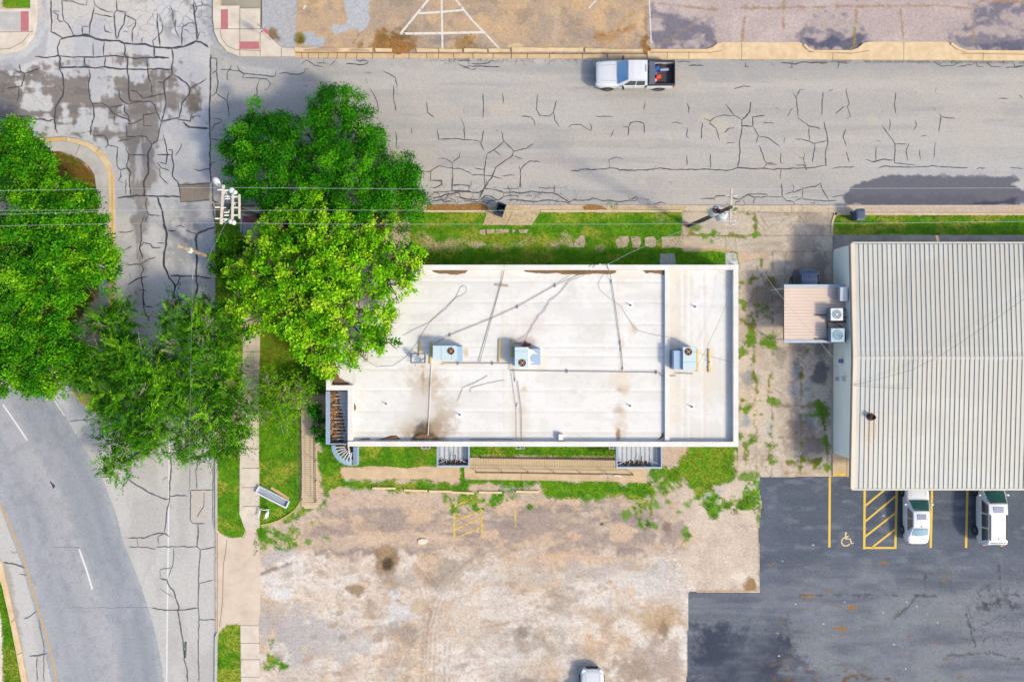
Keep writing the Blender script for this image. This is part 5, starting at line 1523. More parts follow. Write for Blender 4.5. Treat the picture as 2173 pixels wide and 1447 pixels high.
# ------------------------------------------------------------------ METAL BUILDING (right)
ZE, ZG = 3.1, 3.5        # eave and ridge heights
M_mroof = painted("galvanised roof sheet", rough=.55, grain=.04, gscale=3, bump=.05, spec=.4)
M_mwall = mat("pale green metal siding", (.74, .79, .74), rough=.6, var=.04, scale=.5)
M_trim = mat("cream rake trim", A(240, 222, 200), rough=.6, var=.05, scale=1)
M_seam = mat("roof seam", A(172, 171, 167), rough=.5, var=.08, scale=1)
M_seamlt = mat("galvanised rib", A(212, 210, 201), rough=.5, var=.05, scale=1)
wh = thing("metal_building", "low grey metal-roofed warehouse with ribbed sheeting and pale green side wall", "building", g(1950, 780, 0))
xW = g(1767, 0, 0).x + .03
yN, ySw, yS = g(0, 530, 0).y, g(0, 961, 0).y, g(0, 1016, 0).y
xE = 48.0
eN, eS = g(0, 517, ZE).y, g(0, 1036.5, ZE).y
xR = g(1808, 0, ZE).x
yRg = (eN + eS) / 2 + .6


def zroof(wy):
    return np.where(wy > yRg, ZE + (ZG - ZE) * (eN - wy) / (eN - yRg), ZE + (ZG - ZE) * (wy - eS) / (yRg - eS))


mb = MB()
prof = [(yN - .0, 0), (ySw, 0), (ySw, float(zroof(ySw)) - .12), (yRg, ZG - .12), (yN, float(zroof(yN)) - .12)]
mb.loft([[Vector((xW, p[0], p[1])) for p in prof], [Vector((xE, p[0], p[1])) for p in prof]])
put(mb.build("wall", M_mwall), wh)
mb = MB()   # porch return hanging from the roof at the south-west corner
xP = xW + .62
for k in range(9):
    z = 1.75 + k * .145
    mb.box((xP, (ySw + eS + .12) / 2, z), (.04 + .02 * (k % 2), ySw - eS - .14, .14))
put(mb.build("siding", M_mwall), wh)


def paint_mroof(P):
    x, y = P.x, P.y
    P.mix(A(212, 210, 200), np.ones(len(x)))
    P.noise(A(222, 222, 214), .4, .7, 200, 90, .7, 221)
    P.noise(A(204, 205, 200), .5, .8, 22, 160, .5, 222)
    P.noise(A(206, 212, 214), .45, .8, 260, 120, .5, 223)
    for rx, ry, ln in ((1848, 890, 46), (1842, 905, 30), (1855, 900, 30)):
        P.line([(rx, ry), (rx, ry + ln)], 3, A(196, 150, 96), .7, 2, 3)
    P.blob(1845, 930, 10, 40, A(226, 214, 192), .6, .8, .6)
    P.line([(1800, 740), (2260, 740)], 4, A(226, 226, 222), .6, 3, 2)
    for _ in range(40):
        bx = rng.uniform(1830, 2170)
        by = rng.uniform(530, 1000)
        P.line([(bx, by), (bx, by + rng.uniform(20, 80))], 3, A(226, 216, 200), rng.uniform(.2, .5), 2, 3)


nx = 60
def zf_px(x, y):
    z = np.full(len(x), ZE + .3)
    for _ in range(4):
        wy = (CY - y) * (1 - z / H) / S
        z = zroof(wy)
    return z


rf = sheet("roof", (1809, 518, 2300, 1036), paint_mroof, M_mroof, res=3.5, zfun=zf_px)
put(rf, wh)
mb = MB()
k = 0
x = xR + .16
while x < xE:
    big = (k % 3 == 0)
    w = .03 if big else .018
    for (ya, yb) in ((eN, yRg), (yRg, eS)):
        za, zb = float(zroof(ya)), float(zroof(yb))
        mb.bar((x, ya, za + .03), (x, yb, zb + .03), w, .05 if big else .035, 1)
        mb.bar((x - w / 2 - .012, ya, za + .012), (x - w / 2 - .012, yb, zb + .012), .022, .012, 0)
    x += .338
    k += 1
put(mb.build("roof_seam", [M_seam, M_seamlt]), wh)
mb = MB()
for (ya, yb) in ((eN, yRg), (yRg, eS)):
    za, zb = float(zroof(ya)), float(zroof(yb))
    mb.bar((xR + .02, ya, za - .03), (xR + .02, yb, zb - .03), .26, .2)
put(mb.build("rake_trim", M_trim), wh)
mb = MB()
for (ya, yb) in ((eN, yRg), (yRg, eS)):
    za, zb = float(zroof(ya)), float(zroof(yb))
    mb.bar((xR - .13, ya, za - .16), (xR - .13, yb, zb - .16), .05, .1)
put(mb.build("soffit", M_seam), wh)
mb = MB()
mb.box(((xR + xE) / 2, eN + .06, ZE - .06), (xE - xR, .12, .14))
put(mb.build("gutter", M_seamlt), wh)
mb = MB()
mb.box(((xR + xE) / 2, eS - .06, ZE - .06), (xE - xR, .12, .14))
put(mb.build("gutter", M_seamlt), wh)
# ridge cap
mb = MB()
mb.bar((xR, yRg, ZG + .012), (xE, yRg, ZG + .012), .22, .02)
put(mb.build("ridge_cap", mat("ridge sheet", A(215, 213, 204), rough=.5, var=.03)), wh)
mb = MB()
for px in (1990,):
    c = g(px, 500, 2.9)
    mb.bar((c.x, c.y, 2.7), (c.x, eN, 3.0), .2, .1)
put(mb.build("leader_spout", mat("tan metal", A(206, 178, 146), rough=.6)), wh)
# wall lamp and little fittings on the gable wall
mb = MB()
mb.box((xW - .14, g(0, 766, 2).y, 1.75), (.22, .3, .3))
put(mb.build("wall_box", M_bluedk), wh)

# rusty flue on the roof
fl = thing("flue_pipe", "short rusty round flue sticking out of the ribbed grey metal roof", "chimney pipe", tuple(g(1847, 884, float(zf_px(np.array([1847.]), np.array([884.]))[0]))))
mb = MB()
mb.lathe((0, 0, -.15), [(.17, 0), (.17, .45), (.2, .46), (.2, .62), (.16, .63), (.16, .5), (.02, .49)], 18)
o = mb.build("pipe", M_rust, fl)
mb = MB()
mb.lathe((0, 0, -.02), [(.3, 0), (.28, .05), (.18, .09), (.17, .1)], 18)
mb.build("flashing", M_rust, fl)

# ------------------------------------------------------------------ LEAN-TO CARPORT
ZL = 2.25
M_shed = mat("pinkish shed sheet", A(244, 222, 204), rough=.6, var=.04, scale=.8)
M_shedtrim = mat("blue grey flashing", A(190, 208, 226), rough=.4, var=.06, scale=1)
sh = thing("carport", "low carport with pinkish ribbed metal roof leaning against the warehouse side wall", "carport", g(1730, 665, 0))
a, b = g(1664, 604, ZL), g(1664, 727, ZL)
xr = xW - .01
mb = MB()
mb.box(((a.x + xr) / 2, (a.y + b.y) / 2, ZL - .03), (xr - a.x, a.y - b.y, .05))
n = 16
for k in range(n + 1):
    y = b.y + .28 + (a.y - b.y - .55) * k / n
    mb.bar((a.x + .02, y, ZL + .01), (xr - .02, y, ZL + .01), .055, .035)
put(mb.build("roof", M_shed), sh)
mb = MB()
for k in range(n + 1):
    y = b.y + .28 + (a.y - b.y - .55) * k / n - .038
    mb.bar((a.x + .02, y, ZL), (xr - .02, y, ZL), .026, .012)
put(mb.build("roof_seam", mat("shed seam", A(206, 172, 156), rough=.7)), sh)
mb = MB()
mb.box(((a.x + xr) / 2, a.y - .09, ZL - .02), (xr - a.x + .02, .2, .12))
put(mb.build("flashing", M_shedtrim), sh)
mb = MB()
mb.box(((a.x + xr) / 2, b.y + .09, ZL - .02), (xr - a.x + .02, .2, .12))
put(mb.build("flashing", M_shedtrim), sh)
mb = MB()
mb.box((a.x + .03, (a.y + b.y) / 2, ZL - .14), (.06, a.y - b.y - .4, .18))
for k in range(5):
    mb.box((a.x + .5 + k * .8, (a.y + b.y) / 2, ZL - .11), (.06, a.y - b.y - .3, .1))
put(mb.build("roof_frame", M_black), sh)
for py in (612, 720):
    mb = MB()
    c = g(1664, py, ZL)
    mb.tube([(c.x - .25, c.y + (.02 if py < 650 else -.02), 0), (c.x + .02, c.y, ZL - .1)], .045, 8)
    put(mb.build("post", M_steelw), sh)
for py in (606, 725):
    mb = MB()
    c = g(1785, py, ZL)
    mb.tube([(xr - .12, c.y, 0), (xr - .12, c.y, ZL - .1)], .045, 8)
    put(mb.build("post", M_steelw), sh)
# ------------------------------------------------------------------ ROOFTOP EQUIPMENT
M_hvac = mat("pale blue enamel", A(214, 234, 238), rough=.45, var=.03, scale=2)
M_hood = mat("blue grey hood", A(178, 204, 230), rough=.4, var=.05, scale=2)
M_fan = mat("rusty fan blades", A(222, 164, 120), rough=.8, var=.3, scale=12, tint=A(176, 110, 70))
M_fandark = mat("fan well", (.03, .022, .018), rough=.9, var=.3, scale=8)
M_timber = mat("yellow timber", A(236, 208, 128), rough=.9, var=.12, scale=4)
M_pipe = mat("dark pipe", A(120, 112, 104), rough=.7, var=.15, scale=6)
M_cable = mat("black cable", A(120, 114, 108), rough=.7, var=.1, scale=6)
M_grey = mat("grey steel", A(150, 158, 168), rough=.5, var=.1, scale=4)
M_wire = mat("aluminium wire", A(222, 226, 224), rough=.4, metal=.3, var=.05)


def pxbox(x0, y0, x1, y1, z):
    a, b = g(x0, y1, z), g(x1, y0, z)
    return a.x, a.y, b.x, b.y


def hvac(label, cab, hood, fan, ztop, zh, extra=None):
    ax, ay, bx, by = pxbox(*cab, ztop)
    root = thing("rooftop_air_conditioner", label, "air conditioner", ((ax + bx) / 2, (ay + by) / 2, ZR), group="air conditioners on the white roof")
    L = lambda x, y, z: Vector((x, y, z)) - root.location
    mb = MB()
    w, d = bx - ax, by - ay
    mb.box((0, 0, (ztop - ZR) / 2 + .05), (w, d, ztop - ZR - .1))
    mb.box((0, 0, ztop - ZR - .02), (w + .05, d + .05, .045))
    mb.box((0, 0, .04), (w * .92, d * .92, .08))
    cabo = mb.build("cabinet", M_hvac, root, bevel=.012)
    mb = MB()
    mb.box((0, -d / 2 - .008, .45), (w * .9, .012, .5))
    mb.box((w * .1, -d / 2 - .02, .3), (.12, .03, .1))
    mb.build("access_panel", M_hood, cabo)
    for f_ in (-.15, .3):
        mb = MB()
        if w > d: mb.bar((w * f_, -d / 2, ztop - ZR + .005), (w * f_, d / 2, ztop - ZR + .005), .02, .012)
        else: mb.bar((-w / 2, d * f_, ztop - ZR + .005), (w / 2, d * f_, ztop - ZR + .005), .02, .012)
        mb.build("lid_seam", M_grey, cabo)
    for sx in (-1, 1):
        mb = MB()
        mb.box((sx * (w / 2 + .006), 0, .5), (.012, d * .84, .62))
        for k in range(9):
            mb.box((sx * (w / 2 + .016), -d * .4 + k * d * .1, .5), (.02, .05, .6))
        mb.build("coil_grille", M_grey, cabo)
    hx0, hy0, hx1, hy1 = pxbox(*hood, zh)
    mb = MB()
    c = L((hx0 + hx1) / 2, (hy0 + hy1) / 2, ZR)
    mb.box((c.x, c.y, (zh - ZR) / 2), (hx1 - hx0, hy1 - hy0, zh - ZR))
    mb.build("duct_hood", M_hood, root, bevel=.01)
    f = L(*g(fan[0], fan[1], ztop)); r = fan[2] / S * (1 - ztop / H)
    mb = MB()
    mb.lathe((f.x, f.y, f.z + .004), [(r, 0), (r, .05), (r - .03, .05), (r - .03, .012)], 28)
    fo = mb.build("fan_ring", M_fandark, root)
    mb = MB()
    for k in range(4):
        t = k * math.pi / 2 + .7
        p = []
        for rr_, dt in ((.06, -.3), (r - .05, -.48), (r - .04, 0), (r - .05, .48), (.06, .3)):
            p.append((f.x + rr_ * math.cos(t + dt), f.y + rr_ * math.sin(t + dt), f.z + .026 + .02 * dt))
        mb.add(p, [(0, 1, 2, 3, 4)])
    mb.lathe((f.x, f.y, f.z + .02), [(.08, 0), (.08, .03), (.02, .035)], 12)
    mb.build("fan_blade", M_fan, fo)
    mb = MB()
    for rr_ in np.linspace(r * .35, r * .95, 5):
        pts = [(f.x + rr_ * math.cos(t), f.y + rr_ * math.sin(t), f.z + .058) for t in np.linspace(0, 2 * math.pi, 25)]
        mb.tube(pts, .005, 4, cap=False)
    mb.build("grille", M_black, fo)
    return root


ac1 = hvac("wide pale blue rooftop air conditioner beside the satellite dish, fan near its right end", (919, 734, 968, 763), (968.5, 735, 981, 767), (957, 745, 7.2), ZR + 1.25, ZR + .95)
ac2 = hvac("pale blue rooftop air conditioner in the middle, with an open panel and torn plastic", (1093, 737, 1121, 779), (1123, 740, 1147, 774), (1108.5, 770, 7.4), ZR + 1.2, ZR + .85)
ac3 = hvac("pale blue rooftop air conditioner at the right, hood on its left side", (1450, 737, 1477, 785), (1430, 744, 1449.5, 784), (1461, 746.5, 7.4), ZR + 1.2, ZR + 1.0)
# torn plastic and open hatch on the middle unit
mb = MB()
p = [g(a, b, ZR + .86 + h) - ac2.location for a, b, h in ((1122, 740, .3), (1132, 744, .05), (1141, 752, .02), (1130, 750, .06), (1124, 757, .1), (1126, 766, .03), (1136, 768, .02), (1124, 774, .12), (1121.5, 774, .3), (1121.5, 755, .33))]
mb.add(p, [(0, 1, 3), (1, 2, 3), (0, 3, 4, 9), (4, 5, 8, 9), (5, 6, 7, 8)])
mb.build("plastic_sheet", mat("torn plastic", A(244, 247, 250), rough=.3, var=.05), ac2)
mb = MB()
a_ = [g(px, py, ZR + 1.0) - ac2.location for px, py in ((1089, 732), (1107, 732), (1107, 736), (1092, 736), (1092, 758), (1089, 758))]
mb.prism([tuple(q[:2]) for q in a_], .3, 1.0)
mb.build("open_hatch", M_grey, ac2)
mb = MB()
for k in range(14):
    t = random.uniform(0, 6.28)
    q = g(1115 + 9 * math.cos(t) * random.random(), 731 + 6 * math.sin(t) * random.random(), ZR) - ac2.location
    mb.lathe((q.x, q.y, .0), [(random.uniform(.05, .16), 0), (.06, .08), (.01, .09)], 7)
tag(mb.build("insulation_scrap", mat("brown insulation", A(126, 84, 76), rough=1, var=.3, scale=9), ac2), kind="stuff")


def lumber(label, pts, w=.13, h=.11, z=ZR, m=None):
    a, b = g(*pts[0], z + h), g(*pts[1], z + h)
    c = (a + b) / 2
    mb = MB()
    mb.bar(a - c, b - c, w, h)
    o = mb.build("timber_sleeper", m or M_timber)
    o.location = (c.x, c.y, z + h / 2 + .004)
    o.location.z = z + h / 2 + .004
    for v in o.data.vertices: v.co.z += 0
    return tag(o, label, "timber", "timber sleepers on the white roof")


lumber("yellow timber sleeper behind the satellite dish", [(891.5, 724), (890.5, 750)])
lumber("yellow timber sleeper against the left end of the wide air conditioner", [(915.5, 725), (913.5, 773)])
lumber("yellow timber sleeper standing free to the left of the middle air conditioner", [(1060.5, 720), (1059.5, 769)])
lumber("yellow timber sleeper touching the middle air conditioner's left side", [(1086, 721), (1085.5, 757)])
lumber("yellow timber sleeper touching the right air conditioner's right side", [(1480, 741), (1480, 788)])
lumber("yellow timber sleeper on the roof just inside the east parapet area, nearest the alley", [(1505.5, 741), (1505.5, 790)])

# satellite dish on a block frame
sd = thing("satellite_dish", "grey satellite dish on a square ballast frame on the white roof", "satellite dish", g(888, 760, ZR))
L = lambda px, py, h: g(px, py, ZR + h) - sd.location
mb = MB()
fr = [(873, 751), (903, 751), (903, 770), (873, 770)]
for i in range(4):
    mb.bar(L(*fr[i], .06), L(*fr[(i + 1) % 4], .06), .05, .05)
mb.bar(L(888, 751, .06), L(888, 770, .06), .05, .05)
mb.bar(L(888, 763, .06), L(903, 763, .06), .05, .05)
mb.tube([L(889, 753, .05), L(889, 754, .7)], .035, 8)
mb.build("base_frame", M_grey, sd)
mb = MB()
M_ = Matrix.Rotation(math.radians(-22), 3, 'Z') @ Matrix.Rotation(math.radians(52), 3, 'X')
c = L(885, 761, .75)
prof = [(.01, -.1), (.18, -.085), (.3, -.05), (.38, 0), (.37, .01), (.29, -.035), (.18, -.07), (.01, -.085)]
mb.lathe(tuple(c), prof, 24, M=M_)
o = mb.build("dish", mat("dish grey", A(176, 192, 206), rough=.5, var=.05), sd, smooth=False)
mb = MB()
e = L(881, 776, .6)
mb.tube([c + M_ @ Vector((0, 0, -.1)), e], .018, 6)
mb.box(tuple(e), (.12, .05, .05), rz=.4)
mb.build("feed_arm", M_grey, sd)

M_vent = mat("vent grey", A(176, 176, 174), rough=.6)
for i, ((px, py), lab) in enumerate(zip(VENTS, ["small grey vent pipe on the white roof near the west awning", "small grey vent pipe on the roof beside two loose rods", "small grey vent pipe on the roof between the partition parapet and the lower stain", "small grey vent pipe on the roof north of the coiled thin cable end", "small grey vent pipe at the upper end of the right roof section", "small grey vent pipe at the lower end of the right roof section", "small grey vent pipe beside the outer timber of the right air conditioner"])):
    mb = MB()
    mb.lathe((0, 0, 0), [(.09, 0), (.06, .06), (.045, .07), (.045, .32), (.03, .32), (.03, .1)], 12)
    o = mb.build("vent_pipe", M_vent)
    o.location = g(px, py, ZR) + Vector((0, 0, .003))
    tag(o, lab, "vent pipe", "vent pipes on the white roof")


def run(name, label, cat, pts, r, z, m, group=None, wav=0.0, n=6, blocks=(), bm=None):
    """pipe or cable lying on or hanging over something; pts are photo points at height z (or px,py,z)"""
    P3 = [g(p[0], p[1], p[2] if len(p) > 2 else z) for p in pts]
    if wav:
        out = []
        for i in range(len(P3) - 1):
            for k in range(6):
                t = k / 6
                q = P3[i].lerp(P3[i + 1], t)
                out.append(q + Vector((random.uniform(-wav, wav), random.uniform(-wav, wav), 0)))
        out.append(P3[-1])
        P3 = out
    mb = MB()
    mb.tube(P3, r, n)
    o = mb.build(name, m)
    tag(o, label, cat, group)
    for bx, by in blocks:
        m2 = MB()
        m2.box(g(bx, by, z - r - .02), (.09, .26, .07))
        o2 = m2.build("support_block", bm or M_grey)
        o2.parent = o
    return o


zr = ZR + .09
grp = "pipes and cables lying on the white roof"
run("gas_pipe", "black gas pipe running across the white roof between the three air conditioners", "pipe", [(938, 774), (943, 770), (1083, 771), (1083, 786), (1396, 790), (1402, 792), (1402, 797), (1433, 797.5), (1434, 791.5), (1470, 793)], 0.0210, zr, M_cable, blocks=[(972, 770.5), (1045, 770.8), (1203, 787.5), (1393, 790)])
run("conduit_pipe", "straight grey conduit from the north parapet past a short board to the gas pipe", "pipe", [(1070, 564, ZP + .06), (1070, 573, ZR + .12), (1066, 592), (1018, 769)], 0.0180, zr, M_pipe, grp)
run("conduit_pipe", "white pipe beside the straight grey conduit", "pipe", [(1064, 598), (1015, 768)], 0.0168, zr - .03, M_para, grp)
lumber("short grey board lying across the straight conduit near the north parapet", [(1050.5, 604), (1079, 607)], w=.16, h=.05, m=mat("weathered board", A(190, 178, 162), rough=.95, var=.1))
run("conduit_pipe", "long thin conduit from the north parapet slanting down to the wide air conditioner", "pipe", [(1258, 560, ZP + .1), (1238, 576, ZR + .3), (1178, 606), (1098, 651), (1045, 675), (955, 711), (921, 730, ZR + .3)], 0.0192, zr, M_pipe, grp, blocks=[(1178, 606), (1098, 651), (955, 711)])
run("roof_cable", "dark wavy cable from the north parapet to the middle air conditioner", "cable", [(1265, 561, ZP + .1), (1238, 585, ZR + .2), (1208, 596), (1190, 620), (1165, 640), (1155, 660), (1140, 675), (1120, 710), (1108, 731, ZR + .5)], 0.0180, zr, M_cable, grp, wav=.03)
run("conduit_pipe", "jointed white conduit from the north parapet to the gas pipe, left of the partition", "pipe", [(1288, 563, ZP + .1), (1294, 578, ZR + .4), (1298, 598), (1306, 650), (1318, 738), (1322, 784)], 0.0210, zr, M_pipe, grp, blocks=[(1298, 598), (1318, 728), (1318, 742), (1322, 783)], bm=M_para)
run("roof_cable", "thin cable with a loop at its end left of the wide air conditioner", "cable", [(855, 712), (886, 696), (912, 683), (943, 655), (969, 629), (976, 611), (984, 606), (990, 611), (989, 620), (980, 627), (968, 631), (945, 657), (915, 680), (898, 705), (880, 735), (862, 757), (835, 776), (800, 778), (780, 766)], 0.0096, zr - .05, M_cable, grp, wav=.02)
run("roof_cable", "thin pale cable curving over the partition to the east parapet", "cable", [(1281, 583), (1270, 600), (1272, 615), (1290, 630), (1318, 650), (1345, 695), (1356, 702), (1395, 712), (1425, 717, ZR + .5), (1450, 730, ZR + .5), (1490, 752), (1540, 765), (1560, 770, ZP)], 0.0084, zr - .05, M_pipe, grp, wav=.02)
run("drain_pipe", "straight white pipe running south from the wide air conditioner to the dark stain", "pipe", [(916, 775), (914, 810), (911, 880), (908, 925)], 0.0270, zr, M_para, grp, blocks=[(914, 815)])
run("conduit_pipe", "pale bent conduit going south from the middle air conditioner to the front parapet", "pipe", [(1090, 782), (1093, 806), (1098, 808), (1105, 858), (1106, 870), (1107, 900), (1107, 935)], 0.0180, zr, M_pipe, grp, blocks=[(1094, 807), (1099, 860)], bm=M_para)
run("conduit_pipe", "thin grey conduit just left of the bent conduit near the front parapet", "pipe", [(1084, 788), (1088, 815), (1095, 865), (1096, 935)], 0.0108, zr - .03, M_pipe, grp)
run("metal_rod", "bent loose rod lying on the roof, the longer of two", "rod", [(971, 851), (981, 826), (983, 822), (1010, 811), (1035, 797)], 0.0132, zr - .04, M_pipe, "loose rods on the roof")
run("metal_rod", "loose rod with hooked end lying on the roof, right of the longer rod", "rod", [(999, 832), (998, 825), (1002, 822), (1035, 813), (1071, 806)], 0.0120, zr - .04, M_pipe, "loose rods on the roof")
run("front_flashing", "dark flashing strip lying along the inside of the front parapet", "flashing", [(998, 932), (1030, 932), (1060, 931.5), (1090, 932)], 0.0180, zr, M_cable)

# service drops and wires
run("service_cable", "slack cable hanging over the right roof section to the right air conditioner", "cable", [(1556, 569, ZP + .15), (1552, 600, ZR + .9), (1541, 645, ZR + .7), (1522, 690, ZR + .6), (1497, 745, ZR + .6), (1479, 777, ZR + .7)], 0.0110, zr, M_cable, "service cables")
run("service_cable", "twisted service cable from the transformer pole to the north parapet mast", "cable", [(1540, 455, 9.0), (1480, 476, 7.4), (1403, 508, 5.6), (1340, 535, 4.4), (1290, 561, ZP + .35)], 0.0121, zr, M_wire, "service cables")
mast = thing("service_mast", "small service mast with insulators on the north parapet of the shop", "service mast", g(1282, 562, ZP))
mb = MB()
mb.tube([(0, 0, 0), (0, 0, .4)], .035, 8)
mb.box((-.15, 0, .3), (.5, .05, .05))
mb.build("mast", M_grey, mast)
for dx in (-.35, .25):
    mb = MB()
    mb.lathe((dx, 0, .33), [(.04, 0), (.06, .04), (.03, .08)], 10)
    mb.build("insulator", M_wire, mast)
run("service_cable", "long service cable from the transformer pole to the warehouse gable wall", "cable", [(1555, 478, 9.5), (1575, 510, 8.8), (1592, 540, 8.0), (1640, 607, 6.4), (1700, 680, 5.0), (1765, 755, 3.6), (1798, 797, 2.8)], .009, zr, M_grey, "service cables")
run("roof_cable", "thin dark cable slanting across the grey ribbed roof to the upper right", "cable", [(1812, 817, 3.6), (1870, 803, 3.75), (1935, 785, 3.9), (2000, 752, 4.0), (2060, 713, 3.9), (2130, 665, 3.7), (2200, 615, 3.6)], 0.0121, zr, M_pipe, "service cables")
run("lightning_conduit", "blue grey conduit running down the ribbed roof from its north eave", "conduit", [(1928, 516, 3.2), (1928, 560, 3.3), (1932, 640, 3.55), (1935, 700, 3.7), (1935, 760, 3.83), (1934, 822, 3.72)], 0.0110, zr, M_bluedk, "service cables")
run("conduit_pipe", "grey conduit from the gable to a small fitting on the ribbed roof", "conduit", [(1812, 818, 3.68), (1870, 822, 3.7), (1905, 824, 3.7), (1933, 823, 3.7)], 0.0121, zr, M_pipe, "service cables")

mb = MB()
mb.tube([Vector((0, 0, 0)) + Vector((.12 * math.cos(t) * (1 + .3 * math.sin(3 * t)), 0.02 * t - .2, .16 * math.sin(t) + .05 * math.sin(2.3 * t))) for t in np.linspace(0, 20, 60)], .012, 5)
o = mb.build("cable_coil", M_cable)
o.location = (xW - .14, g(0, 803, 2.2).y, 2.2)
tag(o, "tangled coil of black cable hung on the pale gable wall", "cable coil")
mt = thing("electric_meter", "round glass electric meter on the pale gable wall beside the cable coil", "electric meter", (xW - .02, g(0, 804, 1.0).y, 1.0))
mb = MB()
mb.box((-.05, 0, -.1), (.1, .26, .5))
mb.build("meter_box", M_steelw, mt)
mb = MB()
mb.lathe((-.1, 0, .05), [(.1, 0), (.1, .06), (.07, .11), (.02, .12)], 16, M=Matrix.Rotation(math.radians(-90), 3, 'Y'))
mb.build("meter_dial", mat("meter glass", A(176, 206, 232), rough=.1, var=.05), mt)

# condensing units on a rack above the carport, and a window air conditioner
zc = 3.1
rk = thing("equipment_rack", "rusty steel rack holding two condensing units above the pinkish carport roof", "steel rack", g(1778, 690, ZL))
Lr = lambda px, py, z: g(px, py, z) - rk.location
mb = MB()
xa_, ya_ = Lr(1756, 657, zc - .75)[:2]
xb_, yb_ = Lr(1797, 723, zc - .75)[:2]
zk = zc - .75 - ZL
for (p, q) in (((xa_, ya_), (xa_, yb_)), ((xb_, ya_), (xb_, yb_)), ((xa_, ya_), (xb_, ya_)), ((xa_, yb_), (xb_, yb_)), ((xa_, (ya_ + yb_) / 2 + .25), (xb_, (ya_ + yb_) / 2 + .25)), ((xa_, ya_ - .55), (xb_, ya_ - .55))):
    mb.bar((p[0], p[1], zk), (q[0], q[1], zk), .08, .08)
mb.build("frame", M_rust, rk)
for (yy) in (ya_ - .4, yb_ + .12):
    mb = MB()
    mb.bar((xa_, yy, zk), (xa_ - .9, yy, zk - .02), .06, .06)
    mb.build("arm", M_rust, rk)
for xx, yy in ((xa_, ya_), (xa_, yb_), (xb_, ya_), (xb_, yb_)):
    mb = MB()
    mb.tube([(xx, yy, 0.02), (xx, yy, zk)], .03, 6)
    mb.build("leg", M_rust, rk)


def condenser(label, px, py, w, top, body, fanc, slim):
    c = g(px, py, zc)
    root = thing("condensing_unit", label, "air conditioner", (c.x, c.y, zc - .72), group="condensing units on the rack")
    mb = MB()
    mb.box((0, 0, .33), (w, w, .66))
    mb.box((-w / 2 - .004, 0, .33), (.006, w * .9, .5))
    b = mb.build("cabinet", body, root, bevel=.05)
    mb = MB()
    mb.box((0, 0, .69), (w + .03, w + .03, .05))
    mb.build("top_cover", top, root, bevel=.04)
    mb = MB()
    r = w * .38
    mb.lathe((0, 0, .716), [(r, 0), (r, .012), (.02, .014)], 32)
    f = mb.build("fan_well", fanc, root)
    mb = MB()
    if slim:
        for k in range(8):
            t = k * math.pi / 4
            mb.bar((.08 * math.cos(t), .08 * math.sin(t), .735), (r * math.cos(t), r * math.sin(t), .735), .012, .01)
        for q in np.linspace(.12, r, 6):
            mb.tube([(q * math.cos(t), q * math.sin(t), .738) for t in np.linspace(0, 6.2832, 33)], .006, 4, cap=False)
        mb.lathe((0, 0, .73), [(.075, 0), (.075, .02), (.03, .025)], 16)
    else:
        for q in np.linspace(.06, r, 9):
            mb.tube([(q * math.cos(t), q * math.sin(t), .738 - .02 * (1 - q / r)) for t in np.linspace(0, 6.2832, 33)], .007, 4, cap=False)
        for k in range(3):
            t = k * 2.1 + .4
            mb.bar((0, 0, .736), (r * math.cos(t), r * math.sin(t), .736), .016, .01)
    mb.build("grille", top if slim else M_hvac, f)
    return root


condenser("white square condensing unit with spoked fan grille, upper one on the rack", 1776, 667, .86, mat("white enamel", A(238, 244, 250), rough=.4, var=.03), mat("dark grey louvre", A(120, 128, 146), rough=.6), mat("grey fan well", A(140, 156, 172), rough=.7), True)
condenser("blue grey condensing unit with round swirl grille, lower one on the rack", 1778, 711, .96, mat("blue enamel", A(186, 214, 228), rough=.4, var=.03), mat("slate louvre", A(104, 128, 146), rough=.6), mat("blue fan well", A(110, 160, 190), rough=.5, var=.3, scale=6, tint=A(60, 100, 124)), False)
run("coolant_hose", "black insulated hose curving between the two condensing units", "hose", [(1760, 681, zc - .4), (1775, 687, zc - .35), (1788, 695, zc - .4), (1793, 706, zc - .3), (1794, 718, zc - .4), (1786, 724, zc - .5), (1770, 726, zc - .6)], 0.0450, zc, M_black)
wa = thing("wall_air_conditioner", "white box air conditioner on the gable wall above the carport roof", "air conditioner", g(1793, 624, 2.9) + Vector((0, 0, -.4)))
mb = MB()
mb.box((-.08, 0, .2), (.55, 1.0, .42))
mb.build("cabinet", mat("silver grey enamel", A(206, 212, 226), rough=.4, var=.04), wa, bevel=.02)
mb = MB()
mb.box((.06, 0, .42), (.26, 1.02, .03))
mb.build("top_cover", M_para, wa)
mb = MB()
for k in range(9):
    mb.box((-.36, -.42 + k * .1, .2), (.012, .05, .3))
mb.build("louvre", M_grey, wa)
for yy in (-.4, .4):
    mb = MB()
    mb.bar((-.2, yy, -.02), (.12, yy, -.3), .04, .04)
    mb.build("bracket", M_grey, wa)

# ------------------------------------------------------------------ UTILITY POLES AND WIRES
M_wood = mat("weathered pole wood", A(118, 96, 78), rough=.95, var=.3, scale=3, bump=.5, bscale=14, tint=A(60, 48, 40))
M_woodlt = mat("bleached crossarm", A(226, 214, 200), rough=.9, var=.12, scale=5)
M_ins = mat("white insulator", A(234, 238, 242), rough=.35, var=.05, scale=6)
M_can = mat("transformer grey", A(204, 216, 226), rough=.45, var=.06, scale=2)
zt1, zt2 = 10.6, 11.0
up2 = thing("utility_pole", "dark wooden utility pole with one long crossarm and two grey transformer cans", "utility pole", g(1463, 480, 0), group="utility poles")
B = up2.location
Lp = lambda px, py, z: g(px, py, z) - B
top = Lp(1551, 440, zt2)
mb = MB()
mb.tube([(0, 0, 0), (top.x * .5, top.y * .5, zt2 / 2), (top.x, top.y, zt2)], [.17, .145, .12], 12)
mb.build("pole", M_wood, up2)
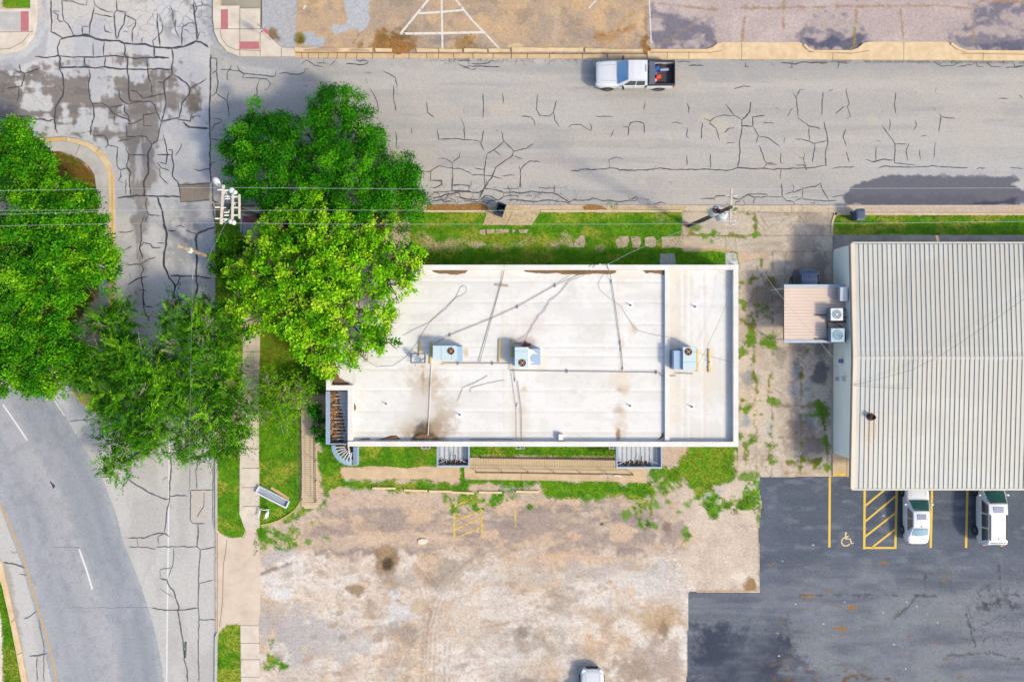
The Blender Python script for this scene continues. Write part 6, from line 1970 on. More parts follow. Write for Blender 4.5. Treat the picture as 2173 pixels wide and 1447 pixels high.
a, b = Lp(1552.5, 401, zt2 - .4), Lp(1549.5, 478, zt2 - .4)
mb = MB()
mb.bar(a, b, .12, .13)
arm = mb.build("crossarm", M_woodlt, up2)
for px, py in ((1552, 416), (1551.5, 439), (1550.5, 450), (1550, 468), (1549.6, 476)):
    for sx in (-1, 1):
        mb = MB()
        c = Lp(px, py, zt2 - .3)
        M_ = Matrix.Rotation(math.radians(75 * sx), 3, 'Y')
        mb.lathe(tuple(c + Vector((.1 * sx, 0, 0))), [(.02, 0), (.05, .03), (.025, .07), (.055, .1), (.025, .14), (.055, .18), (.02, .22), (.02, .3)], 8, M=M_)
        mb.build("insulator", M_ins, up2)
for px, py, z, lid in ((1520, 446, 8.6, True), (1535, 456, 8.4, False)):
    c = Lp(px, py, z)
    mb = MB()
    mb.lathe((c.x, c.y, c.z - 1.0), [(.26, 0), (.3, .04), (.3, .9), (.32, .95), (.28, 1.0), (.1, 1.05)], 20)
    can = mb.build("transformer", M_can, up2)
    if lid:
        mb = MB()
        mb.lathe((c.x, c.y, c.z + .012), [(.26, 0), (.25, .03), (.1, .06)], 18)
        mb.build("lid", mat("maroon lid", A(110, 66, 66), rough=.6, var=.15), can)
    for k in range(2):
        mb = MB()
        t = .6 + k * 1.4
        mb.lathe((c.x + .16 * math.cos(t), c.y + .16 * math.sin(t), c.z), [(.05, 0), (.07, .06), (.04, .1), (.07, .15), (.03, .25)], 8)
        mb.build("bushing", M_ins, can)
mb = MB()
mb.tube([Lp(1528, 438, zt2 - 1.2), Lp(1540, 438, zt2 - .8), Lp(1550, 440, zt2 - .6)], .04, 8)
mb.build("cutout_fuse", M_ins, up2)
mb = MB()
for off in (-.14, .16):
    mb.tube([(off, -.02 + off * .5, 0), (top.x * .8 + off, top.y * .8 + off * .5, zt2 * .8)], .03, 6)
mb.build("riser_pipe", M_black, up2)

up1 = thing("utility_pole", "dark utility pole at the street corner with white crossarms, insulators and a street lamp", "utility pole", g(566, 464, 0), group="utility poles")
B = up1.location
top = Lp(482, 436, zt1)
mb = MB()
mb.tube([(0, 0, 0), (top.x * .5, top.y * .5, zt1 / 2), (top.x, top.y, zt1)], [.18, .16, .13], 12)
mb.build("pole", M_black, up1)
za = zt1 - .1
for (p, q, w) in (((474.5, 393), (469.5, 476), .15), ((508, 413), (508, 464), .1), ((494.5, 412), (493, 466), .12)):
    mb = MB()
    mb.bar(Lp(*p, za), Lp(*q, za), w, .14)
    mb.build("crossarm", M_woodlt, up1)
for py in (418, 441, 457):
    mb = MB()
    mb.bar(Lp(490, py, za - .02), Lp(508, py, za - .02), .1, .1)
    mb.build("spacer", M_ins, up1)
for p, q in (((473, 397), (486, 420)), ((486, 420), (500, 436)), ((482, 452), (490, 444)), ((472, 472), (490, 462)), ((490, 430), (508, 431))):
    mb = MB()
    mb.tube([Lp(*p, za - .1), Lp(*q, za - .1)], .03, 6)
    mb.build("brace", M_ins, up1)
for px, py in ((467, 403), (480, 404), (462, 440), (474, 441), (461, 464), (477, 465), (482, 417), (482, 422), (481, 451), (481, 457)):
    mb = MB()
    c = Lp(px, py, za + .05)
    M_ = Matrix.Rotation(math.radians(84), 3, 'Y')
    mb.lathe(tuple(c - Vector((.15, 0, 0))), [(.02, 0), (.055, .02), (.03, .06), (.06, .1), (.03, .14), (.065, .18), (.03, .22), (.05, .27), (.02, .32)], 8, M=M_)
    mb.build("insulator", M_ins, up1)
for px, py, r in ((491, 404, .18), (498, 408, .14), (489, 470, .15), (495, 472, .15)):
    mb = MB()
    c = Lp(px, py, za)
    mb.lathe((c.x, c.y, c.z - .2), [(r * .7, 0), (r, .05), (r, .2), (r * .6, .28), (r * .2, .3)], 12)
    mb.build("arrester", M_ins, up1)
sl = thing("street_lamp", "white cobra-head street lamp reaching out from the corner utility pole over the road", "street lamp", g(472, 400, za - .4))
B = sl.location
h0, h1 = Lp(468, 396, za - .3), Lp(453, 377, za - .25)
mb = MB()
mb.tube([Lp(480, 414, za - .6), Lp(474, 403, za - .4), h0], .035, 8)
mb.build("arm", M_ins, sl)
d = (h1 - h0).normalized()
s_ = Vector((-d.y, d.x, 0))
mb = MB()
rings = []
for t, w, hh in ((0, .06, .05), (.15, .12, .08), (.4, .19, .12), (.65, .21, .13), (.85, .16, .1), (1.0, .04, .04)):
    c = h0.lerp(h1, t)
    rings.append([c + s_ * (w * math.cos(a)) + Vector((0, 0, hh * math.sin(a))) for a in np.linspace(0, 6.2832, 13)[:-1]])
mb.loft(rings)
mb.build("lamp_head", M_ins, sl, smooth=True)
mb = MB()
c = h0.lerp(h1, .2)
mb.lathe((c.x, c.y, c.z + .08), [(.04, 0), (.04, .06), (.01, .07)], 10)
mb.build("photocell", M_black, sl)

up3 = thing("span_pole", "bleached wooden pole top leaning over the street with a span wire tied to it", "utility pole", g(455, 548, 0), group="utility poles")
B = up3.location
top = Lp(379, 522, 8.4)
mb = MB()
mb.tube([(0, 0, 0), (top.x * .5, top.y * .5, 4.2), (top.x, top.y, 8.4)], [.17, .15, .13], 10)
mb.build("pole", mat("bleached pole", A(196, 180, 160), rough=.95, var=.25, scale=2, bump=.4, bscale=14, tint=A(116, 100, 82)), up3)
mb = MB()
c = Lp(404, 532, 6.2)
mb.lathe((c.x, c.y, c.z), [(.2, 0), (.2, .06), (.14, .07)], 12)
mb.build("clamp", M_ins, up3)

wg = "overhead power lines"
for lab, pts in (("northernmost overhead power line, crossing both trees and the road edge", [(-60, 406, 10.4), (230, 401, 9.9), (473, 398, 10.5), (700, 400, 9.9), (1000, 402, 9.8), (1300, 402, 10.1), (1552, 402, 10.7), (1850, 400, 10.2), (2260, 399, 10.4)]),
                 ("middle overhead power line passing above the open bin", [(471, 447, 10.5), (700, 446, 10.0), (1060, 447, 9.8), (1300, 446, 10.1), (1551, 440, 10.7), (1850, 438, 10.2), (2260, 435, 10.4)]),
                 ("southernmost overhead power line running above the grass verge", [(470, 473, 10.5), (700, 476, 9.9), (1000, 476, 9.8), (1300, 476, 10.1), (1550, 474, 10.7), (1850, 474, 10.2), (2260, 469, 10.4)]),
                 ("upper of two close power lines over the left trees", [(-60, 447, 10.4), (230, 446, 10.0), (471, 446, 10.5)]),
                 ("lower of two close power lines over the left trees", [(-60, 457, 9.0), (230, 449, 8.8), (490, 445, 9.4)]),
                 ("power line over the left trees, southernmost there", [(-60, 481, 10.4), (230, 475, 10.0), (470, 473, 10.5)])):
    run("power_line", lab, "power line", pts, .009, 10, M_wire, wg, n=5)
run("guy_wire", "pale guy wire slanting from the corner pole across the street edge", "wire", [(480, 472, 10.2), (455, 520, 7.4), (430, 575, 4.0), (412, 612, 1.8)], 0.0096, 5, M_wire, wg)
run("span_wire", "thin span wire running down the street beside the bleached pole", "wire", [(408, 395, 8.4), (408, 470, 8.3), (408, 530, 8.3), (409, 590, 8.3), (405, 760, 8.0), (402, 1000, 7.8), (398, 1200, 7.6), (394, 1380, 7.6), (390, 1500, 7.6)], 0.0060, 8, M_grey, wg, n=5)
run("span_wire", "short wire from the span wire to the corner pole's base", "wire", [(410, 532, 8.2), (435, 515, 7.5), (468, 490, 6.5)], 0.0078, 8, M_cable, wg, n=5)
sp = thing("splice_case", "black cylindrical cable splice hanging from the wire over the lower street", "cable splice", g(393, 1378, 7.5))
mb = MB()
mb.tube([(-.02, -.55, 0), (.0, -.5, 0), (.03, .5, 0), (.03, .55, 0)], [.03, .07, .07, .03], 10)
mb.build("sleeve", M_black, sp)
mb = MB()
mb.box((.01, .1, .08), (.04, .1, .1))
mb.build("hanger", M_grey, sp)
sp2 = thing("splice_case", "grey cable splice on the span wire beside the bleached pole", "cable splice", g(408.5, 575, 8.25))
mb = MB()
mb.tube([(0, -.55, 0), (0, -.5, 0), (0, .5, 0), (0, .55, 0)], [.02, .045, .045, .02], 8)
mb.build("sleeve", M_grey, sp2)

# ------------------------------------------------------------------ STOP SIGN AT THE NORTH-EAST CORNER
ss = thing("stop_sign", "red stop sign with street name blade on a pole at the corner pavement", "stop sign", g(577, 86, 0.1))
mb = MB()
mb.tube([(0, 0, 0), (-.02, .02, 2.35)], .03, 8)
mb.build("pole", M_steelw, ss)
nrm = Vector((.75, .35, .25)).normalized()
ux = Vector((-nrm.y, nrm.x, 0)).normalized()
uy = nrm.cross(ux)
o0 = Vector((0, 0.0, 1.85)) + nrm * .05
mb = MB()
for r, k, off in ((.38, 0, 0.0), (.345, 1, .004)):
    vs = [o0 + nrm * off + ux * (r * math.cos(t)) + uy * (r * math.sin(t)) for t in [math.pi / 8 + i * math.pi / 4 for i in range(8)]]
    vb = [v - nrm * (.012 if k == 0 else .003) for v in vs]
    mb.add(vs + vb, [tuple(range(8)), tuple(range(15, 7, -1))] + [(i, 8 + i, 8 + (i + 1) % 8, (i + 1) % 8) for i in range(8)], k)
plate = mb.build("sign_plate", [mat("white reflective", A(244, 236, 236), rough=.4), mat("stop red", A(214, 66, 56), rough=.4, var=.04)], ss)
fc = bpy.data.curves.new("letters", 'FONT')
fc.body = "STOP"
fc.size = .26
fc.align_x = 'CENTER'
fc.align_y = 'CENTER'
fo = bpy.data.objects.new("letters", fc)
COL.objects.link(fo)
bpy.context.view_layer.update()
me = bpy.data.meshes.new_from_object(fo)
bpy.data.objects.remove(fo)
lt = bpy.data.objects.new("letters", me)
me.materials.clear()
me.materials.append(mat("sign white", A(246, 244, 244), rough=.4))
COL.objects.link(lt)
lt.parent = plate
lt.matrix_local = Matrix.Translation(o0 + nrm * .009) @ Matrix((ux, uy, nrm)).transposed().to_4x4()
mb = MB()
mb.box((-.02, .02, 2.42), (.75, .03, .17), rz=2.5)
mb.build("name_blade", mat("blue sign", A(120, 140, 170), rough=.4, var=.05), ss)
mb = MB()
mb.box((-.02, .02, 2.24), (.6, .03, .15), rz=1.0)
mb.build("name_blade", mat("pale blue sign", A(196, 208, 236), rough=.4, var=.05), ss)

# ------------------------------------------------------------------ BINS
M_bin = mat("dark navy plastic", A(44, 60, 78), rough=.5, var=.12, scale=5)
M_bin2 = mat("slate plastic", A(74, 92, 116), rough=.5, var=.12, scale=5)


def wheelie(label, px, py, rz, open_, m):
    root = thing("wheelie_bin", label, "bin", g(px, py, .06), rz, "wheelie bins by the road")
    w, d, h = .66, .78, 1.02
    mb = MB()
    t = .035
    def ring(sx, sy, z): return [Vector((-sx, -sy, z)), Vector((sx, -sy, z)), Vector((sx, sy, z)), Vector((-sx, sy, z))]
    mb.loft([ring(w * .38, d * .36, .05), ring(w * .5, d * .5, h)], cap=False)
    mb.loft([ring(w * .5 - t, d * .5 - t, h), ring(w * .36 - t, d * .34 - t, .1)], cap=False)
    o = len(mb.v)
    mb.add(ring(w * .38, d * .36, .05), [(3, 2, 1, 0)])
    mb.add(ring(w * .36, d * .34, .1), [(0, 1, 2, 3)])
    for sx, sy, ex, ey in ((-1, -1, 1, -1), (1, -1, 1, 1), (1, 1, -1, 1), (-1, 1, -1, -1)):
        mb.bar((sx * w * .5, sy * d * .5, h), (ex * w * .5, ey * d * .5, h), .07, .05)
    mb.build("body", m, root)
    mb = MB()
    if open_:
        mb.box((0, -d * .5 - .1, h - .3), (w * .98, .05, .7))
        mb.box((0, -d * .5 - .05, h + .02), (w, .06, .05))
    else:
        vs = [ring(w * .54, d * .55, h + .04), ring(w * .52, d * .53, h + .08), ring(w * .34, d * .36, h + .13)]
        mb.loft(vs)
    mb.build("lid", m, root, bevel=.02)
    mb = MB()
    mb.tube([(-w * .4, d * .5 + .06 * (-1 if open_ else 1) - (d + .1 if open_ else 0), h - .02), (w * .4, d * .5 + .06 * (-1 if open_ else 1) - (d + .1 if open_ else 0), h - .02)], .02, 8)
    mb.build("handle", m, root)
    for sx in (-1, 1):
        mb = MB()
        mb.lathe((sx * w * .42, (-1 if open_ else 1) * d * .42, .11), [(.11, -.03), (.11, .03), (.03, .035)], 14, M=Matrix.Rotation(math.radians(90), 3, 'Y'))
        mb.build("wheel", M_black, root)
    return root


b1 = wheelie("open dark navy wheelie bin standing at the driveway edge of the grass verge", 1062, 447, -.35, True, M_bin)
mb = MB()
mb.box((.06, -.12, .28), (.3, .2, .12), rz=.9)
mb.box((.1, -.08, .36), (.2, .14, .05), rz=.4)
o = mb.build("paper_scrap", mat("pale paper", A(206, 206, 190), rough=.9, var=.2, scale=9))
o.location = b1.location
tag(o, "crumpled pale paper inside the open wheelie bin", "litter")
wheelie("closed slate blue wheelie bin on the grass near the warehouse", 1813, 461, .05, False, M_bin2)

# ------------------------------------------------------------------ SIGN BOXES, BOARD AND WHEEL STOPS ON THE LOT
M_signw = mat("white sign frame", A(244, 246, 248), rough=.4, var=.03, scale=2)
sb = thing("sign_cabinet", "long empty white sign cabinet lying open on the corner lawn", "sign cabinet", g(580, 1053, .08), math.atan2(-(1068 - 1037), 612 - 551))
Ls, Ws = 2.62, .62
mb = MB()
mb.box((0, 0, .02), (Ls - .1, Ws - .1, .03))
mb.build("back_panel", mat("grey panel", A(176, 188, 204), rough=.5, var=.06, scale=2), sb)
for c, d_ in (((0, -Ws / 2 + .04, .13), (Ls, .1, .24)), ((0, Ws / 2 - .025, .13), (Ls, .05, .24)), ((Ls / 2 - .04, 0, .13), (.08, Ws - .16, .24)), ((-Ls / 2 + .04, 0, .13), (.08, Ws - .16, .24))):
    mb = MB()
    mb.box(c, d_)
    mb.build("frame_side", M_signw, sb)
mb = MB()
q = [g(*p) - g(600, 1052) for p in ((574, 1036), (577, 1032), (596, 1043), (607, 1050), (614, 1056), (613, 1060), (600, 1053))]
mb.prism([tuple(v[:2]) for v in q], 0, .06)
o = mb.build("cardboard", mat("tan board", A(216, 184, 128), rough=.9, var=.08, scale=3))
o.location = g(600, 1052, .085)
tag(o, "torn tan board lying on the grass against the white sign cabinet", "board")
s2 = thing("broken_sign", "small broken white sign frame with curved ends standing on the lawn below the cabinet", "sign frame", g(562, 1088, .07))
Lq = lambda px, py, z=.0: g(px, py) - g(562, 1088) + Vector((0, 0, z))
mb = MB()
q = [Lq(*p) for p in ((564, 1098), (566, 1089), (571, 1082), (573, 1080), (574, 1087), (572, 1095), (568, 1098))]
mb.prism([tuple(v[:2]) for v in q], .3, .36)
mb.build("end_plate", M_signw, s2)
mb = MB()
q = [Lq(*p) for p in ((549, 1095), (552, 1090), (554, 1080), (556, 1082), (554, 1092), (551, 1096))]
mb.prism([tuple(v[:2]) for v in q], .3, .36)
mb.build("end_plate", M_signw, s2)
mb = MB()
mb.tube([Lq(555, 1078, .32), Lq(563, 1080, .33), (Lq(573, 1079, .32))], .04, 6)
mb.tube([Lq(555, 1078, .32), Lq(555, 1079, 0)], .03, 6)
mb.tube([Lq(573, 1079, .32), Lq(572, 1080, 0)], .03, 6)
mb.build("frame", M_signw, s2)

M_stop = mat("pale concrete stop", A(238, 216, 164), rough=.9, var=.10, scale=4)
proto = None
for (xa, ya, xb, yb, lab) in ((791, 1035, 839, 1035.5, "concrete wheel stop half hidden in grass, farthest left of the row"), (858, 1039, 906, 1041, "overgrown concrete wheel stop, second from the left of the row"), (908, 1041.5, 961, 1042, "overgrown concrete wheel stop, third from the left of the row"), (963, 1044, 1000, 1045.5, "short visible wheel stop above the yellow hatching, fourth from the left"),
                              (1016, 1043.5, 1065, 1044.5, "clean pale wheel stop on grey gravel, second from the right of the row"), (1094, 1042, 1144, 1043, "clean pale wheel stop with open dirt below, rightmost of the row")):
    if proto is None:
        mb = MB()
        mb.loft([[Vector((x, -.1, 0)), Vector((x, .1, 0)), Vector((x, .075, .12)), Vector((x, -.075, .12))] for x in (-.875, .875)])
        o = proto = mb.build("wheel_stop", M_stop, bevel=.015)
    else:
        o = proto.copy()
        COL.objects.link(o)
    c = g((xa + xb) / 2, (ya + yb) / 2, .062)
    o.location = c
    o.rotation_euler = (0, 0, math.atan2(-(yb - ya), xb - xa))
    tag(o, lab, "wheel stop", "wheel stops along the lawn")
mb = MB()
mb.prism([tuple(v[:2]) for v in [g(*p) - g(895, 1147) for p in ((887, 1145), (895, 1142), (905, 1143), (909, 1147), (903, 1153), (893, 1155), (887, 1151))]], 0, .1)
o = mb.build("stone_slab", mat("pale stone", A(240, 228, 206), rough=.9, var=.08, scale=3), bevel=.02)
o.location = g(895, 1147, .062)
tag(o, "pale flat stone lying alone on the dirt lot", "stone")
hy = thing("hydrant", "orange yellow fire hydrant half hidden under the olive tree by the pavement", "hydrant", g(467, 876, .06))
mb = MB()
mb.lathe((0, 0, 0), [(.16, 0), (.16, .05), (.1, .07), (.1, .5), (.14, .52), (.12, .62), (.05, .7), (.03, .76)], 14)
mb.build("barrel", M_ykerb, hy)
for sx in (-1, 1):
    mb = MB()
    mb.lathe((sx * .1, 0, .42), [(.06, 0), (.06, .08), (.04, .1)], 10, M=Matrix.Rotation(math.radians(90 * sx), 3, 'Y'))
    mb.build("outlet", M_ykerb, hy)
mb = MB()
mb.box((0, 0, .01), (.5, .32, .02))
o = mb.build("drain_cover", M_rust)
o.location = g(485, 839, .1)
tag(o, "small rusty square cover on the pavement beside the olive tree", "drain cover")


# ------------------------------------------------------------------ HANDRAILS
def rail(label, pts, h, z0, nposts, m=M_black, rails=(1.0, .55), extra=None):
    P3 = [g(a, b, 0) for a, b in pts]
    root = thing("handrail", label, "handrail", (P3[0].x, P3[0].y, z0), group="black ramp handrails")
    q = [p - P3[0] for p in P3]
    tot = [(q[i + 1] - q[i]).length for i in range(len(q) - 1)]
    for f in rails:
        mb = MB()
        mb.tube([v + Vector((0, 0, h * f)) for v in q], .024, 6)
        mb.build("rail", m, root)
    for k in range(nposts):
        s = sum(tot) * k / (nposts - 1)
        i = 0
        while i < len(tot) - 1 and s > tot[i]:
            s -= tot[i]
            i += 1
        p = q[i].lerp(q[i + 1], min(1, s / tot[i]))
        mb = MB()
        mb.tube([p, p + Vector((0, 0, h))], .026, 6)
        mb.build("post", m, root)
    return root


rail("long black handrail on the south edge of the front ramp", [(1010, 998), (1100, 999), (1340, 1003)], .9, .1, 7)
rail("black handrail along the north edge of the front ramp", [(1020, 968), (1120, 969), (1306, 972)], .9, .1, 5)
rail("black handrail on the west side of the entrance ramp", [(642, 868), (642, 960), (643, 1058)], .9, .15, 5)
rail("black handrail on the east side of the entrance ramp", [(672, 890), (673, 980), (674, 1060)], .9, .15, 5)
rail("black handrail with three bars around the landing at the ramp's north end", [(642, 868), (618, 866), (618, 836), (690, 836)], .9, .15, 6)
mb = MB()
for a, b in (((1272, 1005), (1285, 1007)), ((1285, 1007), (1300, 1006)), ((1303, 1008), (1318, 1010))):
    mb.bar(g(*a, .13), g(*b, .13), .12, .02)
o = mb.build("pipe_scrap", M_signw)
tag(o, "white broken strip of trim lying on the walk below the front ramp", "litter")
# ------------------------------------------------------------------ VEHICLES
M_carw = mat("white car paint", A(240, 242, 246), rough=.3, var=.015, scale=1, coat=.8)
M_carblue = mat("navy car paint", (.012, .028, .075), rough=.25, var=.05, scale=1, coat=1.0)
M_glassd = mat("dark window glass", (.012, .03, .045), rough=.06, var=.1, scale=1, spec=.8, coat=1.0)
M_glassg = mat("green windscreen glass", (.015, .085, .085), rough=.06, var=.35, scale=2.5, spec=.8, coat=1.0)
M_glassb = mat("blue windscreen glass", (.008, .17, .42), rough=.08, var=.15, scale=1.5, spec=.8, coat=1.0)
M_glasslt = mat("rear glass", (.10, .20, .26), rough=.08, var=.15, scale=2, spec=.8, coat=1.0)
M_tyre = mat("tyre rubber", (.018, .018, .019), rough=.9, var=.2, scale=8)
M_rim = mat("alloy rim", A(190, 194, 200), rough=.3, metal=.7, var=.06, scale=6)
M_sun = mat("sunroof glass", (.12, .15, .22), rough=.08, var=.05, spec=.8, coat=1.0)
M_tail = mat("tail lamp red", (.45, .02, .03), rough=.2, var=.1, coat=1.0)
M_head = mat("head lamp", (.55, .6, .68), rough=.1, var=.05, coat=1.0)
M_blk = mat("black plastic", (.02, .021, .023), rough=.6, var=.1, scale=5)
M_seam2 = mat("panel gap", (.16, .17, .19), rough=.7)


def section(x, hw, zb, zt, hwt, crown=.02, n=7):
    """half outline mirrored: rounded flank, shoulder and lightly crowned top"""
    h = zt - zb
    pts = [(hw * .90, zb), (hw * .985, zb + h * .18), (hw, zb + h * .45), (hw * .985, zb + h * .72), (hw * .5 + hwt * .5, zb + h * .9), (hwt, zt - .012), (hwt * .8, zt + crown * .3), (hwt * .4, zt + crown * .85), (0, zt + crown)]
    L_ = [Vector((x, y, z)) for y, z in pts]
    R_ = [Vector((x, -y, z)) for y, z in pts[-2::-1]]
    return L_ + R_


def quad_on(mb, A_, B_, C_, D_, u0, u1, v0, v1, off, nx=5, ny=4, bow=0.0):
    """glass panel laid just proud of the face A-B-C-D (A,B lower edge; D,C upper edge)"""
    n = (B_ - A_).cross(D_ - A_).normalized()
    vs = []
    for j in range(ny + 1):
        v = v0 + (v1 - v0) * j / ny
        for i in range(nx + 1):
            u = u0 + (u1 - u0) * i / nx
            p = (A_.lerp(B_, u)).lerp(D_.lerp(C_, u), v)
            vs.append(p + n * (off + bow * math.sin(math.pi * u)))
    fs = []
    for j in range(ny):
        for i in range(nx):
            a = j * (nx + 1) + i
            fs.append((a, a + 1, a + nx + 2, a + nx + 1))
    mb.add(vs, fs)


def wheels(root, xs, hy, r, w=.22):
    for x in xs:
        for s in (-1, 1):
            M_ = Matrix.Rotation(math.radians(-90 * s), 3, 'X')
            mb = MB()
            mb.lathe((x, s * (hy - w), r), [(r * .62, 0), (r * .95, .0), (r, .04), (r, w - .04), (r * .95, w), (r * .66, w), (r * .64, w - .02)], 26, M=M_)
            t = mb.build("wheel", M_tyre, root, smooth=False)
            mb = MB()
            mb.lathe((x, s * (hy - .045), r), [(r * .64, 0), (r * .64, .03), (r * .56, .02), (r * .5, .012), (.06, .03), (.02, .035)], 26, M=M_)
            for k in range(5):
                a = k * 2 * math.pi / 5
                c0 = Vector((x, s * (hy - .005), r))
                mb.bar(c0 + Vector((.05 * math.cos(a), 0, .05 * math.sin(a))), c0 + Vector((r * .6 * math.cos(a), -s * .01, r * .6 * math.sin(a))), .05, .02)
            mb.build("rim", M_rim, t)


def car(name, label, loc, heading, P, paint, glass_f, glass_r, glass_s):
    """P: profile dictionary in metres; x forward, origin on the ground at the middle"""
    root = thing(name, label, "car", loc, heading)
    mb = MB()
    rings = [section(*s) for s in P["body"]]
    mb.loft(rings)
    body = mb.build("body", paint, root, smooth=True)
    md = body.modifiers.new("smooth", 'SUBSURF')
    md.levels = md.render_levels = 1
    # greenhouse
    wb, rf, rr_, rb_ = P["wx"]
    zb, zr_ = P["belt"], P["roof"]
    hb, ht = P["hwb"], P["hwr"]
    mb = MB()
    def ring(x, hw, z, hwt, cr):
        return [Vector((x, y, zz)) for y, zz in ((hw, z - .06), (hw, z), (hwt * 1.0, z + .0), (hwt * .85, z + cr), (0, z + cr * 1.6), (-hwt * .85, z + cr), (-hwt, z), (-hw, z), (-hw, z - .06))]
    st = []
    for x, z, f in P["top"]:
        k = (z - zb) / (zr_ - zb)
        hw_top = (hb + (ht - hb) * k) * f
        hw_low = hb * f
        st.append([Vector((x, hw_low, zb - .08)), Vector((x, hw_low, zb)), Vector((x, hw_top + .012, z - .035)), Vector((x, hw_top - .03, z)), Vector((x, hw_top * .5, z + .02)), Vector((x, 0, z + .03)),
                   Vector((x, -hw_top * .5, z + .02)), Vector((x, -hw_top + .03, z)), Vector((x, -hw_top - .012, z - .035)), Vector((x, -hw_low, zb)), Vector((x, -hw_low, zb - .08))])
    mb.loft(st)
    mb.build("cabin", paint, root, smooth=False, bevel=.03)
    fA, fB = Vector((wb, hb * .94, zb)), Vector((wb, -hb * .94, zb))
    fD, fC = Vector((rf, ht * .97, zr_)), Vector((rf, -ht * .97, zr_))
    mb = MB()
    quad_on(mb, fB, fA, fD, fC, .04, .96, .05, .95, .035, 8, 5, .05)
    mb.build("windscreen", glass_f, root, smooth=True)
    if P.get("rear", True):
        rA, rB = Vector((rb_, hb * .92, P.get("rbz", zb))), Vector((rb_, -hb * .92, P.get("rbz", zb)))
        rD, rC = Vector((rr_, ht * .95, zr_)), Vector((rr_, -ht * .95, zr_))
        mb = MB()
        quad_on(mb, rA, rB, rC, rD, .07, .93, .1, .92, .035, 8, 4, .04)
        mb.build("rear_window", glass_r, root, smooth=True)
    for s in (-1, 1):
        for (xa, xb, ua, ub) in P["side"]:
            mb = MB()
            lo0, lo1 = Vector((xa, s * (hb + .006), zb + .03)), Vector((xb, s * (hb + .006), zb + .03))
            hi0, hi1 = Vector((ua, s * (ht + .02), zr_ - .07)), Vector((ub, s * (ht + .02), zr_ - .07))
            if s > 0: quad_on(mb, lo0, lo1, hi1, hi0, .02, .98, .02, .97, .02, 4, 3)
            else: quad_on(mb, lo1, lo0, hi0, hi1, .02, .98, .02, .97, .02, 4, 3)
            mb.build("side_window", glass_s, root)
        mb = MB()
        mx, my = wb - .32, s * (hb + .16)
        mb.box((mx, my, zb + .06), (.14, .2, .13), rz=s * .3, taper=.85)
        mb.bar((mx, s * hb, zb + .02), (mx, my, zb + .04), .06, .04)
        mb.build("mirror", P.get("mirror", paint), root, bevel=.03)
    if P.get("sunroof"):
        x0, x1, w = P["sunroof"]
        mb = MB()
        mb.box(((x0 + x1) / 2, 0, zr_ + .036), (x1 - x0, w, .012))
        mb.build("sunroof", M_sun, root, bevel=.03)
    if P.get("rails"):
        for s in (-1, 1):
            mb = MB()
            mb.bar((P["rails"][0], s * (ht - .08), zr_ + .05), (P["rails"][1], s * (ht - .08), zr_ + .05), .075, .05)
            mb.build("roof_rail", M_blk, root)
    if P.get("fin"):
        mb = MB()
        mb.box((P["fin"], 0, zr_ + .06), (.14, .03, .07), taper=.5)
        mb.build("aerial", M_grey, root)
    for (x, y, z, dx, dy, dz) in P.get("tail", ()):
        for s in (-1, 1):
            mb = MB()
            mb.box((x, s * y, z), (dx, dy, dz))
            mb.build("tail_lamp", M_tail, root, bevel=.02)
    for (x, y, z, dx, dy, dz, rz) in P.get("head", ()):
        for s in (-1, 1):
            mb = MB()
            mb.box((x, s * y, z), (dx, dy, dz), rz=-s * rz)
            mb.build("head_lamp", M_head, root, bevel=.02)
    if P.get("grille"):
        gx_, gh, z0_, w_ = P["grille"]
        mb = MB()
        mb.box((gx_, 0, z0_), (.16, w_, .07))
        mb.box((gx_ + .04, 0, z0_ - .16), (.14, w_ * 1.2, .1))
        mb.build("grille", M_blk, root)
    mb = MB()
    for pts in P.get("seams", ()):
        mb.ribbon([Vector(p) for p in pts], .014)
    if mb.v: mb.build("panel_seam", M_seam2, root)
    for s in (-1, 1):
        for hx in P.get("handles", ()):
            mb = MB()
            mb.box((hx, s * (P["hw"] - .005), zb - .1), (.2, .03, .03))
            mb.build("door_handle", paint, root)
        for x in P["axles"]:
            mb = MB()
            r = P["wr"] + .055
            pts = [(x + r * math.cos(t), s * (P["hw"] - .012), P["wr"] + r * math.sin(t)) for t in np.linspace(-.25, math.pi + .25, 20)]
            mb.add([(p[0], p[1], p[2]) for p in pts] + [(p[0], p[1] + s * .015, p[2]) for p in pts], [tuple(range(20)), tuple(range(39, 19, -1))] + [(i, i + 1, 21 + i, 20 + i) for i in range(19)])
            mb.build("wheel_arch", M_blk, root)
    wheels(root, P["axles"], P["hw"] + .02, P["wr"])
    return root


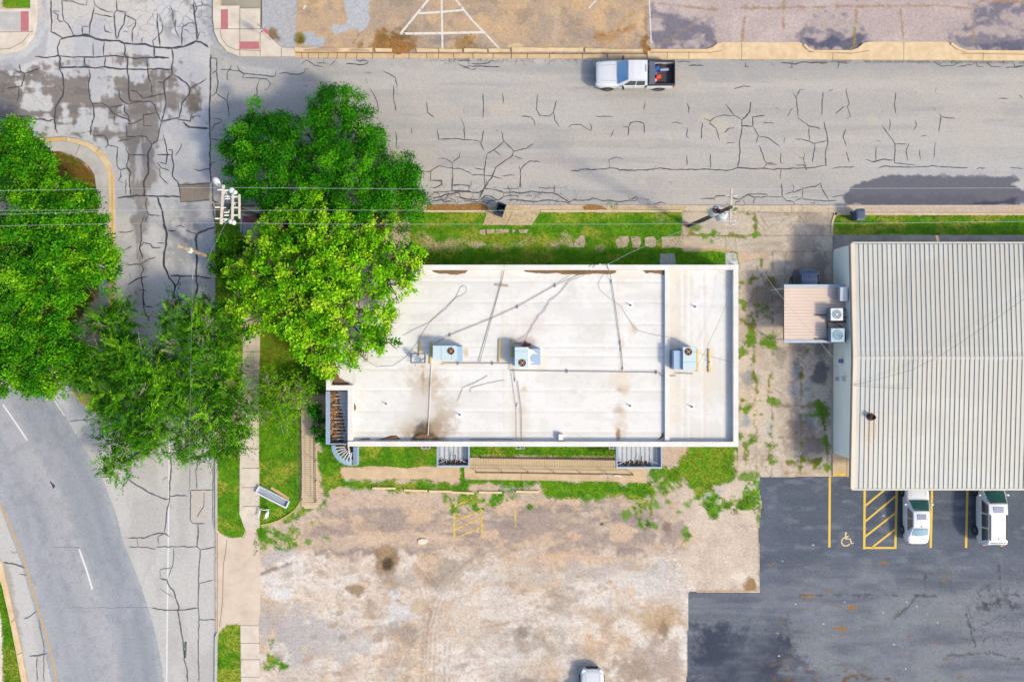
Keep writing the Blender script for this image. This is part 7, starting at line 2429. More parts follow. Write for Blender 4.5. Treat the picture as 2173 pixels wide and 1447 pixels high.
SEDAN = dict(body=[(2.38, .55, .35, .62, .45), (2.30, .74, .24, .72, .62), (2.05, .86, .2, .82, .72), (1.5, .9, .2, .93, .78), (.95, .905, .2, .98, .80), (.2, .915, .2, .97, .84), (-.8, .915, .2, .98, .84), (-1.5, .905, .2, 1.0, .82), (-2.0, .87, .22, 1.0, .76), (-2.28, .78, .28, .95, .66), (-2.38, .62, .38, .85, .5)],
             wx=(.95, .16, -1.0, -1.8), belt=.95, roof=1.43, hwb=.84, hwr=.60, hw=.915,
             top=[(.95, .97, .98), (.6, 1.18, .985), (.15, 1.41, .99), (-.3, 1.43, 1.0), (-.7, 1.43, 1.0), (-1.0, 1.41, .98), (-1.42, 1.2, .95), (-1.86, .99, .9)],
             side=[(.45, -.34, .02, -.36), (-.40, -1.35, -.40, -.95)], sunroof=(-.42, -.02, .66), fin=-.93, tail=[(-2.2, .66, .82, .12, .22, .14)], head=[(2.16, .66, .72, .34, .22, .12, .55)],
             grille=(2.33, .62, .66, .8), seams=[[(-1.78, -.72, 1.022), (-1.78, .72, 1.022)], [(1.0, -.7, 1.02), (1.05, 0, 1.035), (1.0, .7, 1.02)], [(2.02, -.72, .846), (2.15, -.4, .83), (2.19, 0, .83), (2.15, .4, .83), (2.02, .72, .846)], [(2.0, -.5, .86), (1.2, -.56, .985)], [(2.0, .5, .86), (1.2, .56, .985)]], handles=(-.2, -1.0), axles=(1.42, -1.38), wr=.32)
SUV = dict(body=[(2.45, .6, .45, .75, .5), (2.38, .78, .3, .88, .66), (2.15, .89, .26, .98, .76), (1.75, .93, .26, 1.06, .82), (1.2, .94, .26, 1.1, .85), (.0, .945, .26, 1.1, .88), (-1.0, .945, .26, 1.1, .88), (-1.8, .94, .26, 1.1, .88), (-2.2, .91, .3, 1.1, .85), (-2.36, .84, .36, 1.05, .76), (-2.42, .7, .45, .95, .6)],
           wx=(1.72, .82, -1.98, -2.3), belt=1.08, roof=1.72, hwb=.88, hwr=.70, hw=.945, rbz=1.15,
           top=[(1.76, 1.1, .98), (1.3, 1.4, .985), (.8, 1.68, .99), (.3, 1.72, 1.0), (-.8, 1.72, 1.0), (-1.6, 1.71, 1.0), (-1.98, 1.68, .99), (-2.16, 1.58, .98), (-2.34, 1.12, .97)],
           side=[(1.1, .12, .7, .1), (.04, -.95, .04, -.95), (-1.02, -2.0, -1.02, -1.8)], sunroof=(.2, .62, .72), rails=(0.05, -1.85), fin=-1.72, tail=[(-2.3, .76, 1.0, .14, .18, .3)], head=[(2.26, .7, .88, .3, .22, .12, .5)],
           seams=[[(1.82, -.72, 1.085), (1.9, 0, 1.1), (1.82, .72, 1.085)]], handles=(.2, -.75), axles=(1.55, -1.4), wr=.36)
N90 = math.pi / 2


def gz(px, py, z=0.0):
    v = g(px, py, z)
    return (v.x, v.y, .07)


# sedan and SUV parked nose-in under the warehouse eave
c1 = g(1955, 1100, 1.43)
car("parked_sedan", "white sedan with dark sunroof parked nose-in beside the yellow hatching", (c1.x, g(0, 1153, .8).y + 2.36, .072), N90, SEDAN, M_carw, M_glassg, M_glasslt, M_glassd)
c2 = g(2120, 1112, 1.68)
car("parked_suv", "white long-roofed car with black roof rails parked nose-in at the right edge", (c2.x - .1, g(0, 1157, 1.0).y + 2.40, .072), N90, SUV, M_carw, M_glassg, M_glassd, M_glassd)
# car entering at the bottom of the frame
HATCH = dict(SEDAN)
c3 = g(1257, 1421, .8)
car("white_car", "white car on the dirt lot, only its nose showing at the bottom edge", (c3.x, c3.y - 2.28, .062), N90, HATCH, M_carw, M_glassd, M_glasslt, M_glassd)
# navy car under the carport
c4 = g(1710, 588, .9)
car("navy_car", "dark navy car under the carport with only its rear end sticking out", (c4.x, c4.y - 1.75, .08), -N90, SUV, M_carblue, M_glassd, mat("grey rear glass", (.12, .16, .22), rough=.1, coat=1.0), M_glassd)


# pickup truck heading west
def pickup():
    L_ = 5.9
    c = g(1347, 158, .9)
    root = thing("pickup_truck", "white crew-cab pickup truck with a dark open load bed driving along the main road", "pickup truck", (c.x, c.y, .012), math.pi)
    hw = .98
    mb = MB()
    rings = [section(*s) for s in ((2.95, .62, .55, .92, .52), (2.88, .86, .42, 1.04, .74), (2.6, .96, .38, 1.12, .84), (2.0, .99, .38, 1.18, .88), (1.3, .99, .38, 1.2, .90), (.4, .985, .4, 1.16, .93), (-.6, .985, .4, 1.16, .93), (-.86, .985, .4, 1.16, .93))]
    mb.loft(rings)
    b = mb.build("body", M_carw, root, smooth=True)
    md = b.modifiers.new("smooth", 'SUBSURF'); md.levels = md.render_levels = 1
    zb, zr_, hb, ht = 1.16, 1.86, .92, .74
    wb, rf, rr_ = 1.32, .62, -.78
    st = []
    for x, z, f in ((1.36, 1.18, .97), (1.0, 1.5, .975), (.6, 1.82, .985), (.2, 1.86, 1), (-.4, 1.86, 1), (-.78, 1.84, .99), (-.9, 1.18, .97)):
        k = (z - zb) / (zr_ - zb)
        w_ = (hb + (ht - hb) * k) * f
        l_ = hb * f
        st.append([Vector((x, l_, zb - .1)), Vector((x, l_, zb)), Vector((x, w_ + .012, z - .035)), Vector((x, w_ - .03, z)), Vector((x, w_ * .5, z + .02)), Vector((x, 0, z + .025)), Vector((x, -w_ * .5, z + .02)), Vector((x, -w_ + .03, z)), Vector((x, -w_ - .012, z - .035)), Vector((x, -l_, zb)), Vector((x, -l_, zb - .1))])
    mb = MB()
    mb.loft(st)
    mb.build("cabin", M_carw, root, bevel=.03)
    mb = MB()
    quad_on(mb, Vector((wb, -hb * .95, zb)), Vector((wb, hb * .95, zb)), Vector((rf, ht * .98, zr_)), Vector((rf, -ht * .98, zr_)), .03, .97, .05, .96, .035, 8, 5, .05)
    mb.build("windscreen", M_glassb, root, smooth=True)
    mb = MB()
    quad_on(mb, Vector((-.93, hb * .9, zb + .1)), Vector((-.93, -hb * .9, zb + .1)), Vector((-.8, -ht * .95, zr_ - .04)), Vector((-.8, ht * .95, zr_ - .04)), .05, .95, .05, .95, .03)
    mb.build("rear_window", M_glassd, root)
    for s in (-1, 1):
        for (xa, xb, ua, ub) in ((.85, .02, .45, .02), (-.06, -.68, -.06, -.64)):
            mb = MB()
            lo0, lo1 = Vector((xa, s * (hb + .004), zb + .04)), Vector((xb, s * (hb + .004), zb + .04))
            hi0, hi1 = Vector((ua, s * (ht + .03), zr_ - .12)), Vector((ub, s * (ht + .03), zr_ - .12))
            if s > 0: quad_on(mb, lo0, lo1, hi1, hi0, 0, 1, .02, .97, .02)
            else: quad_on(mb, lo1, lo0, hi0, hi1, 0, 1, .02, .97, .02)
            mb.build("side_window", M_glassd, root)
        mb = MB()
        mb.box((.92, s * (hw + .14), 1.2), (.14, .26, .2), rz=s * .25)
        mb.bar((.95, s * .9, 1.12), (.92, s * (hw + .1), 1.15), .06, .05)
        mb.build("mirror", M_blk, root, bevel=.03)
        for hx in (.15, -.62):
            mb = MB()
            mb.box((hx, s * (hw - .0), 1.0), (.22, .03, .04))
            mb.build("door_handle", M_grey, root)
        mb = MB()
        mb.box((2.72, s * .74, .92), (.3, .26, .2), rz=-s * .45)
        mb.build("head_lamp", M_head, root, bevel=.03)
        mb = MB()
        mb.box((-2.88, s * .9, .95), (.12, .16, .34))
        mb.build("tail_lamp", M_tail, root, bevel=.02)
        # bed side
        mb = MB()
        ring = lambda x, w0: [Vector((x, s * (w0 - .1), .42)), Vector((x, s * w0, .52)), Vector((x, s * (w0 + .005), .8)), Vector((x, s * (w0 - .02), 1.14)), Vector((x, s * (w0 - .06), 1.17)), Vector((x, s * (w0 - .16), 1.17)), Vector((x, s * (w0 - .16), .6))]
        mb.loft([ring(x, w0) for x, w0 in ((-.9, .975), (-1.4, .985), (-2.0, .99), (-2.6, .98), (-2.94, .95))])
        mb.build("bed_side", M_carw, root, smooth=False)
        mb = MB()
        mb.bar((-.92, s * .88, 1.19), (-2.93, s * .87, 1.19), .17, .04)
        mb.build("bed_rail", M_blk, root)
        for x in (1.98, -1.88):
            mb = MB()
            r = .47
            pts = [(x + r * math.cos(t), s * (hw - .002), .4 + r * math.sin(t)) for t in np.linspace(-.2, math.pi + .2, 20)]
            mb.add([(p[0], p[1], p[2]) for p in pts] + [(p[0], p[1] + s * .015, p[2]) for p in pts], [tuple(range(20)), tuple(range(39, 19, -1))] + [(i, i + 1, 21 + i, 20 + i) for i in range(19)])
            mb.build("wheel_arch", M_blk, root)
    mb = MB()
    mb.box((-1.9, 0, .62), (2.0, 1.66, .06))
    bf = mb.build("bed_floor", mat("bed liner", A(84, 76, 84), rough=.8, var=.2, scale=3), root)
    mb = MB()
    for k in range(8):
        mb.box((-1.9, -.7 + k * .2, .66), (1.95, .05, .02))
    mb.build("floor_rib", M_blk, bf)
    mb = MB()
    mb.box((-2.93, 0, .86), (.07, 1.66, .62))
    mb.build("tailgate", M_blk, root)
    mb = MB()
    mb.box((-.95, 0, .88), (.05, 1.66, .58))
    mb.build("bed_front", M_blk, root)
    # folded cover and cross box behind the cab
    mb = MB()
    mb.box((-1.22, 0, 1.22), (.44, 1.72, .1))
    mb.build("folded_cover", mat("slate cover", A(94, 106, 126), rough=.7, var=.1), root, bevel=.03)
    mb = MB()
    mb.box((2.8, 0, .62), (.3, 1.7, .24))
    mb.build("bumper", mat("blue grey bumper", A(150, 180, 214), rough=.35, var=.05), root, bevel=.06)
    mb = MB()
    mb.box((2.93, 0, .86), (.06, 1.1, .22))
    mb.build("grille", M_blk, root)
    mb = MB()
    mb.box((-.72, -.1, 1.9), (.12, .5, .05))
    mb.build("roof_lamp", M_steelw, root)
    mb = MB()
    for pts in ([(1.34, -.85, 1.225), (1.38, 0, 1.235), (1.34, .85, 1.225)], [(2.55, -.55, 1.17), (1.4, -.62, 1.23)], [(2.55, .55, 1.17), (1.4, .62, 1.23)], [(.5, -.72, 1.876), (-.7, -.72, 1.876)], [(.5, .72, 1.876), (-.7, .72, 1.876)]):
        mb.ribbon([Vector(p) for p in pts], .016)
    mb.build("panel_seam", M_seam2, root)
    wheels(root, (1.98, -1.88), hw + .015, .39, .26)
    return root


tk = pickup()
RT = Matrix.Translation(tk.location) @ Matrix.Rotation(math.pi, 4, 'Z')


def inbed(name, label, cat, x, y, z, build):
    mb = MB()
    build(mb)
    o = mb.build(name, build.m, bevel=.015)
    o.location = RT @ Vector((x, y, z))
    o.rotation_euler = (0, 0, math.pi + build.rz)
    return tag(o, label, cat)


def part(m, rz, fn):
    fn.m, fn.rz = m, rz
    return fn


inbed("fuel_can", "bright red fuel can in the pickup load bed", "fuel can", -1.78, .2, .655, part(mat("red plastic", (.75, .06, .03), rough=.4), .2, lambda mb: (mb.box((0, 0, .17), (.3, .24, .34)), mb.box((0, 0, .38), (.18, .04, .06)), mb.tube([(.1, 0, .36), (.22, .05, .44)], .025, 8))))
inbed("plastic_jug", "pink plastic jug beside the red fuel can in the pickup bed", "jug", -1.52, .42, .655, part(mat("pink plastic", (.72, .22, .26), rough=.4), .5, lambda mb: (mb.lathe((0, 0, 0), [(.13, 0), (.14, .03), (.14, .24), (.06, .33), (.05, .38)], 14), mb.tube([(.1, 0, .2), (.18, 0, .26), (.1, 0, .32)], .02, 6))))
inbed("tool_box", "deep blue tool box in the pickup bed", "tool box", -1.62, -.42, .655, part(mat("cobalt plastic", (.02, .07, .4), rough=.4), .3, lambda mb: (mb.box((0, 0, .15), (.42, .26, .3)), mb.box((0, 0, .32), (.2, .04, .06)))))
inbed("gas_cylinder", "pale blue grey cylinder lying in the pickup bed", "cylinder", -2.2, -.38, .78, part(mat("pale blue metal", A(168, 186, 220), rough=.35, metal=.3), .05, lambda mb: mb.lathe((-.35, 0, 0), [(.03, -.06), (.05, -.02), (.1, .03), (.12, .08), (.12, .62), (.08, .68)], 16, M=Matrix.Rotation(math.radians(90), 3, 'Y'))))
inbed("equipment_motor", "grey and blue machine with hoses behind the pickup cab", "machine", -1.5, -.08, .655, part(mat("slate machine", A(90, 104, 140), rough=.5, var=.3, scale=8), .4, lambda mb: (mb.box((0, 0, .14), (.3, .36, .28)), mb.lathe((0, .05, .28), [(.1, 0), (.1, .12), (.04, .14)], 12), mb.tube([(.1, -.1, .3), (.25, -.2, .36), (.35, -.05, .2)], .025, 6))))
# ------------------------------------------------------------------ TREES, SHRUBS, GRASS
M_leaf = leafmat("tree leaves", .34)
M_blade = leafmat("grass blades", .35)
M_bark = mat("grey bark", A(132, 116, 100), rough=.95, var=.3, scale=4, bump=.6, bscale=16, tint=A(84, 72, 60))
M_barkpale = mat("pale bark", A(196, 186, 166), rough=.9, var=.2, scale=5, bump=.3, bscale=20, tint=A(150, 140, 120))


def leafmesh(name, C_, Nn, U_, ln, wd, colr):
    """leaf = one folded diamond; C_ centres, Nn normals, U_ long axis"""
    n = len(C_)
    W_ = np.cross(Nn, U_)
    W_ /= np.linalg.norm(W_, axis=1, keepdims=True) + 1e-9
    a = C_ - U_ * ln[:, None] * .5
    b = C_ + W_ * wd[:, None] * .5 - U_ * ln[:, None] * .06
    c = C_ + U_ * ln[:, None] * .5 - Nn * ln[:, None] * .12
    d = C_ - W_ * wd[:, None] * .5 - U_ * ln[:, None] * .06
    co = np.stack([a, b, c, d], axis=1).reshape(-1, 3)
    idx = np.arange(4 * n).reshape(-1, 4)
    col = np.repeat(colr, 4, axis=0)
    return raw_mesh(name, co, idx, 4, col, M_leaf, smooth=False)


def unit(v):
    return v / (np.linalg.norm(v, axis=1, keepdims=True) + 1e-9)


def tree(name, label, cat, lobes, trunk, cols, leaf=(.17, .11), dens=210, clump=.34, kper=22, style="round", bark=None, tr=.22, base=(0, 0, .06), seed=0, pale=0, group=None, flat=.75, dead=(), gain=(2.1, 1.75, .75)):
    """lobes: (px, py, height, radius px[, density factor]) as they appear; trunk (px, py) on the ground"""
    R = np.random.default_rng(100 + seed)
    bark = bark or M_bark
    b0 = g(trunk[0], trunk[1], .06)
    root = thing(name, label, cat, b0, 0, group)
    CC, NN, UU, LL, WW, KK = [], [], [], [], [], []
    lob = []
    cols = [A(*c) * np.array(gain) for c in cols]
    kz = {'oak_tree': .45, 'maple_tree': .65}.get(name, .62)
    for L_ in lobes:
        px, py, z, rp = L_[:4]
        z = max(z * kz, .8)
        f = L_[4] if len(L_) > 4 else 1.0
        c = np.array(g(px, py, z)) - np.array(b0)
        r = rp / S * (1 - z / H)
        rz = r * flat
        lob.append((c, r, rz, f))
        # ragged sub-tufts on the lobe's surface plus fill inside
        kp = int(kper * 1.5)
        ncl = int(dens * f * r * r * 3.1 / kp) + 6
        ns = int(6 + r * r * 3.6)
        sv_ = unit(R.normal(size=(ns, 3)))
        sv_[:, 2] = np.where(sv_[:, 2] < -.3, -sv_[:, 2], sv_[:, 2])
        sc = sv_ * np.array([r, r, rz]) * R.uniform(.45, .95, (ns, 1))
        sr = R.uniform(.24, .46, ns) * min(r, 1.6)
        st_ = R.normal(size=ns) * .75
        own = R.integers(0, ns, ncl)
        v = unit(R.normal(size=(ncl, 3)) + sv_[own] * .35)
        cc = c + sc[own] + v * (R.uniform(.15, 1.0, ncl) ** .5 * sr[own])[:, None] * np.array([1, 1, .8])
        tone = st_[own] + R.normal(size=ncl) * .55
        ccol = np.zeros((ncl, 3))
        for i in range(ncl):
            t = (tone[i] + 1.6) / 3.2 * (len(cols) - 1)
            t = min(max(t, 0), len(cols) - 1.001)
            k = int(t)
            ccol[i] = cols[k] + (cols[k + 1] - cols[k]) * (t - k)
        n = ncl * kp
        rep = np.repeat(np.arange(ncl), kp)
        out = unit(v * np.array([1, 1, .8]))[rep]
        if style == "willow":
            s = np.abs(R.normal(size=n)) * clump * 1.9
            ax = unit(v * np.array([1, 1, .15]) + R.normal(size=(ncl, 3)) * np.array([.55, .55, .25]))[rep]
            p = cc[rep] + ax * s[:, None] + R.normal(size=(n, 3)) * clump * .28
            u = unit(ax + R.normal(size=(n, 3)) * .45)
        else:
            p = cc[rep] + R.normal(size=(n, 3)) * clump * np.array([.55, .55, .34])
            u = unit(R.normal(size=(n, 3)) + out * .5)
        nn = unit(R.normal(size=(n, 3)) * .55 + out * .45 + np.array([0, 0, .75]))
        nn = unit(nn - u * np.sum(nn * u, axis=1, keepdims=True))
        CC.append(p); NN.append(nn); UU.append(u)
        LL.append(R.uniform(.55, 1.35, n) * leaf[0] * .87); WW.append(R.uniform(.55, 1.35, n) * leaf[1] * .87)
        KK.append(np.clip(ccol[rep] * (1 + .16 * R.normal(size=(n, 1))), .002, .8))
    CC = np.concatenate(CC)
    ok = CC[:, 2] > .15
    me = leafmesh("crown", CC[ok], np.concatenate(NN)[ok], np.concatenate(UU)[ok], np.concatenate(LL)[ok], np.concatenate(WW)[ok], np.concatenate(KK)[ok])
    cr = bpy.data.objects.new("crown", me)
    COL.objects.link(cr)
    cr.parent = root
    # trunk and limbs
    mb = MB()
    cen = sum((l[0] * l[1] for l in lob)) / sum(l[1] for l in lob)
    fork = Vector((cen[0] * .3, cen[1] * .3, max(1.2, cen[2] * .42)))
    mb.tube([Vector((0, 0, -.05)), Vector((fork.x * .3, fork.y * .3, fork.z * .5)), fork], [tr * 1.25, tr, tr * .85], 10)
    ends = []
    for c, r, rz, f in lob:
        e = Vector(c)
        mid = fork.lerp(e, .5) + Vector((R.normal() * .2, R.normal() * .2, .25))
        mb.tube([fork, mid, e], [tr * .42, tr * .28, tr * .14], 7)
        nb = 4 + int(pale) * 3
        for k in range(nb):
            v = unit(R.normal(size=(1, 3)))[0]
            v[2] = abs(v[2]) * .9
            q = e + Vector(v * np.array([r, r, rz]) * (R.uniform(.9, 1.12) if pale else R.uniform(.7, .98)))
            m_ = e.lerp(q, .5) + Vector(R.normal(size=3) * .12)
            mb.tube([e.lerp(mid, .15), m_, q], [max(.03, tr * .17), max(.022, tr * .11), .014], 5)
            for j in range(2 + (2 if pale else 0)):
                q2 = m_.lerp(q, R.uniform(.1, .7)) + Vector(R.normal(size=3) * .32)
                mb.tube([m_, m_.lerp(q2, .5) + Vector(R.normal(size=3) * .06), q2], [tr * .09, tr * .06, .008], 4)
    for px, py, z, n_, ln in dead:
        e = g(px, py, z * kz + .5) - b0
        for k in range(n_):
            t = R.uniform(0, 6.28)
            q = e + Vector((math.cos(t), math.sin(t), .3)) * ln * R.uniform(.5, 1)
            mm = e.lerp(q, .5) + Vector(R.normal(size=3) * .07)
            mb.tube([e, mm, q], [.035, .025, .01], 5)
            for j in range(2):
                q2 = q + Vector(R.normal(size=3) * .22)
                mb.tube([mm, q2], [.018, .008], 4)
    mb.build("trunk", bark, root)
    return root


OAK = [(22, 84, 6), (38, 116, 10), (58, 142, 16), (96, 172, 34)]
tree("oak_tree", "large dark green spreading tree overhanging the main road, with bare twig tufts", "tree",
     [(548, 300, 6.6, 74), (500, 300, 5.6, 40), (560, 250, 6.0, 42), (505, 345, 5.4, 44), (590, 330, 7.6, 70), (560, 380, 6.4, 66), (515, 390, 5.0, 40), (655, 285, 7.6, 56), (710, 250, 7.4, 56), (738, 212, 6.4, 34), (690, 222, 6.2, 34), (762, 285, 7.4, 56), (790, 300, 6.2, 40), (690, 350, 8.4, 90), (770, 360, 7.8, 70), (640, 415, 7.2, 66),
      (740, 430, 7.2, 70), (805, 400, 7, 56), (850, 360, 6.0, 44), (872, 395, 5.8, 42), (840, 440, 5.8, 58), (875, 430, 5.4, 40), (600, 270, 6, 26, .5), (590, 440, 6, 44), (660, 460, 5.5, 50)],
     (700, 400), OAK, leaf=(.19, .09), gain=(1.55, 1.5, .7), dens=470, clump=.34, kper=24, tr=.34, seed=1, dead=[(530, 268, 7.2, 9, .55), (795, 292, 7.0, 8, .6)])
LIME = [(48, 118, 8), (80, 160, 12), (118, 194, 20), (142, 208, 34), (166, 214, 56)]
tree("maple_tree", "bright lime green tree whose thin right half hangs over the white roof", "tree",
     [(600, 480, 5.6, 50), (575, 505, 5.2, 40), (660, 470, 6, 48), (720, 480, 6, 46), (770, 520, 6, 56, .8), (690, 530, 6.8, 60), (845, 545, 5.6, 44, .55), (880, 545, 5.2, 28, .6), (800, 470, 5, 40, .6), (600, 560, 7, 56), (560, 600, 6.4, 42), (640, 600, 7.6, 62), (710, 590, 7.6, 66), (620, 660, 7.2, 56), (690, 660, 7.8, 60),
      (585, 655, 6.4, 36), (780, 590, 6.6, 52, .45), (840, 600, 5.8, 44, .42), (870, 570, 5.4, 30, .55), (770, 660, 6.4, 56, .38), (825, 680, 5.4, 34, .36), (720, 720, 7.0, 56, .7), (780, 725, 5.8, 46, .42), (815, 720, 5.2, 34, .4), (760, 755, 5.2, 30, .5), (640, 710, 6.4, 46), (680, 755, 5.8, 36), (700, 775, 5.0, 26), (610, 695, 6, 32), (540, 560, 5.4, 30), (520, 600, 5.0, 28, .8), (505, 565, 5.0, 24, .7),
      (520, 640, 5.0, 32, .8), (492, 655, 4.8, 26, .9), (500, 690, 4.4, 24, .8), (545, 650, 5.2, 26, .7), (530, 700, 4.2, 22, .5)],
     (690, 640), LIME, leaf=(.23, .18), gain=(1.7, 1.45, 1.1), dens=300, clump=.30, kper=20, tr=.30, seed=2, pale=1)
tree("small_street_tree", "small round dark green tree between the street and the corner pavement", "tree",
     [(490, 520, 3.4, 36), (480, 555, 3.4, 36), (505, 565, 3.6, 36), (490, 590, 3.0, 28), (465, 555, 2.8, 24), (515, 520, 3.0, 26), (500, 500, 2.6, 22)], (495, 560), [(26, 84, 8), (44, 118, 14), (70, 140, 22), (110, 160, 40)], leaf=(.18, .10), dens=230, clump=.26, kper=20, tr=.10, seed=3)
ISL = [(22, 86, 8), (50, 132, 12), (84, 166, 18), (124, 190, 34)]
tree("island_tree", "pale fresh green tree at the upper left edge of the island", "tree",
     [(40, 300, 6.5, 48), (20, 340, 6.5, 54), (75, 330, 6.2, 44), (70, 370, 6.4, 50), (20, 395, 6.0, 50), (-25, 330, 6, 55), (100, 350, 5.2, 26), (45, 275, 5.4, 30)], (30, 360), ISL, leaf=(.2, .12), gain=(1.65, 1.45, .9), dens=330, clump=.36, tr=.26, seed=4, group="trees on the left island")
tree("island_tree", "wide round mid green tree filling the middle of the island", "tree",
     [(115, 425, 7, 50), (165, 410, 6.2, 40), (60, 450, 7, 60), (185, 440, 6.4, 40), (130, 490, 8, 70), (40, 510, 7.5, 70), (190, 510, 7, 50), (205, 560, 6.6, 46), (235, 565, 5.6, 32), (120, 570, 8.4, 76), (40, 590, 8, 72), (180, 600, 7, 52), (110, 640, 7.4, 60), (40, 655, 7, 60), (225, 530, 5.8, 34), (-20, 520, 7, 70), (210, 460, 5.4, 26)], (110, 540), ISL, leaf=(.21, .14), gain=(1.65, 1.45, .9), dens=320, clump=.36, tr=.3, seed=5, group="trees on the left island")
tree("island_tree", "wide mid green tree at the lower end of the island above the highway bend", "tree",
     [(40, 710, 6.8, 60), (100, 720, 7, 56), (30, 770, 6.6, 60), (95, 780, 7, 62), (155, 720, 6, 42), (160, 760, 6.2, 48), (70, 810, 5.6, 34), (120, 815, 5.4, 32), (25, 805, 5.2, 34), (180, 790, 5.4, 36), (-20, 740, 6, 60), (165, 820, 4.6, 20, .7), (70, 665, 6, 40)], (110, 750), ISL, leaf=(.21, .14), gain=(1.65, 1.45, .9), dens=320, clump=.36, tr=.28, seed=6, group="trees on the left island")
WIL = [(20, 66, 10), (50, 108, 18), (80, 144, 26), (126, 180, 44)]
tree("willow_oak", "feathery olive green tree with pale branches leaning over the street, left of two", "tree",
     [(240, 700, 6.2, 46), (265, 670, 5.4, 30), (215, 690, 5.2, 26), (230, 760, 6.8, 52), (290, 770, 7.6, 62), (240, 820, 7, 50), (300, 840, 8, 64), (250, 880, 6.8, 50), (320, 900, 6.8, 52), (270, 940, 6, 48), (265, 985, 5, 30), (310, 950, 5.4, 34), (350, 850, 7, 54), (335, 780, 7, 50), (215, 855, 5.6, 26), (240, 985, 4.6, 20)], (320, 850), WIL, leaf=(.26, .062), dens=470, gain=(1.75, 1.75, .9), clump=.26, kper=24, style="willow", bark=M_barkpale, tr=.2, seed=7, pale=1, group="feathery trees over the street")
tree("willow_oak", "feathery olive green tree with pale branches beside the pavement, right of two", "tree",
     [(385, 690, 6.4, 46), (430, 665, 5.8, 34), (440, 700, 6.6, 46), (385, 740, 7.2, 54), (440, 760, 7.2, 54), (480, 720, 6, 34), (400, 810, 7, 54), (460, 810, 6.4, 46), (490, 770, 5.4, 30), (430, 870, 6.4, 52), (480, 870, 6, 46), (510, 895, 5.2, 34), (530, 860, 5.0, 26), (430, 930, 5.2, 42), (475, 930, 5, 38), (395, 950, 4.6, 24), (500, 930, 4.6, 24), (410, 960, 4.6, 24), (370, 640, 5, 18), (435, 640, 5, 18)], (455, 800), WIL, leaf=(.26, .062), dens=440, gain=(1.75, 1.75, .9), clump=.26, kper=24, style="willow", bark=M_barkpale, tr=.2, seed=8, pale=1, group="feathery trees over the street")
tree("sapling", "thin sapling with bare pale branches on the lawn west of the shop", "tree",
     [(570, 815, 2.8, 26, .7), (600, 835, 3.0, 30, .9), (585, 865, 2.8, 30, .8), (620, 850, 2.6, 26, 1), (640, 820, 2.4, 26, 1.1), (560, 880, 2.2, 22, .7), (610, 895, 2.2, 26, .8), (540, 845, 2.4, 16, .5)], (605, 850), [(60, 124, 18), (90, 154, 24), (124, 178, 40)], leaf=(.2, .07), dens=300, clump=.28, kper=20, style="willow", bark=M_barkpale, tr=.09, seed=9, pale=2)
tree("shrub", "dense green shrub in the corner north of the entrance landing", "shrub",
     [(665, 800, 1.6, 26), (640, 808, 1.4, 24), (680, 820, 1.5, 20), (620, 815, 1.1, 18), (655, 780, 1.4, 20), (682, 795, 1.4, 18)], (665, 806), [(40, 104, 14), (66, 140, 18), (100, 168, 30)], leaf=(.16, .09), dens=260, clump=.22, kper=18, tr=.05, seed=10, group="shrubs by the shop")
tree("shrub", "broad-leaved dark green shrub between the ramp railing and the west awning", "shrub",
     [(675, 872, 1.4, 16), (682, 890, 1.3, 16), (678, 910, 1.1, 15), (684, 932, .9, 13), (672, 885, 1.1, 10)], (680, 895), [(22, 92, 20), (40, 124, 26), (70, 160, 36)], leaf=(.26, .17), dens=200, clump=.2, kper=16, tr=.05, seed=11, group="shrubs by the shop")

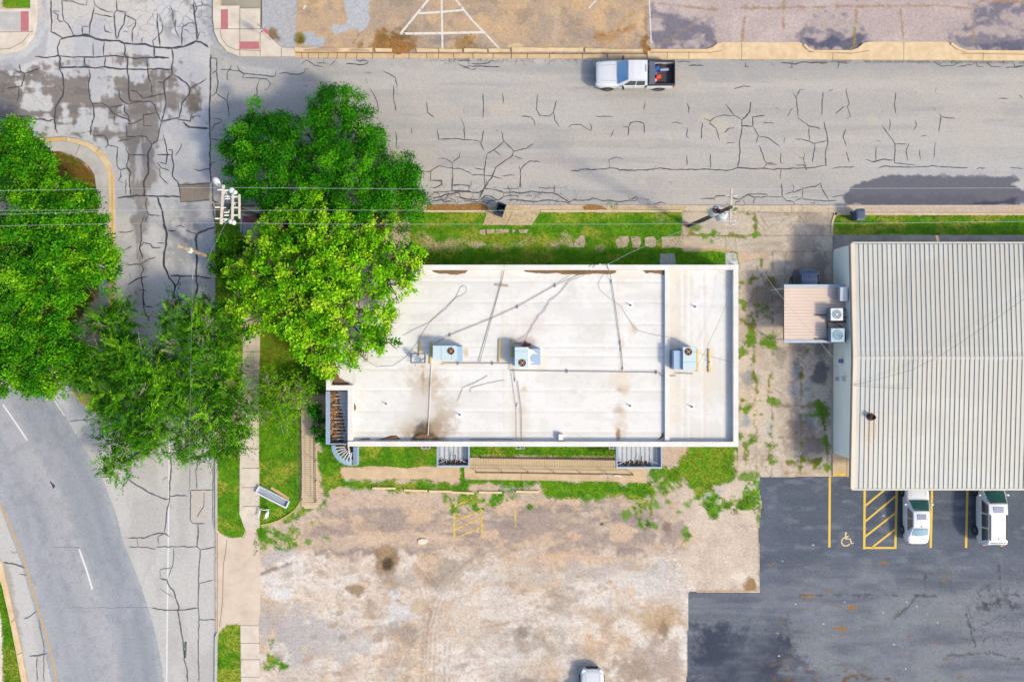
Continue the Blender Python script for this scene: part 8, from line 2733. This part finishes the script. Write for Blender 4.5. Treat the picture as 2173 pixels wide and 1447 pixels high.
# ---- grass blades over the turf and weeds
gx_, gy_ = [], []
for pts, soft, warp, kd in GRASS:
    xs = [p[0] for p in pts]; ys = [p[1] for p in pts]
    x0, x1, y0, y1 = max(min(xs), -40), min(max(xs), 2220), max(min(ys), -30), min(max(ys), 1480)
    area = (x1 - x0) * (y1 - y0) / S / S
    n = int(area * (150 if kd in (0, 1) else 110))
    x = rng.uniform(x0, x1, n); y = rng.uniform(y0, y1, n)
    wn_ = N(x, y, 26, None, 4, 91); wf_ = N(x, y, 8, None, 3, 57)
    d = sdf(x, y, pts) + warp * ((wn_ - .5) * 1.6 + (wf_ - .5) * .6)
    k = d < soft * .6
    if kd == 2: k &= (wf_ * .5 + N(x, y, 14, 14, 4, 41) * .5) > .4
    gx_.append(np.stack([x[k], y[k], np.full(k.sum(), kd)], axis=1))
for wx, wy, r, n in ((1590, 725, 16, 160), (1630, 725, 18, 160), (1625, 655, 14, 90), (1590, 862, 12, 90), (1598, 935, 11, 80), (1747, 875, 18, 140), (1585, 1010, 14, 90), (1637, 980, 9, 50), (1634, 945, 9, 50), (1476, 482, 10, 60), (1520, 500, 10, 60), (1495, 499, 30, 60), (1583, 745, 9, 40), (1570, 925, 9, 50), (1757, 985, 10, 70), (1605, 600, 30, 70), (1600, 800, 12, 60), (1580, 680, 12, 50),
                     (1124, 1075, 7, 60), (1277, 1112, 4, 30), (1460, 1135, 7, 50), (1377, 1113, 7, 60), (1515, 1095, 8, 60), (1503, 1075, 9, 60), (1575, 1070, 12, 90), (1590, 1060, 12, 90), (1545, 1072, 9, 60), (1560, 1086, 9, 50), (1610, 1085, 12, 80), (1550, 446, 20, 60), (1300, 436, 14, 60), (640, 86, 8, 50), (850, 90, 24, 90), (1000, 90, 20, 40)):
    t = rng.uniform(0, 6.283, n); q = r * np.sqrt(rng.uniform(0, 1, n))
    gx_.append(np.stack([wx + q * np.cos(t), wy + q * np.sin(t) * .8, np.full(n, 2 if wy > 200 else 4)], axis=1))
gg = np.concatenate(gx_)
n = len(gg)
x, y, kd = gg.T
z0 = np.full(n, .06)
cx3 = np.stack([(x - CX) * (1 - z0 / H) / S, (CY - y) * (1 - z0 / H) / S, z0], axis=1)
t = rng.uniform(0, 6.283, n)
lean = rng.uniform(.03, .13, n)
hh = rng.uniform(.04, .11, n)
w = rng.uniform(.012, .03, n)
side = np.stack([-np.sin(t), np.cos(t), np.zeros(n)], axis=1) * w[:, None]
tip = cx3 + np.stack([np.cos(t) * lean, np.sin(t) * lean, hh], axis=1)
co = np.stack([cx3 - side, cx3 + side, tip], axis=1).reshape(-1, 3)
pal = {0: [(70, 140, 10), (96, 164, 16), (124, 176, 30), (150, 182, 50)], 1: [(104, 134, 20), (128, 148, 30), (158, 150, 60), (90, 130, 20)], 2: [(84, 148, 16), (110, 166, 26), (150, 170, 50)], 3: [(120, 110, 40), (96, 110, 26), (146, 110, 50)], 4: [(150, 112, 50), (120, 96, 40), (110, 116, 36)]}
pal[1] = [(96, 144, 16), (124, 162, 28), (162, 168, 60), (84, 140, 16)]
col = np.zeros((n, 3))
r_ = rng.uniform(0, 1, n) * .6 + .4 * N(x, y, 30, 24, 4, 77)
for k_, pc in pal.items():
    pc = np.array([A(*c) for c in pc])
    m = kd == k_
    tt = np.clip(r_[m], 0, .999) * (len(pc) - 1)
    i = tt.astype(int)
    f = (tt - i)[:, None]
    col[m] = pc[i] * (1 - f) + pc[np.minimum(i + 1, len(pc) - 1)] * f
me = raw_mesh("grass", co, np.arange(3 * n).reshape(-1, 3), 3, np.repeat(col, 3, axis=0), M_blade, smooth=False)
go = bpy.data.objects.new("grass", me)
COL.objects.link(go)
tag(go, kind="stuff")
